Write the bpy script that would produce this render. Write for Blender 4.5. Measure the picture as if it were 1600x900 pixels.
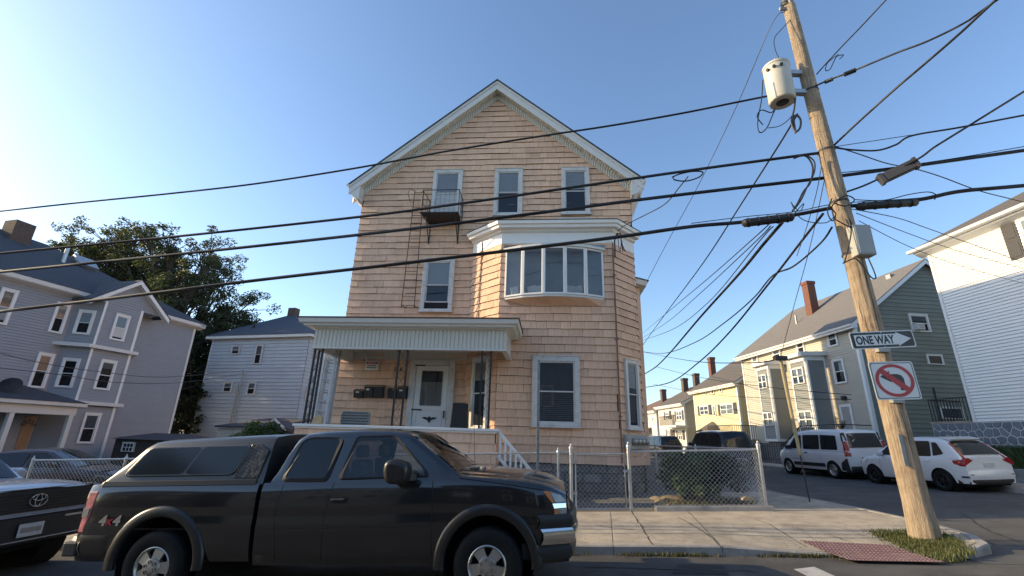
import bpy, bmesh, math, random
from mathutils import Vector, Matrix
random.seed(7)
R = math.radians
scene = bpy.context.scene
for o in list(bpy.data.objects):
    bpy.data.objects.remove(o)
COL = scene.collection

# ------------------------------------------------------------------ camera
F_PX, PITCH, ROLL, CAM_H = 715.0, R(18.2), R(1.7), 1.75
cfwd = Vector((0, math.cos(PITCH), math.sin(PITCH)))
cup0 = Vector((0, -math.sin(PITCH), math.cos(PITCH)))
crt0 = Vector((1, 0, 0))
crt = math.cos(ROLL) * crt0 + math.sin(ROLL) * cup0
cup = -math.sin(ROLL) * crt0 + math.cos(ROLL) * cup0
CAM = Vector((0, 0, CAM_H))
cd = bpy.data.cameras.new('camera')
cam = bpy.data.objects.new('camera', cd)
COL.objects.link(cam)
cam.matrix_world = Matrix(((crt.x, cup.x, -cfwd.x, CAM.x), (crt.y, cup.y, -cfwd.y, CAM.y), (crt.z, cup.z, -cfwd.z, CAM.z), (0, 0, 0, 1)))
cd.sensor_width = 36.0
cd.lens = 36.0 * F_PX / 1600.0
cd.clip_start, cd.clip_end = 0.05, 3000
scene.camera = cam

# ------------------------------------------------------------------ sky, sun, exposure
SUN_EL, SUN_DIR = R(19.6), Vector((-0.993, 0.118, 0)).normalized()     # horizontal direction towards the sun
w = bpy.data.worlds.new('World')
scene.world = w
w.use_nodes = True
nt = w.node_tree
sky = nt.nodes.new('ShaderNodeTexSky')
sky.sky_type = 'NISHITA'
sky.sun_disc = False
sky.sun_elevation = SUN_EL
sky.sun_rotation = math.atan2(SUN_DIR.x, SUN_DIR.y)
sky.air_density, sky.dust_density, sky.ozone_density = 1.0, 0.85, 2.8
bg = nt.nodes['Background']
nt.links.new(sky.outputs[0], bg.inputs[0])
bg.inputs[1].default_value = 0.145
sd = bpy.data.lights.new('sun', 'SUN')
sd.energy, sd.angle, sd.color = 3.3, R(0.55), (1.0, 0.76, 0.44)
sun = bpy.data.objects.new('sun', sd)
COL.objects.link(sun)
tos = Vector((SUN_DIR.x * math.cos(SUN_EL), SUN_DIR.y * math.cos(SUN_EL), math.sin(SUN_EL)))
sun.rotation_euler = tos.to_track_quat('Z', 'Y').to_euler()
sun.location = (-30, 5, 40)
vs = scene.view_settings
vs.view_transform, vs.look, vs.exposure, vs.gamma = 'Standard', 'None', 1.0, 1.0
vs.use_curve_mapping = False
scene.render.engine = 'CYCLES'

# ------------------------------------------------------------------ helpers
GRADE = 0.045
def gz(x):
    return GRADE * max(-32.0, min(32.0, x))

def ray(px, py):
    return cfwd + crt * ((px - 800) / F_PX) - cup * ((py - 450) / F_PX)
def at(px, py, Y):
    r = ray(px, py)
    return CAM + r * (Y / r.y)
def ground_hit(px, py, dz=0.0):
    r = ray(px, py)
    t = (CAM_H - dz) / (GRADE * r.x - r.z)
    return CAM + r * t

class Frame:
    """a horizontal frame turned by ang about the world origin; coordinates (x, y, z)"""
    def __init__(s, ang):
        s.ang = ang
        s.ex = Vector((math.cos(ang), math.sin(ang), 0))
        s.ey = Vector((-math.sin(ang), math.cos(ang), 0))
    def hy(s, px, py, y):
        r = ray(px, py); p = CAM + r * (y / r.dot(s.ey)); return (p.dot(s.ex), p.z)
    def hx(s, px, py, x):
        r = ray(px, py); p = CAM + r * (x / r.dot(s.ex)); return (p.dot(s.ey), p.z)
    def world(s, x, y, z=0.0):
        v = s.ex * x + s.ey * y; v.z = z; return v
    def loc(s, p):
        p = Vector(p); return Vector((p.dot(s.ex), p.dot(s.ey), p.z))
W_ = Frame(0.0)
A_ = Frame(R(-5))          # corner house, parked pickup
S_ = Frame(R(-6.5))        # front street, kerb, fence
B_ = Frame(R(4.29))        # houses along the side street: x into the houses, y away
L_ = Frame(R(-14.5))       # houses on the left

SHIFT = {}
def tag(o, label=None, cat=None, group=None, kind=None):
    if label: o['label'] = label
    if cat: o['category'] = cat
    if group: o['group'] = group
    if kind: o['kind'] = kind
    return o
def thing(name, label, cat, fr, base, group=None, tilt=None, kind=None):
    """an Empty at the thing's base; its parts are given in frame coordinates"""
    o = bpy.data.objects.new(name, None)
    COL.objects.link(o)
    o.empty_display_size = 0.2
    o.location = fr.world(*base)
    o.rotation_euler = (0, tilt or 0, fr.ang)
    SHIFT[o.name] = Vector(base)
    return tag(o, label, cat, group, kind)
def root_of(o):
    while o.parent: o = o.parent
    return o

def rpoly(pts, r, n=4):
    """round the corners of a 2-D polygon"""
    out = []
    m = len(pts)
    for i in range(m):
        p, a, b = Vector(pts[i]), Vector(pts[i - 1]), Vector(pts[(i + 1) % m])
        da, db = (a - p), (b - p)
        ra = min(r, da.length * .45); rb = min(r, db.length * .45)
        p0, p1 = p + da.normalized() * ra, p + db.normalized() * rb
        for k in range(n + 1):
            t = k / n
            out.append(tuple((1 - t) ** 2 * p0 + 2 * t * (1 - t) * p + t * t * p1))
    return out

class MB:
    def __init__(s):
        s.v, s.f, s.mi, s.cur = [], [], [], 0
    def add(s, pts, faces):
        b = len(s.v)
        s.v += [tuple(p) for p in pts]
        for f in faces:
            s.f.append([b + i for i in f]); s.mi.append(s.cur)
        return s
    def box(s, x0, x1, y0, y1, z0, z1):
        return s.add([(x0, y0, z0), (x1, y0, z0), (x1, y1, z0), (x0, y1, z0), (x0, y0, z1), (x1, y0, z1), (x1, y1, z1), (x0, y1, z1)],
                     [(0, 3, 2, 1), (4, 5, 6, 7), (0, 1, 5, 4), (1, 2, 6, 5), (2, 3, 7, 6), (3, 0, 4, 7)])
    def poly(s, pts):
        return s.add(pts, [tuple(range(len(pts)))])
    def prism(s, pts, axis, t0, t1):
        n = len(pts)
        def mk(p, t):
            return {'x': (t, p[0], p[1]), 'y': (p[0], t, p[1]), 'z': (p[0], p[1], t)}[axis]
        v = [mk(p, t0) for p in pts] + [mk(p, t1) for p in pts]
        f = [tuple(range(n))[::-1], tuple(range(n, 2 * n))] + [(i, (i + 1) % n, n + (i + 1) % n, n + i) for i in range(n)]
        return s.add(v, f)
    def loft2(s, A, B, caps=True):
        n = len(A)
        f = [(i, (i + 1) % n, n + (i + 1) % n, n + i) for i in range(n)]
        if caps: f += [tuple(range(n))[::-1], tuple(range(n, 2 * n))]
        return s.add(list(A) + list(B), f)
    def sheet(s, g, close=False):
        nu, nv = len(g), len(g[0])
        f = []
        for i in range(nu - 1):
            for j in range(nv if close else nv - 1):
                k = (j + 1) % nv
                f.append((i * nv + j, i * nv + k, (i + 1) * nv + k, (i + 1) * nv + j))
        return s.add([p for r_ in g for p in r_], f)
    def tube(s, pts, r, n=6, caps=True, r1=None):
        pts = [Vector(p) for p in pts]
        m = len(pts)
        g = []
        prev = None
        for i, p in enumerate(pts):
            d = (pts[min(i + 1, m - 1)] - pts[max(i - 1, 0)])
            if d.length < 1e-9: d = Vector((0, 0, 1))
            d.normalize()
            if prev is None:
                a = d.orthogonal().normalized()
            else:
                a = (prev - d * prev.dot(d))
                a = a.normalized() if a.length > 1e-6 else d.orthogonal().normalized()
            prev = a
            b = d.cross(a)
            rr = r if r1 is None else r + (r1 - r) * i / max(1, m - 1)
            g.append([p + (a * math.cos(2 * math.pi * k / n) + b * math.sin(2 * math.pi * k / n)) * rr for k in range(n)])
        s.sheet(g, True)
        if caps:
            s.poly([tuple(p) for p in g[0]][::-1]); s.poly([tuple(p) for p in g[-1]])
        return s
    def bar(s, a, b, w, h=None, up=(0, 0, 1)):
        a, b = Vector(a), Vector(b)
        h = h or w
        d = (b - a).normalized()
        x = d.cross(Vector(up))
        x = x.normalized() if x.length > 1e-4 else d.orthogonal().normalized()
        y = x.cross(d)
        q = [x * (sx * w / 2) + y * (sy * h / 2) for sx, sy in ((-1, -1), (1, -1), (1, 1), (-1, 1))]
        return s.loft2([a + k for k in q], [b + k for k in q])
    def lathe(s, prof, o, ax, n=20, caps=False):
        """prof [(radius, along)], about axis ax from o"""
        o, ax = Vector(o), Vector(ax).normalized()
        a = ax.orthogonal().normalized(); b = ax.cross(a)
        g = [[o + ax * t + (a * math.cos(2 * math.pi * k / n) + b * math.sin(2 * math.pi * k / n)) * r for k in range(n)] for r, t in prof]
        s.sheet(g, True)
        if caps:
            s.poly(g[0][::-1]); s.poly(g[-1])
        return s
    def mesh(s, name, mats, shift=None, smooth=None, norm=True, weld=None):
        me = bpy.data.meshes.new(name)
        v = s.v if shift is None else [(p[0] - shift[0], p[1] - shift[1], p[2] - shift[2]) for p in s.v]
        me.from_pydata(v, [], s.f)
        if not isinstance(mats, (list, tuple)): mats = [mats]
        for m in mats: me.materials.append(M[m] if isinstance(m, str) else m)
        if len(mats) > 1: me.polygons.foreach_set('material_index', s.mi)
        if norm or weld:
            bm = bmesh.new(); bm.from_mesh(me)
            if weld: bmesh.ops.remove_doubles(bm, verts=bm.verts, dist=weld)
            bmesh.ops.recalc_face_normals(bm, faces=bm.faces)
            bm.to_mesh(me); bm.free()
        if smooth:
            me.polygons.foreach_set('use_smooth', [True] * len(me.polygons))
            me.set_sharp_from_angle(angle=R(smooth))
        me.update()
        return me
    def build(s, name, mats, parent=None, fr=None, base=None, bevel=None, seg=2, smooth=None, kind=None, norm=True, weld=None, label=None):
        if parent is not None:
            me = s.mesh(name, mats, SHIFT[root_of(parent).name], smooth, norm, weld)
        else:
            fr = fr or W_; base = base or (0, 0, 0)
            me = s.mesh(name, mats, base, smooth, norm, weld)
        o = bpy.data.objects.new(name, me)
        COL.objects.link(o)
        if parent is not None:
            o.parent = parent
        else:
            o.location = fr.world(*base); o.rotation_euler = (0, 0, fr.ang)
            SHIFT[o.name] = Vector(base)
        if bevel:
            b = o.modifiers.new('bevel', 'BEVEL'); b.width = bevel; b.segments = seg; b.limit_method = 'ANGLE'; b.angle_limit = R(40)
            b.harden_normals = False
        if kind: o['kind'] = kind
        if label: o['label'] = label
        return o

def text_faces(txt, size, offset=0.0):
    """filled letters as (verts, faces) in the xy plane, centred"""
    c = bpy.data.curves.new('t', 'FONT'); c.body = txt; c.size = size; c.align_x = 'CENTER'; c.align_y = 'CENTER'; c.offset = offset
    c.resolution_u = 3
    o = bpy.data.objects.new('t', c); COL.objects.link(o)
    dg = bpy.context.evaluated_depsgraph_get()
    me = o.evaluated_get(dg).to_mesh()
    v = [tuple(p.co) for p in me.vertices]; f = [tuple(p.vertices) for p in me.polygons]
    o.evaluated_get(dg).to_mesh_clear()
    bpy.data.objects.remove(o); bpy.data.curves.remove(c)
    return v, f

# ------------------------------------------------------------------ materials
M = {}
def nodes(name):
    m = bpy.data.materials.new(name); m.use_nodes = True
    n = m.node_tree
    return m, n, n.nodes['Principled BSDF']
def mat(name, col, rough=0.7, metal=0.0, var=0.12, scale=3.0, bump=0.0, bscale=40.0, island=0.0, spec=0.5, coat=0.0, stretch=None, dark=None, dscale=0.6, damt=0.0, detail=6):
    """principled with blotchy colour, fine relief, per-piece tint and stains"""
    m, n, p = nodes(name)
    N, Lk = n.nodes, n.links
    tc = N.new('ShaderNodeTexCoord')
    vec = tc.outputs['Object']
    if stretch:
        mp = N.new('ShaderNodeMapping'); mp.inputs['Scale'].default_value = stretch
        Lk.new(vec, mp.inputs[0]); vec = mp.outputs[0]
    nz = N.new('ShaderNodeTexNoise'); nz.inputs['Scale'].default_value = scale; nz.inputs['Detail'].default_value = detail; nz.inputs['Roughness'].default_value = .62
    Lk.new(vec, nz.inputs['Vector'])
    rg = N.new('ShaderNodeMapRange'); rg.inputs['From Min'].default_value = .25; rg.inputs['From Max'].default_value = .75
    rg.inputs['To Min'].default_value = 1 - var; rg.inputs['To Max'].default_value = 1 + var
    Lk.new(nz.outputs['Fac'], rg.inputs['Value'])
    val = rg.outputs[0]
    if island:
        gi = N.new('ShaderNodeNewGeometry'); oi = N.new('ShaderNodeObjectInfo')
        ad = N.new('ShaderNodeMath'); ad.operation = 'ADD'; Lk.new(gi.outputs['Random Per Island'], ad.inputs[0]); Lk.new(oi.outputs['Random'], ad.inputs[1])
        fr = N.new('ShaderNodeMath'); fr.operation = 'FRACT'; Lk.new(ad.outputs[0], fr.inputs[0])
        r2 = N.new('ShaderNodeMapRange'); r2.inputs['To Min'].default_value = 1 - island; r2.inputs['To Max'].default_value = 1 + island
        Lk.new(fr.outputs[0], r2.inputs['Value'])
        mu = N.new('ShaderNodeMath'); mu.operation = 'MULTIPLY'; Lk.new(val, mu.inputs[0]); Lk.new(r2.outputs[0], mu.inputs[1]); val = mu.outputs[0]
    vm = N.new('ShaderNodeVectorMath'); vm.operation = 'SCALE'; vm.inputs[0].default_value = col; Lk.new(val, vm.inputs['Scale'])
    out = vm.outputs[0]
    if dark:
        n2 = N.new('ShaderNodeTexNoise'); n2.inputs['Scale'].default_value = dscale; n2.inputs['Detail'].default_value = 9; n2.inputs['Roughness'].default_value = .7
        Lk.new(tc.outputs['Object'], n2.inputs['Vector'])
        r3 = N.new('ShaderNodeMapRange'); r3.inputs['From Min'].default_value = .5; r3.inputs['From Max'].default_value = .72; r3.inputs['To Max'].default_value = damt
        Lk.new(n2.outputs['Fac'], r3.inputs['Value'])
        mx = N.new('ShaderNodeMix'); mx.data_type = 'RGBA'; mx.inputs['B'].default_value = (*dark, 1)
        Lk.new(r3.outputs[0], mx.inputs['Factor']); Lk.new(out, mx.inputs['A']); out = mx.outputs['Result']
    Lk.new(out, p.inputs['Base Color'])
    p.inputs['Roughness'].default_value = rough; p.inputs['Metallic'].default_value = metal
    p.inputs['Specular IOR Level'].default_value = spec; p.inputs['Coat Weight'].default_value = coat; p.inputs['Coat Roughness'].default_value = .06
    if bump:
        nb = N.new('ShaderNodeTexNoise'); nb.inputs['Scale'].default_value = bscale; nb.inputs['Detail'].default_value = 5
        Lk.new(vec, nb.inputs['Vector'])
        bp = N.new('ShaderNodeBump'); bp.inputs['Strength'].default_value = bump; bp.inputs['Distance'].default_value = .02
        Lk.new(nb.outputs['Fac'], bp.inputs['Height']); Lk.new(bp.outputs[0], p.inputs['Normal'])
    M[name] = m
    return m
def glass(name, tint, through, rough=.02, ior=1.55):
    m, n, p = nodes(name)
    N, Lk = n.nodes, n.links
    out = N['Material Output']
    tr = N.new('ShaderNodeBsdfTransparent'); tr.inputs[0].default_value = (*tint, 1)
    di = N.new('ShaderNodeBsdfDiffuse'); di.inputs[0].default_value = (.02, .022, .025, 1)
    m1 = N.new('ShaderNodeMixShader'); m1.inputs[0].default_value = through; Lk.new(di.outputs[0], m1.inputs[1]); Lk.new(tr.outputs[0], m1.inputs[2])
    gl = N.new('ShaderNodeBsdfGlossy'); gl.inputs['Roughness'].default_value = rough; gl.inputs[0].default_value = (.95, .97, 1, 1)
    fr = N.new('ShaderNodeFresnel'); ge = N.new('ShaderNodeNewGeometry')
    rg = N.new('ShaderNodeMapRange'); rg.inputs['To Min'].default_value = ior; rg.inputs['To Max'].default_value = 1 / ior
    Lk.new(ge.outputs['Backfacing'], rg.inputs['Value']); Lk.new(rg.outputs[0], fr.inputs[0])
    m2 = N.new('ShaderNodeMixShader'); Lk.new(fr.outputs[0], m2.inputs[0]); Lk.new(m1.outputs[0], m2.inputs[1]); Lk.new(gl.outputs[0], m2.inputs[2])
    Lk.new(m2.outputs[0], out.inputs[0]); N.remove(p)
    M[name] = m
def leafmat(name, col, trans=.35, var=.35):
    m, n, p = nodes(name)
    N, Lk = n.nodes, n.links
    gi = N.new('ShaderNodeNewGeometry')
    rg = N.new('ShaderNodeMapRange'); rg.inputs['To Min'].default_value = 1 - var; rg.inputs['To Max'].default_value = 1 + var
    Lk.new(gi.outputs['Random Per Island'], rg.inputs['Value'])
    vm = N.new('ShaderNodeVectorMath'); vm.operation = 'SCALE'; vm.inputs[0].default_value = col; Lk.new(rg.outputs[0], vm.inputs['Scale'])
    Lk.new(vm.outputs[0], p.inputs['Base Color']); p.inputs['Roughness'].default_value = .55
    tl = N.new('ShaderNodeBsdfTranslucent'); v2 = N.new('ShaderNodeVectorMath'); v2.operation = 'MULTIPLY'; v2.inputs[1].default_value = (1.5, 1.6, .6)
    Lk.new(vm.outputs[0], v2.inputs[0]); Lk.new(v2.outputs[0], tl.inputs[0])
    mx = N.new('ShaderNodeMixShader'); mx.inputs[0].default_value = trans
    Lk.new(p.outputs[0], mx.inputs[1]); Lk.new(tl.outputs[0], mx.inputs[2]); Lk.new(mx.outputs[0], N['Material Output'].inputs[0])
    M[name] = m

mat('shingle', (.77, .50, .34), .85, var=.11, scale=2.2, bump=.45, bscale=30, island=.085, stretch=(7, 7, .8), dark=(.40, .25, .165), dscale=1.1, damt=.45)
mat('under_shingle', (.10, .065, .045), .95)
mat('shingle_shade_dirt', (.10, .062, .042), .95, var=.3, scale=5)  # underside of each lip: course shadow line painted in, along with edge dirt
mat('trim', (.66, .66, .63), .5, var=.05, scale=5, dark=(.40, .38, .34), dscale=2.5, damt=.25)
mat('trim_bright', (.78, .78, .76), .45, var=.03)
mat('old_trim', (.60, .60, .58), .6, var=.08, scale=9, dark=(.34, .30, .25), dscale=5, damt=.6)
mat('soffit', (.60, .585, .52), .5, var=.05)
mat('roof_dark', (.055, .056, .06), .9, var=.3, scale=25, bump=.3, bscale=60)
mat('roof_slate', (.062, .066, .078), .9, var=.25, scale=9, bump=.5, bscale=35)
mat('roof_blue', (.06, .072, .095), .9, var=.25, scale=9, bump=.5, bscale=35)
mat('roof_grey', (.165, .155, .145), .95, var=.3, scale=7, bump=.6, bscale=25, stretch=(1, 1, 4))
mat('roof_brown', (.17, .10, .07), .95, var=.25, scale=8)
mat('roof_taupe', (.115, .102, .088), .95, var=.25, scale=8)
mat('stone', (.17, .17, .168), .9, var=.3, scale=6, bump=.8, bscale=18, island=.25)
mat('mortar', (.21, .205, .195), .95, var=.15, scale=15)
mat('concrete', (.385, .335, .262), .9, var=.30, scale=2.6, bump=.35, bscale=60, dark=(.17, .15, .12), dscale=.9, damt=.75, detail=10)
mat('kerb', (.32, .305, .28), .9, var=.2, scale=5, bump=.4, bscale=45, dark=(.15, .135, .115), dscale=2, damt=.6)
mat('asphalt', (.060, .059, .058), .92, var=.38, scale=1.4, bump=.6, bscale=90, dark=(.115, .112, .105), dscale=.8, damt=.8, detail=12)
mat('asphalt_side', (.082, .081, .079), .92, var=.34, scale=1.5, bump=.6, bscale=90, dark=(.040, .040, .040), dscale=.45, damt=.8, detail=12)
mat('yard', (.15, .14, .125), .95, var=.25, scale=1.5, bump=.4, bscale=70)
mat('dirt', (.13, .105, .07), .98, var=.35, scale=6, bump=.7, bscale=30)
mat('soil', (.30, .23, .13), .98, var=.35, scale=8, bump=.7, bscale=40)
mat('tactile_dot', (.21, .135, .135), .8, var=.25, scale=9)
mat('tactile', (.165, .085, .088), .8, var=.2, scale=6, dark=(.34, .26, .22), dscale=3, damt=.5)
mat('road_paint', (.42, .42, .40), .8, var=.25, scale=10, dark=(.09, .09, .09), dscale=5, damt=.8)
mat('iron', (.03, .031, .034), .55, metal=.3, var=.2)
mat('pipe_brown', (.20, .125, .09), .7, var=.2)
mat('dark_blind', (.13, .14, .15), .7, var=.15, scale=3)
mat('faded_sign', (.36, .35, .33), .7, var=.2, scale=14)
mat('tar', (.022, .022, .023), .6, var=.2)
mat('asphalt_patch', (.026, .026, .027), .9, var=.25, scale=3, bump=.6, bscale=110)
mat('iron_rust', (.065, .045, .036), .75, metal=.2, var=.35, scale=20)
mat('galv', (.47, .48, .48), .42, metal=.75, var=.18, scale=10)
mat('galv_dull', (.33, .33, .32), .55, metal=.6, var=.2, scale=10)
mat('alu', (.50, .50, .49), .45, metal=.4, var=.1)
mat('chrome', (.72, .72, .72), .12, metal=1.0, var=.03)
mat('rim', (.50, .49, .46), .35, metal=.8, var=.08)
mat('rubber', (.011, .011, .011), .8, var=.3, scale=20, spec=.25)
mat('blackplastic', (.022, .022, .023), .55, var=.12, scale=12)
mat('flare', (.020, .019, .018), .33, var=.15, scale=9)
mat('cap_paint', (.038, .040, .040), .32, var=.12, scale=6, coat=.25)
mat('cap_worn', (.032, .030, .027), .34, var=.4, scale=14, bump=.5, bscale=14)
mat('truck_paint', (.009, .0105, .0135), .16, var=.08, scale=3, coat=1.0, spec=.5, dark=(.017, .016, .015), dscale=3, damt=.35)
mat('silver_paint', (.34, .37, .42), .25, metal=.35, var=.04, coat=.6)
mat('white_paint', (.74, .75, .76), .28, var=.03, coat=.5)
mat('maroon_paint', (.050, .028, .032), .3, var=.1, coat=.6)
mat('dark_paint', (.018, .02, .026), .25, var=.08, coat=.6)
mat('under', (.008, .008, .008), .95, var=.1)
mat('seam', (.006, .006, .007), .6, var=.05)
mat('amber', (.62, .22, .07), .25, var=.08, coat=.5)
mat('redlens', (.33, .015, .018), .2, var=.15, scale=12, coat=.6)
mat('redlens_worn', (.55, .16, .16), .25, var=.5, scale=16, coat=.5)
mat('clearlens', (.30, .295, .27), .14, metal=.15, var=.35, scale=20, coat=.8)
mat('plate', (.55, .55, .53), .5, var=.2, scale=25)
mat('pole_wood', (.37, .29, .205), .92, var=.55, scale=3.4, bump=1.0, bscale=14, stretch=(12, 12, .45), dark=(.17, .10, .055), dscale=2.2, damt=.85)
mat('yellow_post', (.30, .255, .15), .7, var=.2, scale=8)
mat('tank', (.55, .53, .46), .45, var=.06, scale=4)
mat('box_grey', (.36, .37, .35), .5, var=.08)
mat('wire', (.012, .012, .013), .6, var=.1)
mat('wire_grey', (.06, .06, .06), .6, var=.1)
mat('sign_white', (.74, .74, .72), .35, var=.04, scale=8)
mat('sign_black', (.012, .012, .012), .4, var=.05)
mat('sign_red', (.46, .02, .03), .4, var=.06)
mat('siding_grey', (.305, .325, .355), .6, var=.05, scale=1.5, island=.02)
mat('siding_blue', (.44, .475, .505), .6, var=.07, scale=1.2, island=.03, dark=(.33, .35, .36), dscale=.7, damt=.4)
mat('siding_cream', (.49, .455, .375), .6, var=.05, scale=1.5, island=.02)
mat('siding_sage', (.24, .255, .245), .6, var=.05, scale=1.5, island=.02)
mat('siding_green', (.195, .21, .175), .7, var=.12, scale=1.2, island=.05)
mat('siding_yellow', (.66, .59, .34), .6, var=.04, scale=1.5)
mat('siding_white', (.82, .82, .79), .6, var=.03, scale=1.5, island=.015)
mat('siding_offwhite', (.66, .63, .54), .6, var=.04)
mat('found_grey', (.20, .20, .20), .9, var=.15, scale=2)
mat('stone_blue', (.175, .20, .235), .85, var=.15, scale=5, island=.16, bump=.3)
mat('stone_joint', (.62, .63, .62), .8, var=.06)
mat('shed_brown', (.055, .048, .042), .8, var=.2, scale=4)
mat('brick', (.165, .072, .05), .9, var=.25, scale=14, bump=.5, bscale=30)
mat('brick_dark', (.115, .080, .065), .9, var=.3, scale=10, bump=.5, bscale=25)
mat('door_tan', (.36, .22, .13), .6, var=.1)
mat('door_white', (.70, .71, .70), .4, var=.03)
mat('blind', (.56, .56, .54), .7, var=.05)
mat('pale_curtain', (.30, .32, .32), .8, var=.25, scale=1.2)
mat('curtain', (.30, .29, .26), .8, var=.3, scale=4, stretch=(12, 12, .4))
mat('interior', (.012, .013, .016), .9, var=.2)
mat('screen', (.045, .05, .058), .35, var=.1)
mat('shutter', (.055, .055, .06), .7, var=.1)
mat('paper', (.68, .68, .66), .8, var=.1)
mat('bark', (.09, .07, .055), .95, var=.3, scale=6, bump=.8, bscale=14)
mat('wood_raw', (.50, .37, .22), .8, var=.2, scale=6)
mat('cushion_dark', (.035, .038, .042), .85, var=.1)
mat('cushion_light', (.33, .335, .32), .85, var=.1)
mat('bluething', (.05, .11, .26), .6, var=.1)
mat('terracotta', (.24, .10, .06), .8, var=.2)
glass('pane', (.80, .84, .88), .75)
glass('pane_dark', (.62, .66, .70), .7)
glass('car_glass', (.16, .18, .19), .35, .03, 1.5)
glass('truck_glass', (.62, .66, .66), .92, .02, 1.5)
glass('tint_glass', (.22, .23, .24), .8, .02, 1.5)
glass('cap_glass', (.10, .10, .10), .1, .12, 1.45)
leafmat('leaf_tree', (.062, .072, .036), .35)
leafmat('leaf_olive', (.080, .082, .038), .38)
leafmat('leaf_bush', (.055, .085, .026), .3)
leafmat('leaf_dark', (.022, .034, .014), .2)
leafmat('litter', (.17, .12, .06), .1, .6)
leafmat('grass', (.105, .118, .045), .3)
# ------------------------------------------------------------------ ground, roads, pavements
def strip(name, cells, m, dz, kind='structure'):
    mb = MB()
    for c in cells:
        mb.poly([(x, y, gz(x) + dz) for x, y in c])
    return tag(mb.build(name, m, norm=False), kind=kind)
XB = [-500, -32, 0, 32, 500]
mb = MB()
mb.sheet([[(x, y, gz(x) - .04) for y in (-120, 700)] for x in XB])
tag(mb.build('ground', 'dirt', norm=False), kind='structure')
def yk(x): return 7.9 - .12 * (x - 2.85)
XR = [-70, -32, -16, 0, 6.6, 16, 32, 70]
strip('front_road', [[(a, -45), (b, -45), (b, yk(b) + .1), (a, yk(a) + .1)] for a, b in zip(XR[:-1], XR[1:])], 'asphalt', 0.0)
def bx(y, x): v = B_.world(x, y); return (v.x, v.y)
strip('side_road', [[(6.6, yk(6.6) - .35), (16.4, yk(16.4) - 1.2), bx(16, 15.85), (7.3, 14.5)], [(7.3, 14.5), bx(16, 15.85), bx(75, 15.85), bx(75, 8.3)]], 'asphalt_side', .004)

def kerb_h(x, y):
    r = max(0.0, min(1.0, (x - 3.32) / 1.62)) * max(0.0, min(1.0, (7.0 - x) / .8))
    d = max(0.0, min(1.0, (y - yk(x)) / 1.7))
    return (.13 + .012 * d) * (1 - .8 * r * (1 - d)) + .05 * max(0, min(1.6, (y - yk(x)) / 2.6))
def zs(x, y): return gz(x) + kerb_h(x, y)
FY = 11.19                                             # fence line in the street frame
corner = S_.loc(at(1203, 796, 10.45)); FC = S_.world(corner.x, FY)
DD = Vector((-.0748, .9972, 0))
outer, inner = [], []
xs = -14.5
while xs < 5.0:
    o_ = Vector((xs, yk(xs), 0)); s_ = S_.loc(o_)
    i_ = S_.world(s_.x + .25, FY - .06)
    outer.append(o_); inner.append(i_); xs += 1.62
for p in ((6.2, 7.42), (6.75, 7.4), (7.22, 7.62), (7.5, 8.1), (7.62, 8.8), (7.64, 9.6), (7.6, 10.6)):
    outer.append(Vector((*p, 0)))
    k = len(outer)
    inner.append(FC + Vector((.08, -.06, 0)))
for yy in range(12, 60, 3):
    t = yy - 10.6
    outer.append(Vector((7.6, 10.6, 0)) + DD * t); inner.append(FC + Vector((.12, 0, 0)) + DD * (yy - FC.y))
base = MB()
g = []
for o_, i_ in zip(outer, inner):
    g.append([(*(o_.lerp(i_, k / 6)).xy, zs(*(o_.lerp(i_, k / 6)).xy) - .012) for k in range(7)])
base.sheet(g)
sw = tag(base.build('sidewalk', 'kerb', norm=False), kind='structure')
for n in range(len(outer) - 1):
    a, b, c, d = outer[n], outer[n + 1], inner[n + 1], inner[n]
    arc = 12 < n < 20
    if (a - b).length < .01: continue
    mb = MB()
    def pt(u, v):
        gu = .006 / max(.3, (a - b).length)
        if not (12 < n <= 18): u = gu + u * (1 - 2 * gu)
        p = a.lerp(b, u).lerp(d.lerp(c, u), .03 + v * .965)
        return (p.x, p.y, zs(p.x, p.y) + .0015 * ((n * 7) % 3))
    mb.sheet([[pt(u / 5, v / 6) for v in range(7)] for u in range(6)])
    mb.build('slab', 'concrete', sw, norm=False, smooth=60)
# kerb stones
def kerb(path, name, hfun, wdt, side, own=None):
    kb = None
    for n in range(len(path) - 1):
        a, b = path[n], path[n + 1]
        d = (b - a).normalized(); nn = Vector((-d.y, d.x, 0)) * side
        mb = MB()
        e = .004
        a2, b2 = a + d * e, b - d * e
        q = []
        for p in (a2, b2):
            zt = hfun(p.x, p.y) + .006
            p2 = p - nn * .02
            q.append([(p2.x, p2.y, gz(p.x) - .1), (p2.x, p2.y, zt - .02), (p2.x + nn.x * .02, p2.y + nn.y * .02, zt), (p.x + nn.x * wdt, p.y + nn.y * wdt, zt), (p.x + nn.x * wdt, p.y + nn.y * wdt, zt - .2)])
        mb.loft2(q[0], q[1])
        if kb is None:
            kb = tag(mb.build(name, 'kerb'), kind='structure')
        else:
            mb.build('kerb_stone', 'kerb', kb)
kerb(outer, 'kerb', zs, .13, 1)
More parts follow.
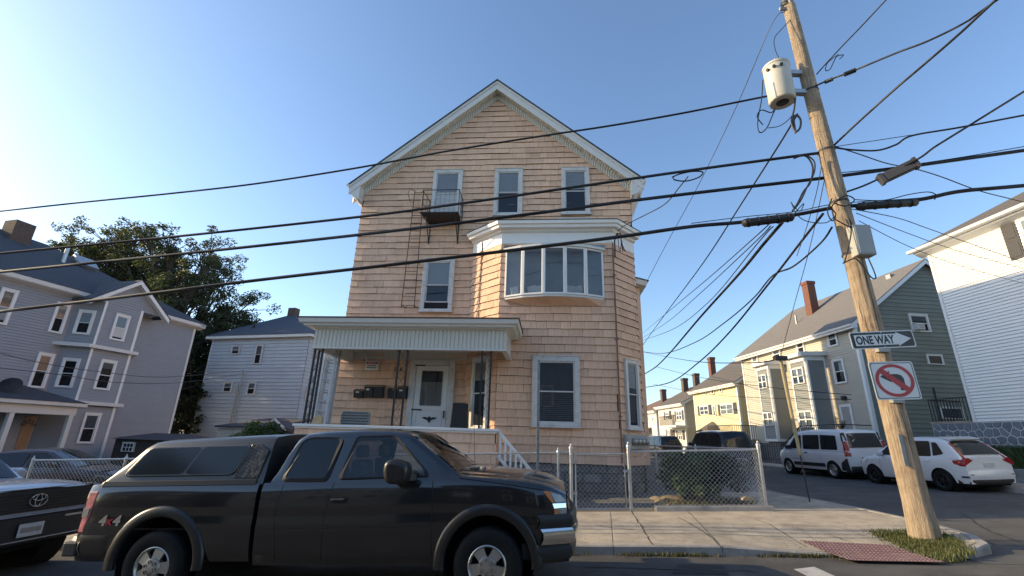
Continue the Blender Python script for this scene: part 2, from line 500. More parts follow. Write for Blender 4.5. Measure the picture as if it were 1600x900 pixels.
# far pavement of the side street
fo = [B_.world(15.8, y) for y in (9.5, 13, 17, 21, 25, 29, 33, 37, 42, 50, 60)]
fi = [B_.world(17.35, y) for y in (9.5, 13, 17, 21, 25, 29, 33, 37, 42, 50, 60)]
def zf(x, y): return gz(x) + .14
kerb(fo, 'far_kerb', zf, .13, -1)
mb = MB(); mb.sheet([[(p.x, p.y, zf(p.x, p.y)) for p in (a.lerp(b, .03), b)] for a, b in zip(fo, fi)])
tag(mb.build('far_sidewalk', 'concrete', norm=False), kind='structure')
mb = MB(); mb.sheet([[(*B_.world(x, y).xy, gz(16) + .14 + h) for x, h in ((17.35, 0), (22, .05), (45, .2))] for y in (20.9, 30, 60)])
tag(mb.build('far_yards', 'yard', norm=False), kind='structure')
# ramp with raised dots
mb = MB()
pc = [ground_hit(*p, .07) for p in ((1250, 847), (1390, 852), (1478, 875), (1326, 872))]
def pad(u, v): 
    p = pc[0].lerp(pc[1], u).lerp(pc[3].lerp(pc[2], u), v); return (p.x, p.y, zs(p.x, p.y) + .016)
mb.sheet([[pad(u / 10, v / 5) for v in range(6)] for u in range(11)])
tp = tag(mb.build('tactile_paving', 'tactile', norm=False), 'red tactile paving with raised dots on the kerb ramp', 'paving')
mb = MB()
for i in range(24):
    for j in range(9):
        x, y, z = pad((i + .5) / 24, (j + .5) / 9)
        r = .026
        mb.add([(x + r * math.cos(k * 1.0472), y + r * math.sin(k * 1.0472), z) for k in range(6)] + [(x + .55 * r * math.cos(k * 1.0472), y + .55 * r * math.sin(k * 1.0472), z + .009) for k in range(6)],
               [(k, (k + 1) % 6, 6 + (k + 1) % 6, 6 + k) for k in range(6)] + [(6, 7, 8, 9, 10, 11)])
mb.build('dots', 'tactile_dot', tp, kind='stuff', norm=False)
# front yard and planting bed
mb = MB()
ys = [(-14, FY), (-14, 16), (5.55, 16), (5.55, FY)]
def sy(x, y): v = S_.world(x, y); return v.x, v.y
mb.sheet([[(*sy(x, y), gz(sy(x, y)[0]) + .17 + .05 * (y - FY) / 3) for y in (FY - .05, 12.2, 13.4, 15, 30)] for x in (-14, -8, -3, 0, 2, 3, 4, 5.9)])
tag(mb.build('front_yard', 'yard', norm=False), kind='structure')
bed0 = S_.loc(FC)
mb = MB()
random.seed(3)
nx, ny = 14, 8
gg = []
for i in range(nx + 1):
    row = []
    for j in range(ny + 1):
        x = bed0.x - 2.05 + 1.95 * i / nx; y = FY + .12 + 2.3 * j / ny
        e = min(i, nx - i, j, ny - j)
        X, Y = sy(x, y)
        row.append((X, Y, gz(X) + .14 + (.06 + min(e, 2) * .05 + random.uniform(-.02, .03))))
    gg.append(row)
mb.sheet(gg)
tag(mb.build('planting_bed', 'soil', norm=False, smooth=60), kind='structure')
# low concrete footing that carries the fence
mb = MB()
for a, b in ((bed0.x - 2.3, bed0.x - .8), (bed0.x - .8, bed0.x + .12)):
    q = []
    for x in (a, b):
        X, Y = sy(x, FY); z = gz(X)
        q.append([(x, FY - .1, z + .05), (x, FY - .075, z + .30), (x, FY + .09, z + .31), (x, FY + .1, z + .05)])
    mb.loft2(q[0], q[1])
tag(mb.build('fence_footing', 'kerb', fr=S_, base=(bed0.x, FY, .3), bevel=.015), 'low weathered concrete footing under the corner fence panel', 'footing')
# painted stop line
pp = [ground_hit(*p) for p in ((1240, 890), (1272, 886), (1330, 912), (1290, 915))]
mb = MB(); mb.poly([(p.x, p.y, gz(p.x) + .005) for p in pp])
tag(mb.build('road_marking', 'road_paint', norm=False), kind='structure')
# bank in front of the white house
mb = MB()
random.seed(5)
mb.sheet([[(*B_.world(x, y).xy, z + random.uniform(-.05, .05)) for x, z in ((17.4, gz(17) + .2), (18.0, 1.15), (18.8, 1.6), (19.7, 1.75))] for y in (2, 5, 8, 11, 12.5, 14, 15.5, 17, 18.5, 20, 21.4)])
tag(mb.build('grassy_bank', 'dirt', norm=False, smooth=60), kind='structure')

# cracks in the slabs
random.seed(17)
for path in (((985, 802), (993, 812), (1003, 826), (1012, 838), (1021, 852)), ((1180, 815), (1205, 822), (1240, 838), (1262, 846)), ((1060, 812), (1085, 824), (1110, 838), (1132, 858)), ((1300, 833), (1330, 840), (1370, 846)), ((930, 822), (960, 827), (1000, 829))):
    P = []
    for a, b in zip(path[:-1], path[1:]):
        for k in range(6):
            p = ground_hit(a[0] + (b[0] - a[0]) * k / 6, a[1] + (b[1] - a[1]) * k / 6, .15); P.append(Vector((p.x + random.uniform(-.015, .015), p.y + random.uniform(-.015, .015), 0)))
    mb = MB(); g = []
    for i, p in enumerate(P):
        d = (P[min(i + 1, len(P) - 1)] - P[max(0, i - 1)]).normalized(); w_ = random.uniform(.004, .010)
        g.append([(p.x - d.y * w_, p.y + d.x * w_, zs(p.x, p.y) + .008), (p.x + d.y * w_, p.y - d.x * w_, zs(p.x, p.y) + .008)])
    mb.sheet(g); mb.build('crack', 'under', sw, norm=False)
# ------------------------------------------------------------------ walls, courses, windows
def rows(poly, pitch, zstart=None):
    """horizontal courses of a convex polygon (s, z): (z0, z1, left0, right0, left1, right1)"""
    zs_ = [p[1] for p in poly]
    z, top = (min(zs_) if zstart is None else zstart), max(zs_)
    def ext(zz):
        hit = []
        for i in range(len(poly)):
            (a, b), (c, d) = poly[i - 1], poly[i]
            if abs(b - d) < 1e-9:
                if abs(zz - b) < 1e-6: hit += [a, c]
            elif min(b, d) - 1e-9 <= zz <= max(b, d) + 1e-9:
                hit.append(a + (c - a) * (zz - b) / (d - b))
        return (min(hit), max(hit)) if hit else None
    out = []
    while z < top - 1e-4:
        z1 = min(z + pitch, top)
        e0, e1 = ext(z + 1e-6), ext(z1 - 1e-6)
        if e0 and e1: out.append((z, z1, e0[0], e0[1], e1[0], e1[1]))
        z = z1
    return out
def wpt(o, ang, s, t, z):
    """wall coordinates: s along, t outwards"""
    c, sn = math.cos(ang), math.sin(ang)
    return (o[0] + c * s + sn * t, o[1] + sn * s - c * t, z)
def wbox(mb, o, ang, s0, s1, t0, t1, z0, z1):
    p = [wpt(o, ang, s, t, z) for z in (z0, z1) for s, t in ((s0, t1), (s1, t1), (s1, t0), (s0, t0))]
    return mb.add(p, [(0, 3, 2, 1), (4, 5, 6, 7), (0, 1, 5, 4), (1, 2, 6, 5), (2, 3, 7, 6), (3, 0, 4, 7)])
def siding(poly, pitch, o, ang, mb, lip=.012):
    for z0, z1, a0, b0, a1, b1 in rows(poly, pitch):
        p = [wpt(o, ang, a0, lip, z0), wpt(o, ang, b0, lip, z0), wpt(o, ang, b1, .001, z1), wpt(o, ang, a1, .001, z1), wpt(o, ang, a0, -.004, z0), wpt(o, ang, b0, -.004, z0)]
        mb.add(p, [(0, 1, 2, 3), (4, 5, 1, 0)])
    return mb
WRND = random.Random(123)
def window(parent, o, ang, s0, s1, z0, z1, kind='double', frame='trim', cas=.09, pane='pane', blind=.0, sill=True, out=.05, muntin=0, backing='interior', screen=False, open_=0.0, lower='pane', lift=.038, blindm='blind'):
    """double-hung window standing proud of the wall: casing and sashes, panes, blind and backing as sub-parts"""
    o = wpt(o, ang, 0, lift, 0)[:2]
    if pane == 'pane_dark' and not blind and kind != 'single':
        blind = WRND.choice((0, .25, .35, .48, .48, .52, .9)); blindm = WRND.choice(('blind', 'blind', 'pale_curtain'))
    mb = MB()
    wbox(mb, o, ang, s0, s0 + cas, -.04, out, z0, z1)
    wbox(mb, o, ang, s1 - cas, s1, -.04, out, z0, z1)
    wbox(mb, o, ang, s0 + cas, s1 - cas, -.04, out, z1 - cas, z1)
    wbox(mb, o, ang, s0 + cas, s1 - cas, -.04, out * .9, z0, z0 + cas * .55)
    wbox(mb, o, ang, s0 - .012, s1 + .012, -.04, out + .02, z1 - .002, z1 + .02)
    i0, i1, j0, j1 = s0 + cas, s1 - cas, z0 + cas * .55, z1 - cas
    mid = (j0 + j1) / 2
    rl = min(.04, (i1 - i0) * .07)
    P = []
    if kind == 'double':
        for a, b, t in ((mid - rl / 2, j1, out * .55), (j0 + open_, mid + rl / 2, out * .30)):
            wbox(mb, o, ang, i0, i0 + rl, t - .02, t, a, b); wbox(mb, o, ang, i1 - rl, i1, t - .02, t, a, b)
            wbox(mb, o, ang, i0 + rl, i1 - rl, t - .02, t, b - rl, b); wbox(mb, o, ang, i0 + rl, i1 - rl, t - .02, t, a, a + rl)
            P.append((i0 + rl, i1 - rl, a + rl, b - rl, t - .012))
    elif kind == 'twin':
        m = (i0 + i1) / 2
        wbox(mb, o, ang, m - .05, m + .05, -.01, out * .9, j0, j1)
        for x0, x1 in ((i0, m - .05), (m + .05, i1)):
            wbox(mb, o, ang, x0, x1, out * .2, out * .55, mid - .03, mid + .03)
            P += [(x0, x1, mid + .03, j1, out * .3), (x0, x1, j0, mid - .03, out * .22)]
    else:
        P.append((i0, i1, j0, j1, out * .4))
    if muntin:
        for x0, x1, a, b, t in list(P):
            for k in range(1, muntin):
                xx = x0 + (x1 - x0) * k / muntin
                wbox(mb, o, ang, xx - .012, xx + .012, t, t + .012, a, b)
            wbox(mb, o, ang, x0, x1, t, t + .011, (a + b) / 2 - .012, (a + b) / 2 + .012)
    wo = mb.build('window', frame, parent, bevel=.006 if cas > .085 else None, seg=1)
    for k, (x0, x1, a, b, t) in enumerate(P):
        m2 = MB(); m2.poly([wpt(o, ang, x0, t, a), wpt(o, ang, x1, t, a), wpt(o, ang, x1, t, b), wpt(o, ang, x0, t, b)])
        m2.build('pane', pane if (k % 2 == 0) else lower, wo, norm=False)
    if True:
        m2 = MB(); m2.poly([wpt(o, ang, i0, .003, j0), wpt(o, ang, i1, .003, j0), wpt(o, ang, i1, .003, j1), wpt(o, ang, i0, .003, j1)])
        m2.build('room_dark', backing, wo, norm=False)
    if blind:
        m2 = MB(); zb = j1 - (j1 - j0) * blind
        n = max(4, int((j1 - zb) / .05)); zz = []
        for k in range(n):
            a = j1 - (j1 - zb) * k / n; b = j1 - (j1 - zb) * (k + 1.0) / n
            m2.add([wpt(o, ang, i0 + .03, .005, a), wpt(o, ang, i1 - .03, .005, a), wpt(o, ang, i1 - .03, .010, b), wpt(o, ang, i0 + .03, .010, b)], [(0, 1, 2, 3)])
        m2.build('blind', blindm, wo, norm=False)
    if sill:
        m2 = MB(); wbox(m2, o, ang, s0 - .03, s1 + .03, -.01, out + .045, z0 - .05, z0 - .003)
        m2.build('sill', frame, wo)
    return wo

# ------------------------------------------------------------------ the corner house
U0, U1, D0 = -6.82, 2.77, 14.4
RC, RT, RS = -2.02, 14.74, .85                        # ridge x, ridge height, roof slope
def rt(u): return RT - RS * abs(u - RC)
H = thing('corner_house', 'three-storey tan shingled gable house with a porch and a corner bay', 'house', A_, (RC, D0, .15))
mb = MB()
mb.prism([(U0, -.4), (U1, -.4), (U1, rt(U1) - .4), (RC, RT - .4), (U0, rt(U0) - .4)], 'y', D0 + .012, 27)
wall = mb.build('wall', 'under_shingle', H)
BX = [(-2.62, D0), (-1.55, 13.5), (1.94, 13.5), (2.765, D0)]           # plan of the bay
mb = MB()
mb.prism([(p[0], p[1] + .012) for p in BX] + [(2.7, D0 + .3), (-2.6, D0 + .3)], 'z', 1.15, 8.2)
bay = mb.build('bay', 'under_shingle', H)
# porch block
PX0, PX1, PY = -6.62, -1.34, 12.0
mb = MB(); mb.box(PX0 + .02, PX1 - .02, PY + .012, PY + .14, .0, 1.90); mb.box(PX1 - .16, PX1 - .012, PY + .14, 12.6, 0, 1.90); mb.box(PX0 + .02, PX0 + .14, PY + .14, D0, 0, 1.90)
knee = mb.build('porch_wall', 'under_shingle', H)
mb = MB(); mb.box(PX0 + .15, PX1 - .17, PY + .145, D0 - .02, 1.12, 1.24)
mb.build('porch_floor', 'old_trim', H)

PITCHS = .236
walls = [  # polygon (s, z), origin, angle, parent part
    ([(0, 1.10), (U1 - U0, 1.10), (U1 - U0, rt(U1) - .5), (RC - U0, RT - .5), (0, rt(U0) - .5)], (U0, D0), 0.0, wall),
    ([(0, 1.14), (3.49, 1.14), (3.49, 7.72), (0, 7.72)], (-1.55, 13.5), 0.0, bay),
    ([(0, 1.14), (math.hypot(1.07, .9), 1.14), (math.hypot(1.07, .9), 7.72), (0, 7.72)], (-2.62, D0), math.atan2(-.9, 1.07), bay),
    ([(0, 1.14), (math.hypot(.825, .9), 1.14), (math.hypot(.825, .9), 7.72), (0, 7.72)], (1.94, 13.5), math.atan2(.9, .825), bay),
    ([(0, .2), (PX1 - PX0, .2), (PX1 - PX0, 1.88), (0, 1.88)], (PX0, PY), 0.0, knee),
    ([(0, .2), (.6, .2), (.6, 1.88), (0, 1.88)], (PX1, PY), math.pi / 2, knee)]
pieces = []
random.seed(11)
for wi, (poly, o, ang, par) in enumerate(walls):
    for z0, z1, a0, b0, a1, b1 in rows(poly, PITCHS):
        s = min(a0, a1) - random.uniform(0, .5)
        lo, hi = min(a0, a1), max(b0, b1)
        while s < hi:
            wd = random.choice((.30, .42, .55, .60, .61))
            p0, p1 = max(s, a0), min(s + wd, b0)
            q0, q1 = max(s, a1), min(s + wd, b1)
            s += wd
            if p1 - p0 < .05: continue
            mid = (p0 + p1) / 2
            if wi == 0 and z1 < 8.15 and U0 + mid > -2.35: continue
            if wi == 0 and z1 < 1.6: continue
            rect = abs(p0 - q0) < .002 and abs(p1 - q1) < .002
            c = wpt(o, ang, mid, 0, z0)
            d = (A_.world(*c) - CAM).length
            vis = z0 > (1.45 if wi >= 4 else 1.1)
            pieces.append((d if (vis and rect and not (wi == 0 and z0 > 5)) else 999, len(pieces), wi, z0, z1, p0, p1, q0, q1))
pieces.sort()
LIP, GAP = .036, .007
unit = MB()
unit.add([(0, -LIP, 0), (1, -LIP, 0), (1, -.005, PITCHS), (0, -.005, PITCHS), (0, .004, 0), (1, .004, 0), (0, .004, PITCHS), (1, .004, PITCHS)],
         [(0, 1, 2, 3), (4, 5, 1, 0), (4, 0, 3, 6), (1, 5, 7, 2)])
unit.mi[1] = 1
unit_me = unit.mesh('shingle', ['shingle', 'shingle_shade_dirt'], norm=False)
joined = {}
for n, (d, _, wi, z0, z1, p0, p1, q0, q1) in enumerate(pieces):
    poly, o, ang, par = walls[wi]
    jz, jl = random.uniform(-.011, .006), random.uniform(-.010, .012)
    if n < 300:
        so = bpy.data.objects.new('shingle', unit_me); COL.objects.link(so)
        so.parent = par
        b = Vector(wpt(o, ang, p0 + GAP / 2, 0, z0 + jz)) - SHIFT[H.name]
        so.location = b; so.rotation_euler = (0, random.uniform(-.010, .010), ang); so.scale = (p1 - p0 - GAP, 1 + jl * 10, (z1 - z0) / PITCHS)
    else:
        m2 = joined.setdefault(par.name, (MB(), par))[0]
        l = LIP + jl
        P = [wpt(o, ang, p0 + GAP / 2, l, z0 + jz), wpt(o, ang, p1 - GAP / 2, l, z0 + jz + random.uniform(-.007, .007)), wpt(o, ang, max(q1, q0 + .01) - GAP / 2, .005, z1), wpt(o, ang, q0 + GAP / 2, .005, z1),
             wpt(o, ang, p0 + GAP / 2, -.004, z0 + jz), wpt(o, ang, p1 - GAP / 2, -.004, z0 + jz), wpt(o, ang, q0 + GAP / 2, -.004, z1), wpt(o, ang, max(q1, q0 + .01) - GAP / 2, -.004, z1)]
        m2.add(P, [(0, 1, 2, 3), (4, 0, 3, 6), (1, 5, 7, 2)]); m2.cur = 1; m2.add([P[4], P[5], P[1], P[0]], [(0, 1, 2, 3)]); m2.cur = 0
for k, (m2, par) in joined.items():
    m2.build('shingle_courses', ['shingle', 'shingle_shade_dirt'], par, kind='stuff', norm=False)
for o_, a_ in (((U1, D0 + .02), math.pi / 2), ((U0, 27.0), -math.pi / 2)):      # the two long side walls
    mb = MB(); siding([(0, 1.1), (12.58, 1.1), (12.58, rt(U1) - .6), (0, rt(U1) - .6)], PITCHS, o_, a_, mb, .03); mb.build('side_courses', 'shingle', wall, kind='stuff', norm=False)
# corner trim of the bay where the faces meet is a rusty pipe on the right
mb = MB()
mb.tube([(1.965, 13.44, 7.7), (1.965, 13.44, 1.2)], .02, 8)
for z in (2.4, 4.6, 6.6): mb.box(1.92, 2.01, 13.42, 13.50, z, z + .04)
mb.build('downspout', 'pipe_brown', H, smooth=40)
mb = MB(); mb.tube([(-2.28, 14.06, 8.0), (-2.28, 14.06, 5.0)], .012, 6); mb.build('conduit', 'iron_rust', H)

# roof, rakes, soffits
mb = MB()
for sg in (-1, 1):
    e = RC + sg * 5.22
    mb.loft2([(RC, 13.94, RT), (e, 13.94, rt(e)), (e, 13.94, rt(e) - .05), (RC, 13.94, RT - .05)], [(RC, 27.3, RT), (e, 27.3, rt(e)), (e, 27.3, rt(e) - .05), (RC, 27.3, RT - .05)])
roof = mb.build('roof', 'roof_dark', H)
mb = MB()                                              # brick stack on the ridge, further back
mb.box(RC - .32, RC + .32, 16.2, 16.9, RT - .6, RT + 1.0); mb.box(RC - .37, RC + .37, 16.15, 16.95, RT + 1.0, RT + 1.14)
mb.build('chimney', 'brick', roof)
for sg in (-1, 1):
    e = RC + sg * 5.19
    for a, b, d0, d1 in ((.055, .16, 13.97, 14.03), (.162, .42, 14.0, 14.05)):
        mb = MB(); mb.loft2([(RC, d0, RT - a), (e, d0, rt(e) - a), (e, d0, rt(e) - b), (RC, d0, RT - b)], [(RC, d1, RT - a), (e, d1, rt(e) - a), (e, d1, rt(e) - b), (RC, d1, RT - b)])
        mb.build('rake_board', 'trim', H)
mb = MB()
for sg in (-1, 1):
    g = []
    n = 130
    for i in range(n + 1):
        u = RC + sg * 5.16 * i / n
        j = .03 if (i // 1) % 2 else 0
        z = rt(u)
        g.append([(u, 14.05, z - .40 + j), (u, 14.33 - j, z - .40 + j), (u, 14.345 - j, z - .62), (u, 14.39, z - .63)])
    mb.sheet(g)
mb.build('soffit', 'soffit', H, norm=False)
for sg in (-1, 1):                                    # boxed eaves and gutters running back
    mb = MB()
    e, wl = RC + sg * 5.18, (U0 if sg < 0 else U1)
    pr = [(wl, rt(wl) - .95), (wl + sg * .10, rt(wl) - .93), (e - sg * .05, rt(e) - .42), (e, rt(e) - .36), (e, rt(e) - .055), (wl, rt(wl) - .06)]
    mb.loft2([(p[0], 14.02, p[1]) for p in pr], [(p[0], 27, p[1]) for p in pr])
    g0 = [(e + sg * .004, rt(e) - .03), (e + sg * .11, rt(e) - .05), (e + sg * .10, rt(e) - .13), (e + sg * .03, rt(e) - .17), (e + sg * .004, rt(e) - .17)]
    mb.build('eave_box', 'trim', H)
    mb = MB(); mb.loft2([(p[0], 13.95, p[1]) for p in g0], [(p[0], 27, p[1]) for p in g0]); mb.build('gutter', 'trim', H)

# windows of the gable and of the second floor
for u0, u1, z0, z1, kw in ((-4.25, -3.17, 9.17, 11.02, dict(blind=.95, lower='pane_dark')), (-2.0, -.98, 9.17, 11.02, dict(blind=.52)), (.39, 1.38, 9.19, 11.02, dict(blind=.45)),
                           (-4.3, -3.23, 5.68, 7.54, dict(blind=.5, open_=.22))):
    window(H, (0, D0 - .022), 0.0, u0, u1, z0, z1, frame='old_trim', cas=.13, out=.06, lift=.02, **kw)
for k, (s0, s1, z) in enumerate(((.2, 1.42, 8.98), (.05, .75, 8.93))):
    mb = MB(); mb.box(s0, s1, 14.31, 14.36, z, z + .06 - k * .01); mb.build('broken_sill', 'old_trim', H)
# ground-floor window and the two side windows of the bay
window(H, (0, 13.5 - .022), 0.0, -.51, .86, 2.12, 4.07, frame='old_trim', cas=.15, out=.07, blind=.96, lower='pane_dark', blindm='dark_blind')
ar = math.atan2(.9, .825)
window(H, (1.94, 13.5), ar, .30, .98, 2.12, 4.07, frame='trim', cas=.10, out=.07, blind=.4, lower='pane_dark')
al = math.atan2(-.9, 1.07)
window(H, (-2.62, D0), al, .36, 1.10, 2.0, 4.07, frame='trim', cas=.10, out=.07, blind=.3)
# cornice and frieze of the bay
def offs(pts, d):
    """offset the bay plan outwards"""
    out = []
    P = [Vector(p) for p in pts]
    for i, p in enumerate(P):
        ns = []
        for a, b in ((i - 1, i), (i, i + 1)):
            if 0 <= a and b < len(P):
                t = (P[b] - P[a]).normalized(); ns.append(Vector((t.y, -t.x)))
        if len(ns) == 2:
            m = (ns[0] + ns[1]).normalized(); out.append(p + m * (d / m.dot(ns[0])))
        else:
            out.append(p + ns[0] * d)
    return [tuple(p) for p in out]
def ring(mb, d0, z0, d1, z1):
    a, b = offs(BX, d0), offs(BX, d1)
    mb.sheet([[(*p, z0) for p in a], [(*p, z1) for p in b]])
mb = MB()
for d0, z0, d1, z1 in ((.025, 7.70, .03, 8.06), (.03, 8.06, .10, 8.10), (.10, 8.10, .12, 8.16), (.12, 8.16, .26, 8.17), (.26, 8.17, .27, 8.26), (.27, 8.26, .33, 8.27), (.33, 8.27, .35, 8.37), (.025, 7.70, -.02, 7.70)):
    ring(mb, d0, z0, d1, z1)
mb.build('bay_cornice', 'trim_bright', H, norm=False)
mb = MB(); ring(mb, .36, 8.375, .36, 8.40); ring(mb, .36, 8.40, -.35, 8.62); ring(mb, .36, 8.375, .2, 8.375)
mb.build('bay_roof', 'roof_dark', H, norm=False)
# bow window of five casements
BW = [(-1.40, 13.47), (-.84, 13.21), (-.20, 13.07), (.45, 13.07), (1.08, 13.21), (1.64, 13.47)]
bz0, bz1 = 5.86, 7.44
mb = MB()
mb.loft2([(*p, bz0 - .05) for p in BW] + [(1.6, 13.49, bz0 - .05), (-1.36, 13.49, bz0 - .05)], [(*p, bz0 + .02) for p in BW] + [(1.6, 13.49, bz0 + .02), (-1.36, 13.49, bz0 + .02)])
HB = [(p[0] + (.08 if p[0] > .2 else -.08), p[1] - .06) for p in BW]
mb.loft2([(*p, bz1 - .02) for p in HB] + [(1.6, 13.49, bz1 - .02), (-1.36, 13.49, bz1 - .02)], [(*p, bz1 + .07) for p in HB] + [(1.6, 13.49, bz1 + .07), (-1.36, 13.49, bz1 + .07)])
bow = mb.build('bow_window', 'trim', H, bevel=.008)
mb = MB()                                             # sloped underside
mb.loft2([(*p, bz0 - .052) for p in BW], [(p[0] * .9 + .01, 13.46, bz0 - .22) for p in BW], caps=False)
mb.build('underside', 'shingle', bow)
mb = MB(); mb.loft2([(*p, bz1 + .072) for p in HB], [(p[0], 13.46, bz1 + .2) for p in HB], caps=False); mb.build('head_flashing', 'galv_dull', bow)
for k in range(5):
    (x0, y0), (x1, y1) = BW[k], BW[k + 1]
    a, ln = math.atan2(y1 - y0, x1 - x0), math.hypot(x1 - x0, y1 - y0)
    o = (x0, y0)
    mb = MB()
    fw = .055
    for s0, s1, z0, z1 in ((.0, fw, bz0 + .02, bz1 - .02), (ln - fw, ln, bz0 + .02, bz1 - .02), (fw, ln - fw, bz0 + .02, bz0 + .02 + fw), (fw, ln - fw, bz1 - .02 - fw, bz1 - .02)):
        wbox(mb, o, a, s0, s1, -.03, .03, z0, z1)
    cm = mb.build('casement', 'trim_bright', bow, bevel=.006, seg=1)
    mb = MB(); mb.poly([wpt(o, a, s, 0, z) for s, z in ((fw, bz0 + .07), (ln - fw, bz0 + .07), (ln - fw, bz1 - .07), (fw, bz1 - .07))]); mb.build('pane', 'pane', cm, norm=False)
mb = MB(); mb.poly([(-1.36, 13.455, bz0), (1.6, 13.455, bz0), (1.6, 13.455, bz1), (-1.36, 13.455, bz1)]); mb.build('room_dark', 'pale_curtain', bow, norm=False)
random.seed(21)
for k, (x, y, lab) in enumerate(((-1.10, 13.36, 'leftmost pane'), (-.55, 13.26, 'second pane from the left'), (-.36, 13.24, 'second pane, right of the other stack'), (.62, 13.24, 'fourth pane from the left'), (.85, 13.27, 'fourth pane, right of the other stack'))):
    mb = MB(); z = bz0 + .03
    for q in range(3):
        a = random.uniform(-.35, .5); c, s_ = math.cos(a), math.sin(a); hw, hh = .085 + .02 * q, .10
        pts = [(x + dx * c - dz * s_, z + .12 + q * .05 + dx * s_ + dz * c) for dx, dz in ((-hw, -hh), (hw, -hh), (hw, hh), (-hw, hh))]
        mb.prism(pts, 'y', y + q * .02, y + q * .02 + .012)
    tag(mb.build('paper_stack', 'paper', fr=A_, base=(x, y, z)), 'white papers leaning inside the bow window, ' + lab, 'papers', 'papers behind the bow window')

# foundation stones under the bay
random.seed(13)
mb = MB(); mb.prism([(p[0] * .985, p[1] + .10) for p in BX] + [(2.6, D0 + .3), (-2.4, D0 + .3)], 'z', -.2, 1.16)
fd = mb.build('foundation', 'mortar', H)
fpts = offs(BX, -.07)
for f in range(3):
    (x0, y0), (x1, y1) = fpts[f], fpts[f + 1]
    a, ln = math.atan2(y1 - y0, x1 - x0), math.hypot(x1 - x0, y1 - y0)
    for r_ in range(4):
        z = .17 + r_ * .245
        s = -.25 * (r_ % 2)
        while s < ln:
            wd = random.choice((.44, .5, .58))
            s0, s1 = max(s, 0) + .008, min(s + wd, ln) - .008
            s += wd
            if s1 - s0 < .08: continue
            mb = MB()
            b = .025
            A = [wpt((x0, y0), a, q, -.03, zz) for q, zz in ((s0, z), (s1, z), (s1, z + .23), (s0, z + .23))]
            Bq = [wpt((x0, y0), a, q, .012 + random.uniform(0, .02), zz) for q, zz in ((s0 + b, z + b), (s1 - b, z + b), (s1 - b, z + .23 - b), (s0 + b, z + .23 - b))]
            mb.loft2(A, Bq)
            mb.build('stone', 'stone', fd, norm=False)

# porch: cap, beam, ceiling, roof
mb = MB()
mb.box(PX0 - .06, PX1 + .06, PY - .06, PY + .16, 1.902, 1.965); mb.box(PX0 - .06, PX0 + .16, PY + .16, D0 - .05, 1.902, 1.965); mb.box(PX1 - .18, PX1 + .06, PY + .16, 12.62, 1.902, 1.965)
mb.box(PX0 - .02, PX1 + .02, PY - .024, PY + .1, 1.86, 1.90)
mb.build('porch_wall_cap', 'trim_bright', H, bevel=.006, seg=1)
BMX0, BMX1 = -6.5, -1.16
mb = MB()                                             # ribbed fascia panels
def ribbed(mb, a, b, z0, z1, nrm, step=.11):
    a, b = Vector(a), Vector(b); ln = (b - a).length; d = (b - a) / ln; nrm = Vector(nrm)
    n = int(ln / step); g = []
    for i in range(n + 1):
        for ofs, t in ((0, 0), (.075, .0), (.08, -.014), (.105, -.014)):
            p = a + d * min(ln, i * step + ofs) + nrm * t
            g.append([(p.x, p.y, z0), (p.x, p.y, z1)])
    mb.sheet(g)
ribbed(mb, (BMX0, PY - .01), (BMX1, PY - .01), 3.99, 4.50, (0, -1))
ribbed(mb, (BMX1, PY - .01), (BMX1, 13.6), 3.99, 4.50, (1, 0))
ribbed(mb, (BMX0, 14.4), (BMX0, PY - .01), 3.99, 4.50, (-1, 0))
mb.build('porch_beam', 'soffit', H, norm=False)
mb = MB()
mb.box(BMX0 - .02, BMX1 + .02, PY - .03, PY + .12, 3.95, 3.988); mb.box(BMX0 - .02, BMX0 + .12, PY + .12, D0, 3.95, 3.988); mb.box(BMX1 - .12, BMX1 + .02, PY + .12, 13.7, 3.95, 3.988)
mb.box(BMX0 + .1, BMX0 + .14, PY + .12, D0, 3.99, 4.45); mb.box(BMX0 + .14, BMX1 - .12, PY + .1, PY + .13, 3.99, 4.45)
mb.build('beam_trim', 'trim', H)
mb = MB(); mb.box(BMX0 + .145, BMX1 - .02, PY + .135, D0 - .03, 4.30, 4.33)
ceil_ = mb.build('porch_ceiling', 'soffit', H)
mb = MB(); mb.box(-3.95, -3.55, 13.3, 13.5, 4.20, 4.296); mb.build('ceiling_lamp', 'iron_rust', H, bevel=.01)
mb = MB(); ribbed(mb, (BMX0 + .15, D0 - .04), (-2.6, D0 - .04), 4.06, 4.30, (0, -1)); mb.build('frieze', 'soffit', H, norm=False)
def prof_sweep(mb, prof, path):
    """prof [(out, z)] swept round the porch: path of (x, y, nx, ny)"""
    mb.sheet([[(x + nx * o, y + ny * o, z) for o, z in prof] for x, y, nx, ny in path])
cor = [(0, 4.50), (.04, 4.50), (.06, 4.54), (.24, 4.55), (.25, 4.60), (.33, 4.62), (.36, 4.73), (.30, 4.735)]
path = [(BMX0, D0, -1, 0), (BMX0, PY, -1, -1), (BMX1 - .02, PY, 1, -1), (BMX1 - .02, 13.45, 1, 0)]
mb = MB(); prof_sweep(mb, cor, path); mb.build('porch_cornice', 'trim', H, norm=False)
mb = MB()
x0, x1, y0 = BMX0 - .38, BMX1 + .37, PY - .38
zl, zh = 4.735, 5.12
mb.loft2([(x0, y0, zl), (x1, y0, zl), (x1, D0 - .3, zl + .02), (x0, D0, zl)], [(x0 - .01, y0 - .01, zl + .03), (x1 + .01, y0 - .01, zl + .03), (x1 - .3, D0 - .05, zh), (x0 + .5, D0 - .05, zh)])
mb.build('porch_roof', 'roof_brown', H)
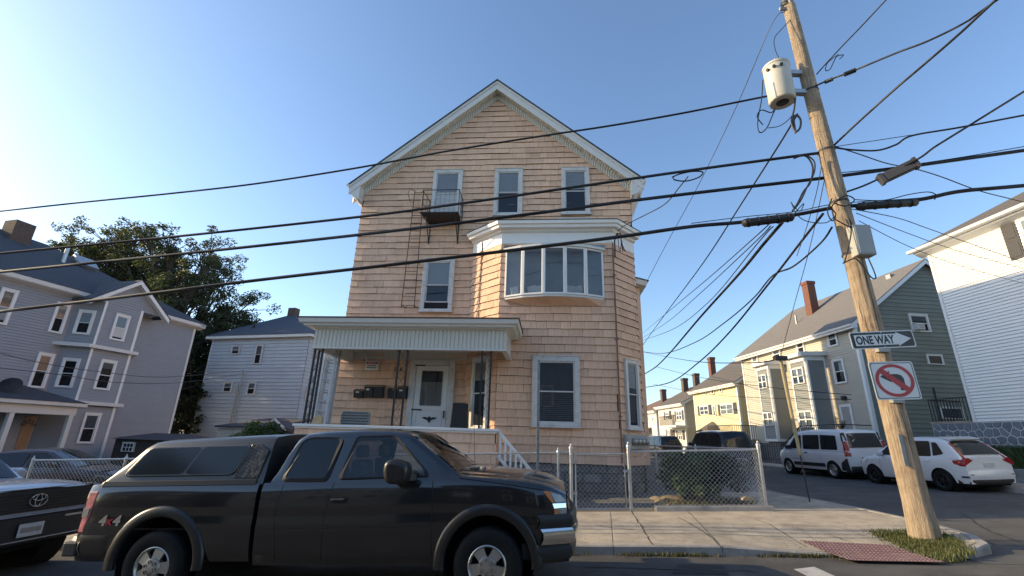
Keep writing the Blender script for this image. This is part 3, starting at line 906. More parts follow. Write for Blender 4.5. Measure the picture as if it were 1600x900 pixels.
# wrought-iron posts
def post(pts, zb=1.966, zt=3.95, w=.045):
    mb = MB()
    for x, y in pts: mb.box(x - w / 2, x + w / 2, y - w / 2, y + w / 2, zb, zt)
    for (xa, ya), (xb, yb) in zip(pts[:-1], pts[1:]):
        n = 6
        for i in range(n):
            za, zc = zb + (zt - zb) * i / n, zb + (zt - zb) * (i + 1) / n
            mb.tube([(xa, ya, za), (xb, yb, zc)], .005, 4); mb.tube([(xb, yb, za), (xa, ya, zc)], .005, 4)
    return mb.build('post', 'iron', H)
post([(-6.46, 12.32), (-6.46, 12.08), (-6.24, 12.08)])
post([(-4.08, 12.08), (-3.84, 12.08)])
post([(-1.80, 12.08), (-1.56, 12.08)])
# storm door
mb = MB()
dx0, dx1, dz0, dz1 = -4.42, -2.98, 1.24, 4.06
for s0, s1, z0, z1 in ((dx0, dx0 + .19, dz0, dz1), (dx1 - .19, dx1, dz0, dz1), (dx0 + .19, dx1 - .19, dz1 - .17, dz1)):
    wbox(mb, (0, D0 - .022), 0.0, s0, s1, -.01, .07, z0, z1)
dr = mb.build('door_frame', 'old_trim', H, bevel=.01)
mb = MB()
sx0, sx1, sz1 = dx0 + .20, dx1 - .20, dz1 - .18
gx0, gx1, gz0, gz1 = sx0 + .17, sx1 - .15, 2.62, 3.73
for s0, s1, z0, z1 in ((sx0, gx0, dz0, sz1), (gx1, sx1, dz0, sz1), (gx0, gx1, gz1, sz1), (gx0, gx1, dz0, gz0)):
    wbox(mb, (0, D0 - .022), 0.0, s0, s1, .0, .045, z0, z1)
door = mb.build('door', 'door_white', H)
mb = MB()
for s0, s1, z0, z1 in ((sx0 + .11, sx0 + .125, 1.5, 2.48), (sx1 - .125, sx1 - .11, 1.5, 2.48), (sx0 + .11, sx1 - .11, 2.48, 2.495), (sx0 + .11, sx1 - .11, 2.2 - .3, 2.2 - .285)):
    wbox(mb, (0, D0 - .022), 0.0, s0, s1, .045, .052, z0, z1)
mb.build('panel_moulding', 'old_trim', door)
mb = MB(); mb.poly([(gx0, D0 - .062, gz0), (gx1, D0 - .062, gz0), (gx1, D0 - .062, gz1), (gx0, D0 - .062, gz1)]); mb.build('pane', 'pane', door, norm=False)
mb = MB(); mb.poly([(gx0, D0 - .050, gz0), (gx1, D0 - .050, gz0), (gx1, D0 - .050, gz0 + .74), (gx0, D0 - .050, gz0 + .74)]); mb.build('curtain', 'curtain', door, norm=False)
mb = MB(); mb.poly([(gx0, D0 - .044, gz0), (gx1, D0 - .044, gz0), (gx1, D0 - .044, gz1), (gx0, D0 - .044, gz1)]); mb.build('room_dark', 'interior', door, norm=False)
mb = MB()                                             # scalloped edge of the glass
def scal(a, b, nrm):
    a, b = Vector(a), Vector(b); n = int((b - a).length / .075)
    for i in range(n):
        c = a.lerp(b, (i + .5) / n); r = .03
        mb.prism([(c.x + r * math.cos(t * .785), c.y + r * math.sin(t * .785)) for t in range(8)], 'y', D0 - .071, D0 - .064)
scal((gx0, gz0), (gx1, gz0), 0); scal((gx0, gz1), (gx1, gz1), 0); scal((gx0, gz0), (gx0, gz1), 0); scal((gx1, gz0), (gx1, gz1), 0)
mb.build('scalloped_edge', 'door_white', door)
mb = MB()
for z in (2.50, sz1 - .02):
    mb = MB(); mb.box(sx0 - .05, sx0 + .28, D0 - .10, D0 - .07, z, z + .035); mb.build('hinge', 'iron', door)
mb = MB(); mb.box(sx1 - .07, sx1 - .045, D0 - .12, D0 - .068, 2.28, 2.50); mb.build('handle', 'iron', door)
mb = MB()                                             # spread-winged eagle ornament
cx, cz = (sx0 + sx1) / 2 + .02, 2.24
E_ = [(-.24, .045), (-.14, .065), (-.05, .04), (-.03, .07), (0, .085), (.03, .07), (.05, .04), (.14, .065), (.24, .045), (.16, .005), (.07, -.02), (.035, -.06), (.02, -.10), (-.02, -.10), (-.035, -.06), (-.07, -.02), (-.16, .005)]
mb.prism([(cx + p[0], cz + p[1]) for p in E_], 'y', D0 - .085, D0 - .069); mb.build('eagle_ornament', 'iron', door)
# steps with a white railing on the right of the porch
mb = MB()
for i in range(5):
    mb.box(PX1 + .02 + i * .27, PX1 + .02 + (i + 1) * .27 + .02, 12.16, 13.3, 0, 1.2 - (i + 1) * .165)
mb.build('steps', 'concrete', H)
mb = MB()
ra, rb = Vector((PX1 + .04, 12.06, 1.93)), Vector((-.42, 12.06, .98))
mb.bar(ra, rb, .075, .07); mb.bar(ra - Vector((0, 0, .60)), rb - Vector((0, 0, .56)), .05, .07)
mb.box(-.50, -.33, 11.98, 12.14, .2, 1.02)
rl_ = mb.build('stair_railing', 'trim_bright', H, bevel=.006, seg=1)
for i in range(6):
    t = (i + .5) / 6.6; p = ra.lerp(rb, t)
    mb = MB(); mb.box(p.x - .025, p.x + .025, 12.035, 12.085, p.z - .6, p.z - .03); mb.build('baluster', 'trim_bright', rl_, norm=False)
# iron fire balcony with its ladder
mb = MB()
mb.prism([(-4.36, 13.52), (-3.05, 13.52), (-3.11, 14.38), (-4.29, 14.38)], 'z', 8.86, 8.90)
fe = mb.build('fire_balcony', 'iron', H)
mb = MB()
for x, y in ((-4.34, 13.54), (-3.07, 13.54), (-3.1, 14.36), (-4.30, 14.36)): mb.tube([(x, y, 8.9), (x, y, 9.74)], .014, 5)
mb.tube([(-4.30, 14.36, 9.74), (-4.34, 13.54, 9.74), (-3.07, 13.54, 9.74), (-3.10, 14.36, 9.74)], .016, 5)
mb.tube([(-4.30, 14.36, 9.3), (-4.34, 13.54, 9.3)], .01, 4)
for i in range(1, 8):
    x = -4.34 + i * 1.27 / 8
    mb.tube([(x, 13.54, 8.9), (x, 13.54, 9.74)], .0045, 4)
for i in range(1, 5):
    y = 13.54 + i * .82 / 5
    mb.tube([(-3.07 - .006 * i, y, 8.9), (-3.07 - .006 * i, y, 9.74)], .0045, 4)
mb.build('railing', 'iron', fe)
for x in (-4.22, -3.2):
    mb = MB(); mb.tube([(x, 14.36, 8.15), (x, 14.2, 8.35), (x, 13.75, 8.84)], .022, 5); mb.tube([(x, 14.37, 8.86), (x, 14.37, 8.1)], .022, 5); mb.build('bracket', 'iron', fe)
mb = MB()
lt, lb = (-4.82, -4.50, 14.12, 10.07), (-4.9, -4.46, 14.22, 5.74)
mb.tube([(lt[0], lt[2], lt[3]), (lb[0], lb[2], lb[3])], .015, 5); mb.tube([(lt[1], lt[2], lt[3]), (lb[1], lb[2], lb[3])], .015, 5)
for i in range(15):
    t = (i + .3) / 14.6
    p = [lt[k] + (lb[k] - lt[k]) * t for k in range(4)]
    mb.tube([(p[0], p[2], p[3]), (p[1], p[2], p[3])], .011, 4)
for z in (7.35, 5.85):
    for x in (-4.87, -4.47): mb.tube([(x, 14.2, z), (x + .02, 14.39, z - .04), (x + .1, 14.39, z - .06)], .012, 4)
mb.tube([(-4.82, 14.12, 10.05), (-4.95, 14.0, 10.08), (-5.02, 14.0, 9.9), (-4.95, 14.1, 9.62), (-4.84, 14.12, 9.6)], .011, 4)
mb.tube([(-4.5, 14.12, 10.05), (-4.5, 13.8, 9.78), (-4.34, 13.54, 9.74)], .012, 4)
mb.build('escape_ladder', 'iron_rust', H)
# meters on the right face of the bay
mo = (1.94, 13.5)
mb = MB(); wbox(mb, mo, ar, .12, 1.16, .0, .15, 1.56, 1.95); wbox(mb, mo, ar, .12, .26, .15, .2, 1.5, 1.98)
mt = mb.build('meter_board', 'box_grey', H, bevel=.008)
for i in range(4):
    c = Vector(wpt(mo, ar, .40 + i * .2, .15, 1.76)); ax = Vector(wpt((0, 0), ar, 0, 1, 0))
    mb = MB(); mb.lathe([(.0, .13), (.06, .128), (.085, .10), (.09, .0)], c, ax, 14); mb.build('meter', 'clearlens', mt, smooth=50, norm=False)
    mb = MB(); mb.lathe([(.097, 0), (.097, .035), (.09, .04)], c, ax, 14); mb.build('meter_ring', 'galv_dull', mt, norm=False)
# service head at the bay roof corner
mb = MB()
sh = (2.15, 13.42, 8.0)
mb.tube([(2.02, 13.45, 7.2), (2.02, 13.42, 7.75), (2.10, 13.34, 7.98), (2.2, 13.25, 7.9)], .02, 6)
for k in range(3):
    mb.tube([(2.1, 13.3, 7.95), (2.0 + .1 * k, 13.2, 7.7), (2.0 + .12 * k, 13.22, 7.35), (2.15 + .08 * k, 13.24, 7.3), (2.2, 13.24, 7.6), (2.18, 13.28, 8.0)], .011, 5)
mb.build('service_head', 'wire', H)
# side bay and rear wing that just show on the right
mb = MB(); mb.prism([(U1, 17.0), (3.55, 17.6), (3.55, 20.2), (U1, 20.8)], 'z', 1.0, 7.55); mb.build('side_bay', 'shingle', H)
mb = MB(); mb.loft2([(U1, 16.6, 7.56), (3.75, 17.3, 7.56), (3.75, 20.5, 7.56), (U1, 21.2, 7.56)], [(U1, 16.6, 7.75), (3.80, 17.25, 7.75), (3.80, 20.55, 7.75), (U1, 21.2, 7.75)])
mb.build('side_bay_cornice', 'trim', H)
mb = MB(); mb.loft2([(U1, 16.55, 7.76), (3.85, 17.2, 7.76), (3.85, 20.6, 7.76), (U1, 21.25, 7.76)], [(U1, 16.9, 8.2), (2.9, 17.6, 8.2), (2.9, 20.2, 8.2), (U1, 21, 8.2)]); mb.build('side_bay_roof', 'roof_dark', H)
RW = thing('grey_rear_building', 'plain grey wall of a building just showing behind the corner house', 'building', A_, (3.0, 28, .2))
mb = MB(); mb.box(.5, 4.62, 27.5, 36, -.3, 6.3)
rwo = mb.build('wall', 'found_grey', RW)
mb = MB(); mb.box(.4, 4.72, 27.4, 36.1, 6.3, 6.42); mb.build('roof', 'roof_dark', RW)

# ------------------------------------------------------------------ things on the porch
mbx = []
def mailbox(u, z, w, h, label, leaf=True):
    mb = MB()
    mb.prism([(13.98 + .25, z), (D0 - .03, z), (D0 - .03, z + h), (D0 - .08, z + h), (13.98 + .22, z + h - .06)], 'x', u, u + w)
    t = tag(mb.build('mailbox', 'blackplastic', fr=A_, base=(u, D0, z), bevel=.008), label, 'mailbox', 'mailboxes on the porch wall')
    m2 = MB(); m2.prism([(13.98 + .19, z + h - .075), (13.98 + .23, z + h - .05), (D0 - .06, z + h + .015), (D0 - .05, z + h - .0)], 'x', u - .012, u + w + .012); m2.build('lid', 'blackplastic', t)
    if leaf:
        m2 = MB(); m2.box(u + w * .25, u + w * .6, 13.98 + .222, 13.98 + .226, z + h * .55, z + h * .55 + .05); m2.build('label_plate', 'paper', t)
mailbox(-6.13, 2.83, .30, .26, 'black mailbox, lowest and leftmost of the three left of the iron post')
mailbox(-5.80, 2.85, .28, .38, 'black mailbox in the middle of the three left of the iron post')
mailbox(-5.49, 2.85, .29, .38, 'black mailbox, right one of the three left of the iron post', False)
mailbox(-5.04, 2.84, .27, .30, 'black mailbox behind the middle iron post, the left one of the two', False)
mailbox(-4.74, 2.84, .30, .38, 'black mailbox beside the door frame, the right one of the two')
for k, (dx, ch) in enumerate(((-4.93, '3'), (-4.74, '6'))):
    v, f = text_faces(ch, .17, .004)
    mb = MB(); mb.add([(dx + p[0], D0 - .046, 3.74 + p[1]) for p in v], f)
    mb.build('house_number', 'iron_rust', H, norm=False)
sg = MB(); sg.box(-5.92, -5.48, D0 - .05, D0 - .035, 3.70, 4.0)
sgo = tag(sg.build('warning_sign', 'sign_white', fr=A_, base=(-5.7, D0 - .04, 3.7)), 'small white notice with a red heading on the porch wall', 'sign')
mb = MB(); mb.box(-5.89, -5.51, D0 - .054, D0 - .0515, 3.90, 3.97); mb.build('heading', 'sign_red', sgo)
for ln_, z in (('WARNING', 3.935),):
    v, f = text_faces(ln_, .062, .001); mb = MB(); mb.add([(-5.70 + p[0], D0 - .057, z + p[1]) for p in v], f); mb.build('lettering', 'sign_white', sgo, norm=False)
mb = MB()
for z, a, b in ((3.83, -5.86, -5.56), (3.765, -5.87, -5.54)):
    x = a
    while x < b:
        l_ = random.uniform(.02, .05); mb.box(x, min(b, x + l_), D0 - .053, D0 - .0515, z, z + .035); x += l_ + .012
mb.build('print_lines', 'sign_black', sgo)
mb = MB(); mb.lathe([(0, 0), (.05, 0), (.05, .09), (.03, .11)], (-5.93, D0 - .02, 4.03), (0, -1, -.2), 12); mb.box(-5.96, -5.90, D0 - .05, D0 - .02, 4.05, 4.14)
so = tag(mb.build('security_camera', 'trim_bright', fr=A_, base=(-5.93, D0, 4.03), smooth=40), 'small white security camera under the porch ceiling', 'camera')
mb = MB(); mb.lathe([(0, .112), (.028, .112)], (-5.93, D0 - .02, 4.03), (0, -1, -.2), 12); mb.build('lens', 'sign_black', so, norm=False)
# patterned chair back
CH = thing('porch_chair', 'porch chair with a black and white patterned back cushion', 'chair', A_, (-5.6, 13.3, 1.24))
mb = MB(); mb.prism(rpoly([(-6.04, 1.72), (-5.17, 1.70), (-5.16, 2.36), (-6.02, 2.38)], .1), 'y', 13.3, 13.42); mb.build('back_cushion', 'cushion_light', CH, bevel=.03, smooth=50)
mb = MB()
for i in range(11):
    for j in range(8):
        x, z = -5.97 + i * .075 + (.037 if j % 2 else 0), 1.8 + j * .075
        if x < -5.2: mb.prism([(x - .03, z), (x, z - .022), (x + .03, z), (x, z + .022)], 'y', 13.292, 13.305)
mb.build('pattern', 'cushion_dark', CH)
mb = MB(); mb.box(-6.0, -5.2, 12.7, 13.35, 1.62, 1.72)
for x in (-5.96, -5.24):
    for y in (12.74, 13.3): mb.box(x - .02, x + .02, y - .02, y + .02, 1.24, 1.62)
mb.build('seat', 'cushion_dark', CH)
BC = thing('black_chair', 'black high-backed chair beside the porch door', 'chair', A_, (-2.6, 13.7, 1.24))
mb = MB(); mb.prism(rpoly([(-2.93, 1.6), (-2.36, 1.6), (-2.40, 2.70), (-2.86, 2.70)], .05), 'y', 13.72, 13.8); mb.build('backrest', 'cushion_dark', BC, bevel=.02)
mb = MB(); mb.box(-2.95, -2.35, 13.2, 13.72, 1.62, 1.72); mb.build('seat', 'cushion_dark', BC, bevel=.02)
for x in (-2.92, -2.38):
    for y in (13.24, 13.76):
        mb = MB(); mb.box(x - .02, x + .02, y - .02, y + .02, 1.24, 1.62); mb.build('leg', 'iron', BC)
mb = MB(); mb.prism([(-6.22, 1.966), (-5.95, 1.966), (-5.93, 2.12), (-6.0, 2.2), (-6.16, 2.16)], 'y', 12.0, 12.12)
tag(mb.build('wood_block', 'wood_raw', fr=A_, base=(-6.1, 12.06, 1.966), bevel=.02), 'small pale wooden carving on the porch wall cap beside the patterned chair', 'carving')
# aluminium ladder leaning at the porch end
LD = thing('extension_ladder', 'silver aluminium extension ladder standing at the left end of the porch', 'ladder', A_, (-6.75, 12.95, .1))
def lad(xa, xb, w0, yb, yt, zt, n, nm):
    mb = MB()
    for x0, x1 in ((xa, xb), (xa + w0, xb + w0)): mb.bar((x0, yb, .1), (x1, yt, zt), .035, .075, up=(1, 0, 0))
    rr = mb.build(nm, 'alu', LD)
    for i in range(n):
        t = (i + .6) / n; x = xa + (xb - xa) * t; y = yb + (yt - yb) * t; z = .1 + (zt - .1) * t
        m2 = MB(); m2.tube([(x, y, z), (x + w0, y, z)], .018, 6); m2.build('rung', 'alu', rr, norm=False)
lad(-6.62, -6.68, .34, 12.85, 13.1, 4.22, 14, 'rails')
lad(-6.56, -6.60, .34, 12.95, 13.2, 4.14, 14, 'fly_rails')
# ------------------------------------------------------------------ houses along the side street (frame B: x into the houses, y away)
NEG = -math.pi / 2
FX = 19.445
def leanbox(hit, px0, py0, px1, py1, c):
    """bounding box of an upright rectangle whose sides lean towards the zenith point of the view"""
    xm, ym = (px0 + px1) / 2, (py0 + py1) / 2
    l = (xm - 850) / (ym + 1750); d = abs(l) * (py1 - py0) / 2
    return (hit(px0 + d, ym, c)[0], hit(px1 - d, ym, c)[0]), (hit(xm - l * (ym - py0), py0, c)[1], hit(xm + l * (py1 - ym), py1, c)[1])
def pbx(px0, py0, px1, py1, x, y1):
    """pixel box on the street wall x -> (s0, s1, z0, z1) with s measured from y1 towards the camera"""
    (ya, yb), (za, zb) = leanbox(B_.hx, px0, py0, px1, py1, x)
    return y1 - ya, y1 - yb, min(za, zb), max(za, zb)
def gable_roof(t, x0, x1, y0, y1, ez, rz, m, ov=.35, oy=.3, th=.12, trim='trim_bright'):
    xm = (x0 + x1) / 2; sl = (rz - ez) / (xm - x0)
    mb = MB()
    a, b = ez - sl * ov, ez - sl * ov
    for sx, xe in ((-1, x0 - ov), (1, x1 + ov)):
        mb.loft2([(xm, y0 - oy, rz + th), (xe, y0 - oy, a + th), (xe, y0 - oy, a + th - .05), (xm, y0 - oy, rz + th - .05)],
                 [(xm, y1 + oy, rz + th), (xe, y1 + oy, a + th), (xe, y1 + oy, a + th - .05), (xm, y1 + oy, rz + th - .05)])
    ro = mb.build('roof', m, t)
    mb = MB()
    for sx, xe, xw in ((-1, x0 - ov, x0), (1, x1 + ov, x1)):
        q = [(xw, ez - .32), (xe, a - .14), (xe - .03 * -sx * 0, a + th - .052), (xm, rz + th - .052), (xm, rz + th - .26)]
        for d0, d1 in ((y0 - oy + .01, y0 - oy + .06), (y1 + oy - .06, y1 + oy - .01)):
            qq = [(xe, a + th - .28), (xe, a + th - .054), (xm, rz + th - .054), (xm, rz + th - .28)]
            mb.loft2([(p[0], d0, p[1]) for p in qq], [(p[0], d1, p[1]) for p in qq])
        g_ = [(xw, ez - .36), (xe - sx * .02, a - .17), (xe, a - .12), (xe, a + th - .054), (xw, ez + .02)]
        mb.loft2([(p[0], y0 - oy + .062, p[1]) for p in g_], [(p[0], y1 + oy - .062, p[1]) for p in g_])
        gt = [(xe + sx * .003, a + th - .06), (xe + sx * .11, a + th - .07), (xe + sx * .09, a + th - .16), (xe + sx * .003, a + th - .18)]
        mb.loft2([(p[0], y0 - oy, p[1]) for p in gt], [(p[0], y1 + oy, p[1]) for p in gt])
    mb.build('eaves', trim, t)
    return ro
def stack(ro, x, y, z0, z1, w=.3, m='brick'):
    mb = MB(); mb.box(x - w, x + w, y - w, y + w, z0, z1); mb.box(x - w - .04, x + w + .04, y - w - .04, y + w + .04, z1 - .22, z1 - .02)
    return mb.build('chimney', m, ro)

# cream house with green gable
y0, y1, ez, rz, x1 = 21.6, 32.0, 8.04, 11.62, FX + 9.48
HB_ = thing('cream_house', 'cream clapboard house with two grey bays and a dark green gable end', 'house', B_, (FX, y0, .75))
mb = MB(); mb.prism([(FX + .015, .3), (x1, .3), (x1, ez), ((FX + x1) / 2, rz), (FX + .015, ez)], 'y', y0 + .015, y1)
wl = mb.build('wall', 'siding_cream', HB_)
mb = MB(); siding([(0, 1.95), (y1 - y0, 1.95), (y1 - y0, ez - .1), (0, ez - .1)], .13, (FX, y1), NEG, mb, .032); mb.build('street_siding', 'siding_cream', wl, kind='stuff', norm=False)
mb = MB(); siding([(0, .6), (x1 - FX, .6), (x1 - FX, ez), ((x1 - FX) / 2, rz), (0, ez)], .22, (FX, y0), 0.0, mb, .03); mb.build('gable_siding', 'siding_green', wl, kind='stuff', norm=False)
mb = MB(); mb.box(FX - .05, FX + .12, y0 - .045, y0 + .12, 1.9, ez - .2); mb.build('corner_board', 'trim_bright', HB_)
mb = MB(); mb.box(FX - .05, FX + .1, y1 - .1, y1 + .02, 1.9, ez - .2); mb.build('corner_board', 'trim_bright', HB_)
mb = MB(); mb.box(FX - .02, FX + .1, y0, y1, .2, 1.95); mb.build('foundation', 'found_grey', HB_)
ro = gable_roof(HB_, FX, x1, y0, y1, ez, rz, 'roof_grey')
cyy, cz = B_.hx(1268, 488, 22.2)
stack(ro, 22.3, cyy, 9.6, B_.hx(1265, 439, 22.3)[1], .27)
mb = MB(); mb.tube([(21.4, cyy + .5, 9.2), (21.4, cyy + .5, 10.2)], .06, 6); mb.box(23.2, 23.5, 22.6, 22.9, 10.9, 11.25); mb.build('vent', 'galv_dull', ro)
for px0, py0, px1, py1, k in ((1292, 518, 1312, 541, 'double'), (1244, 533, 1260, 552, 'double'), (1207, 545, 1222, 561, 'double'), (1175, 556, 1187, 573, 'double'), (1300, 561, 1326, 599, 'double')):
    s0, s1, z0, z1 = pbx(px0, py0, px1, py1, FX, y1)
    window(HB_, (FX, y1), NEG, s0, s1, z0, z1, k, 'trim_bright', .08, 'pane_dark', sill=False, lower='pane_dark')
s0, s1, z0, z1 = pbx(1312, 632, 1340, 678, FX, y1)
mb = MB()
for a, b, c, d in ((s0, s0 + .12, z0 - .6, z1), (s1 - .12, s1, z0 - .6, z1), (s0 + .12, s1 - .12, z1 - .12, z1)): wbox(mb, (FX, y1), NEG, a, b, 0, .08, c, d)
df = mb.build('door_frame', 'trim_bright', HB_)
mb = MB(); wbox(mb, (FX, y1), NEG, s0 + .12, s1 - .12, 0, .05, z0 - .6, z1 - .12); mb.build('door', 'box_grey', HB_)
wy, wz = B_.hx(1304, 656, FX)
mb = MB()
random.seed(4)
for k in range(60):
    a = random.uniform(0, 6.28); r = random.uniform(.14, .26); p = wpt((FX, y1), NEG, y1 - wy + r * math.cos(a), .06, wz + r * math.sin(a))
    mb.add([(p[0] - random.uniform(0, .05), p[1] + random.uniform(-.07, .07), p[2] + random.uniform(-.07, .07)) for _ in range(3)], [(0, 1, 2)])
tag(mb.build('door_wreath', 'leaf_dark', fr=B_, base=(FX - .06, wy, wz), norm=False), 'dark round wreath on the cream house wall beside the grey door', 'wreath')
mb = MB(); mb.box(FX - .18, FX - .02, *(lambda v: (v[0] - .12, v[0] + .12, v[1] - .1, v[1] + .1))(B_.hx(1321, 622, FX))); mb.build('wall_lamp', 'iron', HB_, bevel=.03)
BXF = 18.45
for (pa, pb_, pc_, ptop, pbot, fwin) in ((1233, 1258, 1288, 562, 688, ((1237, 575, 1260, 600), (1248, 642, 1274, 668))), (1182, 1200, 1225, 574, 687, ((1184, 586, 1201, 607), (1193, 644, 1211, 665)))):
    ya = B_.hx(pa, ptop, BXF)[0]; yb = B_.hx(pb_, ptop, BXF)[0]; yc = B_.hx(pc_, ptop, FX)[0]
    zt_ = B_.hx(pa, ptop, BXF)[1]; zb_ = 2.15
    ln = ya - yb
    plan = [(FX, ya + .85), (BXF, ya), (BXF, yb), (FX, yc)]
    mb = MB(); mb.prism([(plan[0][0] + .2, plan[0][1]), (BXF + .02, ya), (BXF + .02, yb), (FX + .2, yc)], 'z', zb_, zt_); bo = mb.build('bay', 'siding_sage', HB_)
    mb = MB()
    for (p, q) in zip(plan[:-1], plan[1:]):
        a = math.atan2(q[1] - p[1], q[0] - p[0]); l_ = math.hypot(q[0] - p[0], q[1] - p[1])
        siding([(0, zb_), (l_, zb_), (l_, zt_ - .25), (0, zt_ - .25)], .13, p, a, mb, .032)
    mb.build('bay_siding', 'siding_sage', bo, kind='stuff', norm=False)
    mb = MB()
    for (p, q) in zip(plan[:-1], plan[1:]):
        a = math.atan2(q[1] - p[1], q[0] - p[0]); l_ = math.hypot(q[0] - p[0], q[1] - p[1])
        wbox(mb, p, a, 0, .09, 0, .05, zb_, zt_ - .25); wbox(mb, p, a, l_ - .09, l_, 0, .05, zb_, zt_ - .25)
        wbox(mb, p, a, -.05, l_ + .05, 0, .056, zt_ - .25, zt_); wbox(mb, p, a, -.05, l_ + .05, 0, .06, zb_ - .12, zb_ + .02)
    mb.build('corner_board', 'trim_bright', bo)
    mb = MB(); mb.prism([(FX + .1, ya + 1.1), (BXF - .3, ya + .1), (BXF - .3, yb - .12), (FX + .1, yc - .35)], 'z', zt_, zt_ + .22); mb.build('bay_roof', 'trim', bo)
    mb = MB(); mb.prism([(FX + .1, ya + .8), (BXF + .08, ya - .05), (BXF + .08, yb + .05), (FX + .1, yc + .05)], 'z', .4, zb_ - .12); mb.build('bay_base', 'found_grey', bo)
    for bxp in fwin:
        s0, s1, z0, z1 = pbx(*bxp, BXF, ya)
        window(bo, (BXF, ya), NEG, max(.06, s0), min(ln - .06, s1), z0, z1, 'twin', 'trim_bright', .07, 'pane_dark', sill=False, lower='pane_dark')
# green gable windows and its air conditioner
for px0, py0, px1, py1, k in ((1417, 491, 1454, 519, 'double'), (1445, 554, 1474, 570, 'single'), (1466, 636, 1506, 655, 'single'), (1474, 490, 1490, 517, 'double')):
    (xa, xb), (za, zb) = leanbox(B_.hy, px0, py0, px1, py1, y0)
    window(HB_, (FX, y0), 0.0, xa - FX, xb - FX, zb, za, k, 'trim', .09, 'pane_dark', sill=False, lower='pane_dark')
xa, za = B_.hy(1424, 507, y0); xb, zb = B_.hy(1437, 517, y0)
mb = MB(); mb.box(xa, xb, y0 - .35, y0 - .04, zb, za)
ac = tag(mb.build('air_conditioner', 'trim', fr=B_, base=(xa, y0, zb), bevel=.02), 'white air conditioner in the upper window of the green gable', 'air conditioner')
mb = MB()
for i in range(5): mb.box(xa + .04, xb - .04, y0 - .356, y0 - .351, zb + .05 + i * (za - zb - .08) / 5, zb + .08 + i * (za - zb - .08) / 5)
mb.build('grille', 'galv_dull', ac)
mb = MB(); mb.tube([(B_.hy(1457, 606, y0)[0], y0 - .05, B_.hy(1457, 606, y0)[1]), (B_.hy(1475, 680, y0)[0], y0 - .05, B_.hy(1475, 680, y0)[1] - .4)], .03, 6); mb.build('drain_pipe', 'iron', HB_)
# landing, railing and steps at the cream house door
st = B_.hx(1250, 690, 17.6)[0]
LA = thing('front_landing', 'grey landing with steps and black iron railing before the cream house door', 'landing', B_, (18.4, 23, .75))
mb = MB(); mb.box(17.75, FX - .03, 21.7, 24.6, .3, 1.95); mb.build('landing', 'found_grey', LA)
mb = MB()
for i in range(7): mb.box(17.75, 18.9 - .0, 24.6 + i * .26, 24.6 + (i + 1) * .26, .3, 1.8 - i * .16)
mb.build('steps', 'found_grey', LA)
mb = MB()
for x, ya_, yb_, za_, zb_ in ((17.82, 21.75, 24.6, 2.0, 2.0), (17.82, 24.6, 26.4, 2.0, .95), (18.85, 24.7, 26.4, 2.0, .95)):
    mb.bar((x, ya_, za_ + .85), (x, yb_, zb_ + .85), .045); mb.bar((x, ya_, za_ + .1), (x, yb_, zb_ + .1), .03)
    n = int((yb_ - ya_) / .14)
    for i in range(n + 1):
        t = i / n; yy = ya_ + (yb_ - ya_) * t; zz = za_ + (zb_ - za_) * t
        mb.box(x - .009, x + .009, yy - .009, yy + .009, zz + .1, zz + .85)
mb.bar((17.82, 21.75, 2.85), (FX, 21.75, 2.85), .045)
mb.build('iron_railing', 'iron', LA)
mb = MB(); mb.prism([(18.0, 22.0), (18.35, 22.0), (18.35, 22.35), (18.0, 22.35)], 'z', 1.96, 2.5)
pt_ = tag(mb.build('planter', 'terracotta', fr=B_, base=(18.2, 22.2, 1.96)), 'brown planter with dry twigs on the landing behind the railing', 'planter')
mb = MB()
for k in range(70):
    a = random.uniform(0, 6.28); mb.tube([(18.2, 22.2, 2.5), (18.2 + .35 * math.cos(a) * random.random(), 22.2 + .35 * math.sin(a) * random.random(), 2.5 + random.uniform(.25, .6))], .006, 3)
mb.build('twigs', 'leaf_olive', pt_, kind='stuff', norm=False)
GF = thing('low_iron_fence', 'low black iron fence along the pavement below the cream house', 'fence', B_, (17.45, 28, .85))
mb = MB()
mb.bar((17.5, 25.8, 1.75), (17.5, 33.0, 1.75), .03); mb.bar((17.5, 25.8, 1.05), (17.5, 33.0, 1.05), .03)
mb.build('rails', 'iron', GF)
for i in range(34):
    m2 = MB(); yy = 25.8 + i * .218; m2.box(17.488, 17.512, yy - .012, yy + .012, .88, 1.9 if i % 5 else 2.0); m2.build('picket', 'iron', GF, norm=False)

# yellow house and the two pale houses beyond
def row_house(nm, label, ya, yb, ez, rz, dep, sid, side, roofm, base=.7):
    t = thing(nm, label, 'house', B_, (FX, ya, base))
    x1 = FX + dep
    mb = MB(); mb.prism([(FX + .015, .2), (x1, .2), (x1, ez), ((FX + x1) / 2, rz), (FX + .015, ez)], 'y', ya + .015, yb); wl = mb.build('wall', sid, t)
    mb = MB(); siding([(0, .7), (yb - ya, .7), (yb - ya, ez - .08), (0, ez - .08)], .13, (FX, yb), NEG, mb); mb.build('street_siding', sid, wl, kind='stuff', norm=False)
    mb = MB(); siding([(0, .6), (dep, .6), (dep, ez), (dep / 2, rz), (0, ez)], .13, (FX, ya), 0.0, mb); mb.build('gable_siding', side, wl, kind='stuff', norm=False)
    ro = gable_roof(t, FX, x1, ya, yb, ez, rz, roofm)
    mb = MB(); mb.box(FX - .05, FX + .1, ya - .045, ya + .1, .7, ez - .2); mb.build('corner_board', 'trim_bright', t)
    mb = MB(); mb.box(FX - .05, FX + .1, yb - .1, yb + .02, .7, ez - .2); mb.build('corner_board', 'trim_bright', t)
    return t, ro, yb
YH, ro, yb = row_house('yellow_house', 'pale yellow house with brown gable roof and dark shutters', 33.05, 40.05, 6.30, 8.9, 8.2, 'siding_yellow', 'siding_yellow', 'roof_taupe')
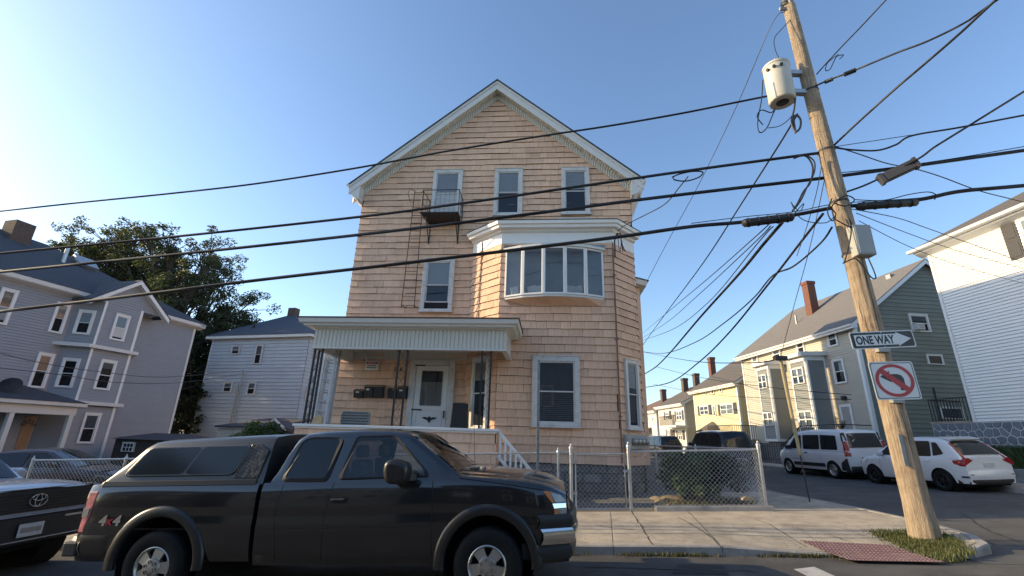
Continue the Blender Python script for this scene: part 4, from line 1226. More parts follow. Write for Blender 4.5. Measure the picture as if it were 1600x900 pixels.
stack(ro, FX + 2.8, B_.hx(1113, 580, FX + 2.8)[0], 7.6, B_.hx(1112, 558, FX + 2.8)[1], .24)
mb = MB(); mb.tube([(FX + 1.6, 34.2, 7.0), (FX + 1.6, 34.2, 7.9)], .07, 6); mb.build('vent', 'brick_dark', ro)
for bxp, k, sh_ in (((1094, 634, 1109, 648), 'twin', 1), ((1126, 631, 1148, 647), 'twin', 1), ((1099, 607, 1104, 617), 'double', 0), ((1111, 605, 1117, 616), 'double', 0), ((1124, 602, 1130, 613), 'double', 0), ((1114, 633, 1120, 650), 'double', 0), ((1097, 672, 1113, 688), 'twin', 1), ((1133, 677, 1146, 688), 'twin', 1)):
    s0, s1, z0, z1 = pbx(*bxp, FX, yb)
    window(YH, (FX, yb), NEG, s0, s1, z0, z1, k, 'trim_bright', .09, 'pane_dark', sill=False, muntin=0, lower='pane_dark')
    if sh_:
        for a, b in ((s0 - .42, s0 - .04), (s1 + .04, s1 + .42)):
            mb = MB(); wbox(mb, (FX, yb), NEG, a, b, 0, .055, z0 - .03, z1 + .03); mb.build('shutter', 'shutter', YH)
s0, s1, z0, z1 = pbx(1117, 676, 1125, 700, FX, yb)
mb = MB(); wbox(mb, (FX, yb), NEG, s0, s1, 0, .05, z0, z1); mb.build('door', 'shutter', YH)
s0, s1, z0, z1 = pbx(1102, 657, 1126, 672, FX, yb)
mb = MB(); n = 8
A = [wpt((FX, yb), NEG, s0 + (s1 - s0) * k / n, .02, z0 + (z1 - z0) * math.sin(math.pi * k / n) * .9) for k in range(n + 1)]
Bq = [wpt((FX, yb), NEG, s0 + (s1 - s0) * k / n, 1.1, z0 - .25 + (z1 - z0) * .35 * math.sin(math.pi * k / n)) for k in range(n + 1)]
mb.sheet([A, Bq]); mb.build('door_awning', 'roof_taupe', YH, norm=False)
YL = thing('yellow_house_steps', 'raised concrete landing with iron railing at the near end of the yellow house', 'landing', B_, (18.4, 32.2, .8))
mb = MB(); mb.box(17.6, FX - .02, 31.2, 34.6, .3, 2.15); mb.build('landing', 'concrete', YL)
mb = MB()
mb.bar((17.65, 31.2, 3.05), (17.65, 34.6, 3.05), .05); mb.bar((17.65, 31.2, 3.05), (FX, 31.2, 3.05), .05)
for i in range(24): mb.box(17.64, 17.665, 31.2 + i * .147 - .012, 31.2 + i * .147 + .012, 2.15, 3.05)
for i in range(12): mb.box(17.65 + i * .15, 17.675 + i * .15, 31.19, 31.215, 2.15, 3.05)
mb.build('iron_railing', 'iron', YL)
PH, ro, yb = row_house('balcony_house', 'pale cream house with an upper balcony beyond the yellow house', 42.2, 48.2, 5.42, 7.4, 7.4, 'siding_offwhite', 'siding_cream', 'roof_taupe')
stack(ro, FX + 2.6, 47.2, 6.4, 8.3, .26, 'brick_dark'); stack(ro, FX + 3.4, 46.2, 7.0, 8.7, .26, 'brick_dark')
for bxp in ((1040, 643, 1047, 655), (1057, 642, 1067, 656), (1043, 671, 1049, 688), (1060, 673, 1068, 687)):
    s0, s1, z0, z1 = pbx(*bxp, FX, yb)
    window(PH, (FX, yb), NEG, s0, s1, z0, z1, 'twin', 'trim_bright', .09, 'pane_dark', sill=False, lower='pane_dark')
    for a, b in ((s0 - .4, s0 - .04), (s1 + .04, s1 + .4)):
        mb = MB(); wbox(mb, (FX, yb), NEG, a, b, 0, .055, z0 - .03, z1 + .03); mb.build('shutter', 'shutter', PH)
s0, s1, z0, z1 = pbx(1031, 665, 1056, 668, FX - 1.2, yb)
mb = MB(); wbox(mb, (FX, yb), NEG, s0, s1, 0, 1.2, z0, z0 + .18); bl_ = mb.build('balcony', 'trim', PH)
mb = MB(); wbox(mb, (FX, yb), NEG, s0, s1, 1.15, 1.2, z0 + 1.0, z0 + 1.06)
for i in range(22): wbox(mb, (FX, yb), NEG, s0 + (s1 - s0) * i / 21.5, s0 + (s1 - s0) * i / 21.5 + .03, 1.16, 1.19, z0 + .18, z0 + 1.0)
mb.build('balcony_railing', 'iron_rust', bl_)
s0, s1, z0, z1 = pbx(1050, 646, 1054, 664, FX, yb); mb = MB(); wbox(mb, (FX, yb), NEG, s0, s1, 0, .05, z0, z1); mb.build('balcony_door', 'box_grey', PH)
s0, s1, z0, z1 = pbx(1051, 672, 1056, 692, FX, yb); mb = MB(); wbox(mb, (FX, yb), NEG, s0, s1, 0, .05, z0, z1); mb.build('door', 'brick_dark', PH)
mb = MB(); mb.prism([(17.9, 43.4), (18.6, 43.4), (18.6, 44.1), (17.9, 44.1)], 'z', .9, 2.2)
tag(mb.build('blue_tarp', 'bluething', fr=B_, base=(18.2, 43.7, .9), bevel=.2), 'blue covered bundle before the balcony house', 'bundle')
FH, ro, yb = row_house('brown_roof_house', 'pale house with a rusty brown roof, last of the row', 48.9, 56.5, 5.1, 6.7, 7.4, 'siding_offwhite', 'siding_offwhite', 'roof_brown')
stack(ro, FX + 2.2, 52.0, 5.8, 7.6, .26, 'brick_dark')
for bxp in ((1011, 650, 1015, 662), (1019, 651, 1023, 663), (1021, 678, 1025, 690)):
    s0, s1, z0, z1 = pbx(*bxp, FX, yb)
    window(FH, (FX, yb), NEG, s0, s1, z0, z1, 'double', 'trim_bright', .09, 'pane_dark', sill=False, lower='pane_dark')
s0, s1, z0, z1 = pbx(1008, 668, 1019, 678, FX, yb)
mb = MB(); mb.sheet([[wpt((FX, yb), NEG, s, .02, z1) for s in (s0, s1)], [wpt((FX, yb), NEG, s, 1.0, z0) for s in (s0, s1)]]); mb.build('door_awning', 'brick_dark', FH, norm=False)

# white house on the right with a painted stone base
wy1, wz0, wz1 = 16.93, 2.87, 10.0
WH = thing('white_house', 'white clapboard house on a blue-grey stone base at the right edge', 'house', B_, (FX, 10, .8))
mb = MB(); mb.box(FX + .015, FX + 10, 1.5, wy1, wz0 - .3, wz1); wl = mb.build('wall', 'siding_white', WH)
mb = MB(); siding([(0, wz0), (wy1 - 1.5, wz0), (wy1 - 1.5, wz1 - .02), (0, wz1 - .02)], .125, (FX, wy1), NEG, mb, .038); mb.build('street_siding', 'siding_white', wl, kind='stuff', norm=False)
mb = MB(); mb.box(FX - .055, FX + .1, wy1 - .09, wy1 + .02, wz0 - .02, wz1); mb.build('corner_board', 'trim_bright', WH)
mb = MB(); ov = .45
pr = [(FX, wz1 - .22), (FX - .06, wz1 - .18), (FX - ov + .1, wz1 - .06), (FX - ov, wz1 + .02), (FX - ov, wz1 + .16), (FX, wz1 + .16)]
mb.loft2([(p[0], 1.2, p[1]) for p in pr], [(p[0], wy1 + .3, p[1]) for p in pr])
mb.prism([(FX - ov - .003, wz1 + .15), (FX - ov - .12, wz1 + .14), (FX - ov - .1, wz1 + .04), (FX - ov - .03, wz1 + .0), (FX - ov - .003, wz1 + .0)], 'y', 1.2, wy1 + ov)
mb.box(FX + .0, FX + 10, wy1 + .0, wy1 + ov, wz1 - .02, wz1 + .16)
mb.build('eaves', 'trim_bright', WH)
mb = MB(); mb.add([(FX - ov - .02, 1, wz1 + .17), (FX - ov - .02, wy1 + ov, wz1 + .17), (FX + 10.5, wy1 + ov, wz1 + .17), (FX + 10.5, 1, wz1 + .17), (FX + 5, 6, wz1 + 3.4), (FX + 5, wy1 - 4.6, wz1 + 3.4)], [(0, 1, 5, 4), (1, 2, 5), (2, 3, 4, 5), (3, 0, 4)])
mb.build('roof', 'roof_taupe', WH)
s0, s1, z0, z1 = pbx(1586, 338, 1640, 395, FX, wy1)
window(WH, (FX, wy1), NEG, s0, s0 + 1.1, z0, z1, 'double', 'trim_bright', .1, 'pane', lower='pane_dark', blind=.5, sill=False)
mb = MB(); wbox(mb, (FX, wy1), NEG, s0 - .52, s0 - .06, 0, .06, z0 + .02, z1); sh_ = mb.build('shutter', 'shutter', WH)
mb = MB()
for i in range(2): wbox(mb, (FX, wy1), NEG, s0 - .46, s0 - .12, .06, .072, z0 + .1 + i * (z1 - z0) / 2, z0 + (i + .9) * (z1 - z0) / 2)
mb.build('louvre_panel', 'shutter', sh_)
mb = MB(); mb.box(FX - .02, FX + 9.8, 1.5, wy1 + 1.75, 1.2, wz0 - .015); fb = mb.build('stone_base', 'stone_joint', WH)
# crazy stones: cells of a jittered grid
random.seed(8)
seeds = []
nyc, nzc = 30, 5
sy0, sy1, sz0, sz1 = 9.9, wy1 + 1.72, 1.5, wz0 - .04
for i in range(nyc):
    for j in range(nzc):
        seeds.append((sy0 + (sy1 - sy0) * (i + .5 + random.uniform(-.34, .34) + (.25 if j % 2 else -.25)) / nyc, sz0 + (sz1 - sz0) * (j + .5 + random.uniform(-.34, .34)) / nzc))
def cell(k):
    poly = [(sy0, sz0), (sy1, sz0), (sy1, sz1), (sy0, sz1)]
    a = seeds[k]
    for m, b in enumerate(seeds):
        if m == k or abs(b[0] - a[0]) > 1.2: continue
        mx, mz, nx, nz = (a[0] + b[0]) / 2, (a[1] + b[1]) / 2, b[0] - a[0], b[1] - a[1]
        l_ = math.hypot(nx, nz); nx, nz = nx / l_, nz / l_
        out = []
        f = lambda p: (p[0] - mx) * nx + (p[1] - mz) * nz + .016
        for q in range(len(poly)):
            p0, p1 = poly[q - 1], poly[q]; f0, f1 = f(p0), f(p1)
            if (f0 <= 0) != (f1 <= 0):
                t = f0 / (f0 - f1); out.append((p0[0] + (p1[0] - p0[0]) * t, p0[1] + (p1[1] - p0[1]) * t))
            if f1 <= 0: out.append(p1)
        poly = out
        if len(poly) < 3: return None
    return poly
for k in range(len(seeds)):
    c = cell(k)
    if not c: continue
    mb = MB(); cy = sum(p[0] for p in c) / len(c); czz = sum(p[1] for p in c) / len(c)
    mb.loft2([(FX - .015, *p) for p in c], [(FX - .035 - random.uniform(0, .012), cy + (p[0] - cy) * .94, czz + (p[1] - czz) * .94) for p in c])
    mb.build('stone', 'stone_blue', fb, norm=False)
mb = MB(); mb.box(FX - .05, FX + 1.6, wy1 + .03, wy1 + 1.8, wz0 - .013, wz0 + .05); mb.build('landing_slab', 'concrete', WH)
mb = MB()
mb.bar((FX, wy1 + .05, wz0 + .95), (FX, wy1 + 1.7, wz0 + .95), .04); mb.bar((FX, wy1 + 1.7, wz0 + .95), (FX + 1.5, wy1 + 1.7, wz0 + .95), .04)
for i in range(13): mb.box(FX - .01, FX + .01, wy1 + .1 + i * .13, wy1 + .12 + i * .13, wz0 + .05, wz0 + .94)
for i in range(11): mb.box(FX + i * .14, FX + i * .14 + .02, wy1 + 1.69, wy1 + 1.71, wz0 + .05, wz0 + .94)
mb.build('landing_railing', 'iron', WH)
# low wall, leaning fence posts and weeds along the bank
RB = thing('bank_wall', 'low weathered concrete wall below the grassy bank by the white car', 'wall', B_, (17.4, 12, .8))
mb = MB(); mb.box(17.36, 17.52, 2, 20.8, .5, 1.28); mb.build('wall', 'kerb', RB, bevel=.02)
CFB = thing('bank_fence', 'thin wire fence on leaning posts along the grassy bank', 'fence', B_, (17.6, 14, 1.2))
for k, y in enumerate((13.1, 15.2, 17.4, 19.6)):
    mb = MB(); mb.tube([(17.62, y, 1.0), (17.60 + .05 * (k % 2), y + .12, 2.02)], .035, 7); mb.build('post', 'galv_dull', CFB)
mb = MB(); mb.tube([(17.61, 8, 2.03), (17.63, 13.2, 2.0), (17.61, 17.5, 2.02), (17.62, 20.6, 2.0)], .018, 5); mb.build('top_rail', 'galv_dull', CFB)

# ------------------------------------------------------------------ houses on the left (frame L: x to the right, y away)
GX, POS = -26.05, math.pi / 2
def pbl(px0, py0, px1, py1, x, yo):
    (ya, yb), (za, zb) = leanbox(L_.hx, px0, py0, px1, py1, x); return ya - yo, yb - yo, min(za, zb), max(za, zb)
gy0, gy1 = 6.0, L_.hx(303, 520, GX)[0]
gez = L_.hx(303, 512, GX)[1]
GHs = thing('grey_house', 'three-storey grey clapboard house with white corner boards and dark roof', 'house', L_, (GX, gy1, -1.0))
mb = MB(); mb.box(GX - 11, GX - .015, gy0, gy1, -2, gez); wl = mb.build('wall', 'siding_grey', GHs)
mb = MB(); siding([(0, -1.6), (gy1 - gy0, -1.6), (gy1 - gy0, gez), (0, gez)], .125, (GX, gy0), POS, mb, .036); mb.build('clapboards', 'siding_grey', wl, kind='stuff', norm=False)
mb = MB(); mb.box(GX - .1, GX + .05, gy1 - .1, gy1 + .04, -1.8, gez); mb.build('corner_board', 'trim', GHs)
mb = MB()
gp = [(GX, gez - .1), (GX + .38, gez + .02), (GX + .42, gez + .06), (GX + .42, gez + .24), (GX, gez + .24)]
mb.loft2([(p[0], gy0 - .3, p[1]) for p in gp], [(p[0], gy1 + .35, p[1]) for p in gp])
mb.box(GX - 11, GX + .42, gy1 + .0, gy1 + .35, gez + .02, gez + .23)
mb.build('eaves', 'trim', GHs)
mb = MB(); a = .45
mb.add([(GX + a, gy0 - .4, gez + .25), (GX + a, gy1 + .4, gez + .25), (GX - 11 - a, gy1 + .4, gez + .25), (GX - 11 - a, gy0 - .4, gez + .25), (GX - 5.5, gy0 + 4, gez + 3.7), (GX - 5.5, gy1 - 5.5, gez + 3.7)], [(0, 1, 5, 4), (1, 2, 5), (2, 3, 4, 5), (3, 0, 4)])
ro = mb.build('roof', 'roof_slate', GHs)
cxx = GX - 4.6
cy_, cz_ = L_.hx(24, 372, cxx)
mb = MB(); mb.box(cxx - .45, cxx + .45, cy_ - .42, cy_ + .42, cz_ - 1.2, L_.hx(24, 346, cxx)[1]); mb.build('chimney', 'brick_dark', ro)
v_ = L_.hx(100, 405, GX - 3.2); mb = MB(); mb.tube([(GX - 3.2, v_[0], v_[1] - .4), (GX - 3.2, v_[0], v_[1] + .7)], .09, 8); mb.build('vent_pipe', 'galv', ro)
v_ = L_.hx(122, 402, GX - 3.6); mb = MB(); mb.loft2([(GX - 3.2, v_[0] - .1, v_[1] - .5), (GX - 3.2, v_[0] + .9, v_[1] - .5), (GX - 3.9, v_[0] + .9, v_[1] + .1), (GX - 3.9, v_[0] - .1, v_[1] + .1)], [(GX - 3.1, v_[0] - .1, v_[1] - .42), (GX - 3.1, v_[0] + .9, v_[1] - .42), (GX - 3.8, v_[0] + .9, v_[1] + .18), (GX - 3.8, v_[0] - .1, v_[1] + .18)]); mb.build('skylight', 'galv', ro)
# two-storey bay with its gable
CX = GX + .95
yA, yB_, yC = L_.hx(117, 480, GX)[0], L_.hx(162, 480, CX)[0], L_.hx(221, 495, CX)[0]
def gbay(z0, z1, sh=0.0, nm='bay'):
    plan = [(GX, yA - sh), (CX, yB_ - sh), (CX, yC), (GX, yC + .6)]
    mb = MB(); mb.prism([(GX - .2, yA - sh), (CX - .02, yB_ - sh), (CX - .02, yC), (GX - .2, yC + .6)], 'z', z0, z1); bo = mb.build(nm, 'siding_grey', GHs)
    mb = MB(); m2 = MB()
    for p, q in zip(plan[:-1], plan[1:]):
        a = math.atan2(q[1] - p[1], q[0] - p[0]); l_ = math.hypot(q[0] - p[0], q[1] - p[1])
        siding([(0, z0), (l_, z0), (l_, z1), (0, z1)], .125, p, a, mb, .036)
        if p[0] == CX:
            for c0 in (0, l_ - .11): m2 = MB(); wbox(m2, p, a, c0, c0 + .11, 0, .052, z0, z1); m2.build('corner_board', 'trim_bright', bo)
    mb.build('bay_clapboards', 'siding_grey', bo, kind='stuff', norm=False)
    mb = MB(); mb.prism([(GX - .1, yA - sh - .5), (CX + .25, yB_ - sh - .25), (CX + .25, yC + .2), (GX - .1, yC + .9)], 'z', z0 - .16, z0 - .002); mb.build('skirt_board', 'trim', bo)
    return plan, bo
zmid = L_.hx(150, 543, CX)[1]; zlow = L_.hx(125, 630, CX)[1]
pl1, b1 = gbay(zmid + .1, gez - .05); pl2, b2 = gbay(zlow + .1, zmid - .07)
pl3, b3 = gbay(-1.6, zlow - .07)
aL = math.atan2(yB_ - yA, CX - GX); lL = math.hypot(yB_ - yA, CX - GX)
for bxp, tgt in (((168, 492, 204, 532), b1), ((143, 563, 183, 609), b2), ((117, 645, 158, 693), b3)):
    s0, s1, z0, z1 = pbl(*bxp, CX, yB_); window(tgt, (CX, yB_), POS, max(.15, s0), min(yC - yB_ - .15, s1), z0, z1, 'double', 'trim_bright', .1, 'pane_dark', sill=False, lower='pane_dark')
for z0, z1, tgt in ((L_.hx(130, 523, GX + .5)[1], L_.hx(133, 484, GX + .5)[1], b1), (L_.hx(104, 606, GX + .5)[1], L_.hx(106, 559, GX + .5)[1], b2)):
    window(tgt, (GX, yA), aL, lL * .22, lL * .82, z0, z1, 'double', 'trim_bright', .1, 'pane_dark', sill=False, lower='pane_dark')
for bxp in ((-20, 452, 30, 506), (72, 474, 111, 520), (40, 552, 86, 606), (57, 643, 98, 694)):
    s0, s1, z0, z1 = pbl(*bxp, GX, gy0); window(GHs, (GX, gy0), POS, s0, s1, z0, z1, 'double', 'trim_bright', .11, 'pane_dark', sill=False, lower='pane_dark')
gyA, gyB = L_.hx(140, 466, CX)[0], L_.hx(257, 494, CX)[0]; gym = (gyA + gyB) / 2; gza = L_.hx(218, 440, CX)[1]
mb = MB(); mb.prism([(gyA + .2, gez - .1), (gyB - .2, gez - .1), (gym, gza - .15)], 'x', GX - .2, CX - .02); mb.build('gable_wall', 'siding_grey', GHs)
mb = MB(); siding([(0, gez - .1), (gyB - gyA - .4, gez - .1), (gym - gyA - .2, gza - .15)], .125, (CX, gyA + .2), POS, mb, .036); mb.build('gable_clapboards', 'siding_grey', GHs, kind='stuff', norm=False)
mb = MB()
for yy in (gyA - .1, gyB + .1):
    mb.loft2([(CX + .25, gym, gza), (CX + .25, yy, gez - .2), (CX + .25, yy, gez - .42), (CX + .25, gym, gza - .22)], [(CX + .31, gym, gza), (CX + .31, yy, gez - .2), (CX + .31, yy, gez - .42), (CX + .31, gym, gza - .22)])
    mb.loft2([(CX, gym, gza - .2), (CX, yy, gez - .4), (CX + .25, yy, gez - .4), (CX + .25, gym, gza - .2)], [(CX, gym, gza - .16), (CX, yy, gez - .36), (CX + .25, yy, gez - .36), (CX + .25, gym, gza - .16)])
mb.build('gable_rake', 'trim_bright', GHs)
mb = MB()
for yy in (gyA - .15, gyB + .15):
    mb.loft2([(CX + .33, gym, gza + .04), (CX + .33, yy, gez - .17), (CX + .33, yy, gez - .19), (CX + .33, gym, gza + .005)], [(GX - 4.2, gym, gza + .04), (GX - .5, yy, gez - .17), (GX - .5, yy, gez - .19), (GX - 4.2, gym, gza + .005)])
mb.build('gable_roof', 'roof_slate', GHs)
# its porch
PXx = GX + 2.3
py0, py1 = L_.hx(-60, 640, PXx)[0], L_.hx(122, 636, PXx)[0]
pz = L_.hx(110, 632, PXx)[1]; pa_y, pa_z = L_.hx(52, 606, GX + .6)
mb = MB(); mb.box(GX, PXx, py0, py1, pz - .45, pz - .08); mb.box(GX, PXx + .22, py0 - .2, py1 + .22, pz - .08, pz + .06); po = mb.build('porch', 'trim', GHs)
mb = MB(); mb.add([(PXx + .25, py0 - .2, pz + .07), (PXx + .25, py1 + .25, pz + .07), (GX, py1 + .25, pz + .07), (GX, py0 - .2, pz + .07), (GX, pa_y, pa_z + .1), (GX, py0 + 1, pa_z + .1)], [(0, 1, 4, 5), (1, 2, 4), (3, 0, 5)]); mb.build('porch_roof', 'roof_slate', po, norm=False)
mb = MB()
for yy in (py1 - .12, py1 - 2.2, py0 + .6): mb.box(PXx - .2, PXx - .03, yy - .08, yy + .08, -1.2, pz - .44)
mb.box(PXx - .15, PXx - .08, py0, py1, -.1, -.02)
for i in range(30): mb.box(PXx - .13, PXx - .1, py0 + .1 + i * .16, py0 + .14 + i * .16, -.8, -.1)
mb.build('porch_posts', 'trim', po)
mb = MB(); mb.box(GX, PXx, py0, py1, -1.5, -.85); mb.build('porch_floor', 'found_grey', po)
s0, s1, z0, z1 = pbl(20, 650, 56, 705, GX, gy0)
mb = MB(); wbox(mb, (GX, gy0), POS, s0, s1, 0, .05, z0, z1); dd = mb.build('door', 'door_tan', GHs)
mb = MB(); 
for k in range(5):
    a0, a1 = math.pi * (k + .12) / 5, math.pi * (k + .88) / 5; cs, czz = (s0 + s1) / 2, z1 - .45
    P = [wpt((GX, gy0), POS, cs + r * math.cos(q), .055, czz + r * math.sin(q)) for r, q in ((.1, a0), (.32, a0), (.32, a1), (.1, a1))]
    mb.poly(P)
mb.build('fanlight', 'pane_dark', dd, norm=False)
dy_, dz_ = L_.hx(16, 602, GX + 1.5)
mb = MB(); mb.lathe([(.0, .12), (.2, .08), (.36, .0), (.37, .01), (.2, .1), (0, .14)], (GX + 1.5, dy_, dz_), (.6, -.6, .5), 16); mb.tube([(GX + 1.5, dy_, dz_), (GX + 1.4, dy_ + .1, dz_ - .7)], .025, 5); mb.tube([(GX + 1.5, dy_, dz_), (GX + 1.85, dy_ - .3, dz_ + .1)], .015, 5)
tag(mb.build('satellite_dish', 'iron', fr=L_, base=(GX + 1.4, dy_, dz_ - .7), smooth=40), 'dark satellite dish on the porch roof of the grey house', 'satellite dish')
# second house
QY = 27.6
qx0, qx1 = L_.hy(331, 540, QY)[0], L_.hy(482, 540, QY)[0]; qez = L_.hy(405, 529, QY)[1]
Q = thing('pale_blue_house', 'pale blue clapboard house with dark hip roof behind the porch', 'house', L_, (qx1, QY, -.6))
mb = MB(); mb.box(qx0, qx1 - .015, QY + .015, QY + 9, -2, qez); wl = mb.build('wall', 'siding_blue', Q)
mb = MB(); siding([(0, -1.2), (qx1 - qx0, -1.2), (qx1 - qx0, qez), (0, qez)], .25, (qx0, QY), 0.0, mb, .045); siding([(0, -1.2), (9, -1.2), (9, qez), (0, qez)], .25, (qx1, QY), POS, mb, .045); mb.build('clapboards', 'siding_blue', wl, kind='stuff', norm=False)
mb = MB(); mb.box(qx0 - .35, qx1 + .35, QY - .35, QY + 9.3, qez, qez + .2); mb.box(qx0 - .02, qx0 + .1, QY - .03, QY + .02, -1.2, qez); mb.build('eaves', 'trim', Q)
ax, az = L_.hy(459, 492, QY + 4.5)
mb = MB(); mb.add([(qx0 - .4, QY - .4, qez + .21), (qx1 + .4, QY - .4, qez + .21), (qx1 + .4, QY + 9.4, qez + .21), (qx0 - .4, QY + 9.4, qez + .21), (ax, QY + 4.5, az), (ax - .4, QY + 4.5, az)], [(0, 1, 4, 5), (1, 2, 4), (2, 3, 5, 4), (3, 0, 5)]); ro = mb.build('roof', 'roof_blue', Q)
mb = MB(); mb.box(ax - .4, ax + .3, QY + 4.2, QY + 4.8, az - .4, az + .55); mb.build('chimney', 'brick_dark', ro)
v_ = L_.hy(394, 520, QY + 1.2); mb = MB(); mb.tube([(v_[0], QY + 1.2, v_[1] - .4), (v_[0], QY + 1.2, v_[1] + .75)], .09, 6); mb.build('vent_pipe', 'iron', ro)
for bxp in ((361, 540, 377, 554), (396, 539, 413, 569), (348, 597, 365, 613), (385, 597, 402, 617)):
    (xa, xb), (za, zb) = leanbox(L_.hy, *bxp, QY)
    window(Q, (qx0, QY), 0.0, xa - qx0, xb - qx0, zb, za, 'double', 'old_trim', .07, 'pane_dark', sill=False, lower='pane_dark', lift=.05)
for bxp in ((487, 545, 495, 560), (475, 606, 484, 625), (497, 610, 506, 630)):
    (ya, yb), (za, zb) = leanbox(L_.hx, *bxp, qx1)
    window(Q, (qx1, QY), POS, ya - QY, yb - QY, zb, za, 'double', 'old_trim', .07, 'pane_dark', sill=False, lower='pane_dark', lift=.05)
mx, mz = L_.hy(381, 579, QY - .1)
mb = MB(); mb.tube([(mx, QY - .12, mz), (mx - .05, QY - .1, mz - 1.6), (mx - .15, QY - .06, -.5)], .035, 6); mb.tube([(mx - .25, QY - .06, mz - .9), (mx - .3, QY - .06, -.5)], .03, 6); mb.tube([(mx, QY - .12, mz), (mx + .12, QY - .3, mz - .05)], .03, 5); mb.build('service_mast', 'galv_dull', Q)
# sheds
SH = thing('garage', 'low pale garage with a small dark gable between the houses', 'garage', L_, (-19, 24, -.5))
gx0, gzt = L_.hy(342, 665, 23.0); gx1 = L_.hy(418, 665, 23.0)[0]
mb = MB(); mb.box(gx0, gx1, 23.0, 27, -1.5, gzt - .12); mb.build('wall', 'siding_offwhite', SH)
mb = MB(); mb.loft2([(gx0 - .1, 22.8, gzt - .1), (gx1 + .1, 22.8, gzt - .1), (gx1 + .1, 27, gzt + .5), (gx0 - .1, 27, gzt + .5)], [(gx0 - .1, 22.8, gzt), (gx1 + .1, 22.8, gzt), (gx1 + .1, 27, gzt + .62), (gx0 - .1, 27, gzt + .62)]); mb.build('roof', 'roof_slate', SH)
g0, g1 = L_.hy(411, 672, 22.4), L_.hy(446, 670, 22.4); gm = L_.hy(430, 656, 22.4)
mb = MB(); mb.prism([(g0[0], -1.5), (g1[0], -1.5), (g1[0], g1[1]), (gm[0], gm[1]), (g0[0], g0[1])], 'y', 22.4, 23.5); mb.build('gable_front', 'roof_slate', SH)
mb = MB()
for p in (g0, g1): mb.bar((gm[0], 22.33, gm[1] + .03), (p[0] + (p[0] - gm[0]) * .12, 22.33, p[1] - .06), .08, .1)
mb.build('gable_trim', 'trim', SH)
DS = thing('garden_shed', 'dark brown garden shed with a small white window', 'shed', L_, (-24, 18, -1.0))
d0, d1 = L_.hy(180, 690, 17.5), L_.hy(262, 690, 17.5)
dt = L_.hy(205, 681, 17.5)
mb = MB(); mb.box(d0[0], d1[0], 17.5, 20.5, -2, d0[1] + .15); mb.build('wall', 'shed_brown', DS)
mb = MB(); mb.add([(d0[0] - .2, 17.3, d0[1] + .14), (d1[0] + .2, 17.3, d0[1] + .14), (d1[0] + .2, 20.7, d0[1] + .14), (d0[0] - .2, 20.7, d0[1] + .14), (d0[0] + .4, 19, d0[1] + .42), (d1[0] - .4, 19, d0[1] + .42)], [(0, 1, 5, 4), (1, 2, 5), (2, 3, 4, 5), (3, 0, 4)]); mb.build('roof', 'roof_slate', DS)
a0, a1 = L_.hy(195, 691, 17.5), L_.hy(209, 706, 17.5)
window(DS, (d0[0], 17.5), 0.0, a0[0] - d0[0], a1[0] - d0[0], a1[1], a0[1], 'single', 'trim_bright', .05, 'pane_dark', sill=False, muntin=3)
# ------------------------------------------------------------------ vehicles
def lerp_tab(tab, x):
    if x <= tab[0][0]: return tab[0][1]
    for (a, b), (c, d) in zip(tab[:-1], tab[1:]):
        if x <= c:
            t = (x - a) / (c - a) if c > a else 0
            return b + (d - b) * t
    return tab[-1][1]
def smooth_tab(tab, x):
    if x <= tab[0][0]: return tab[0][1]
    for i, ((a, b), (c, d)) in enumerate(zip(tab[:-1], tab[1:])):
        if x <= c:
            t = (x - a) / (c - a) if c > a else 0
            p0 = tab[max(0, i - 1)]; p3 = tab[min(len(tab) - 1, i + 2)]
            m0 = (d - p0[1]) / max(1e-6, c - p0[0]) * (c - a); m1 = (p3[1] - b) / max(1e-6, p3[0] - a) * (c - a)
            t2, t3 = t * t, t * t * t
            return (2 * t3 - 3 * t2 + 1) * b + (t3 - 2 * t2 + t) * m0 + (-2 * t3 + 3 * t2) * d + (t3 - t2) * m1
    return tab[-1][1]
PROF = [(0, .93), (.12, .965), (.3, .985), (.5, .998), (.66, 1.0), (.8, .992), (.92, .972), (1, .935)]

def vehicle(name, label, cat, loc, head, roll=0.0, pitch=0.0, group=None):
    o = bpy.data.objects.new(name, None); COL.objects.link(o)
    o.location = loc; o.rotation_euler = (roll, pitch, head); o.empty_display_size = .2
    SHIFT[o.name] = Vector((0, 0, 0))
    return tag(o, label, cat, group)

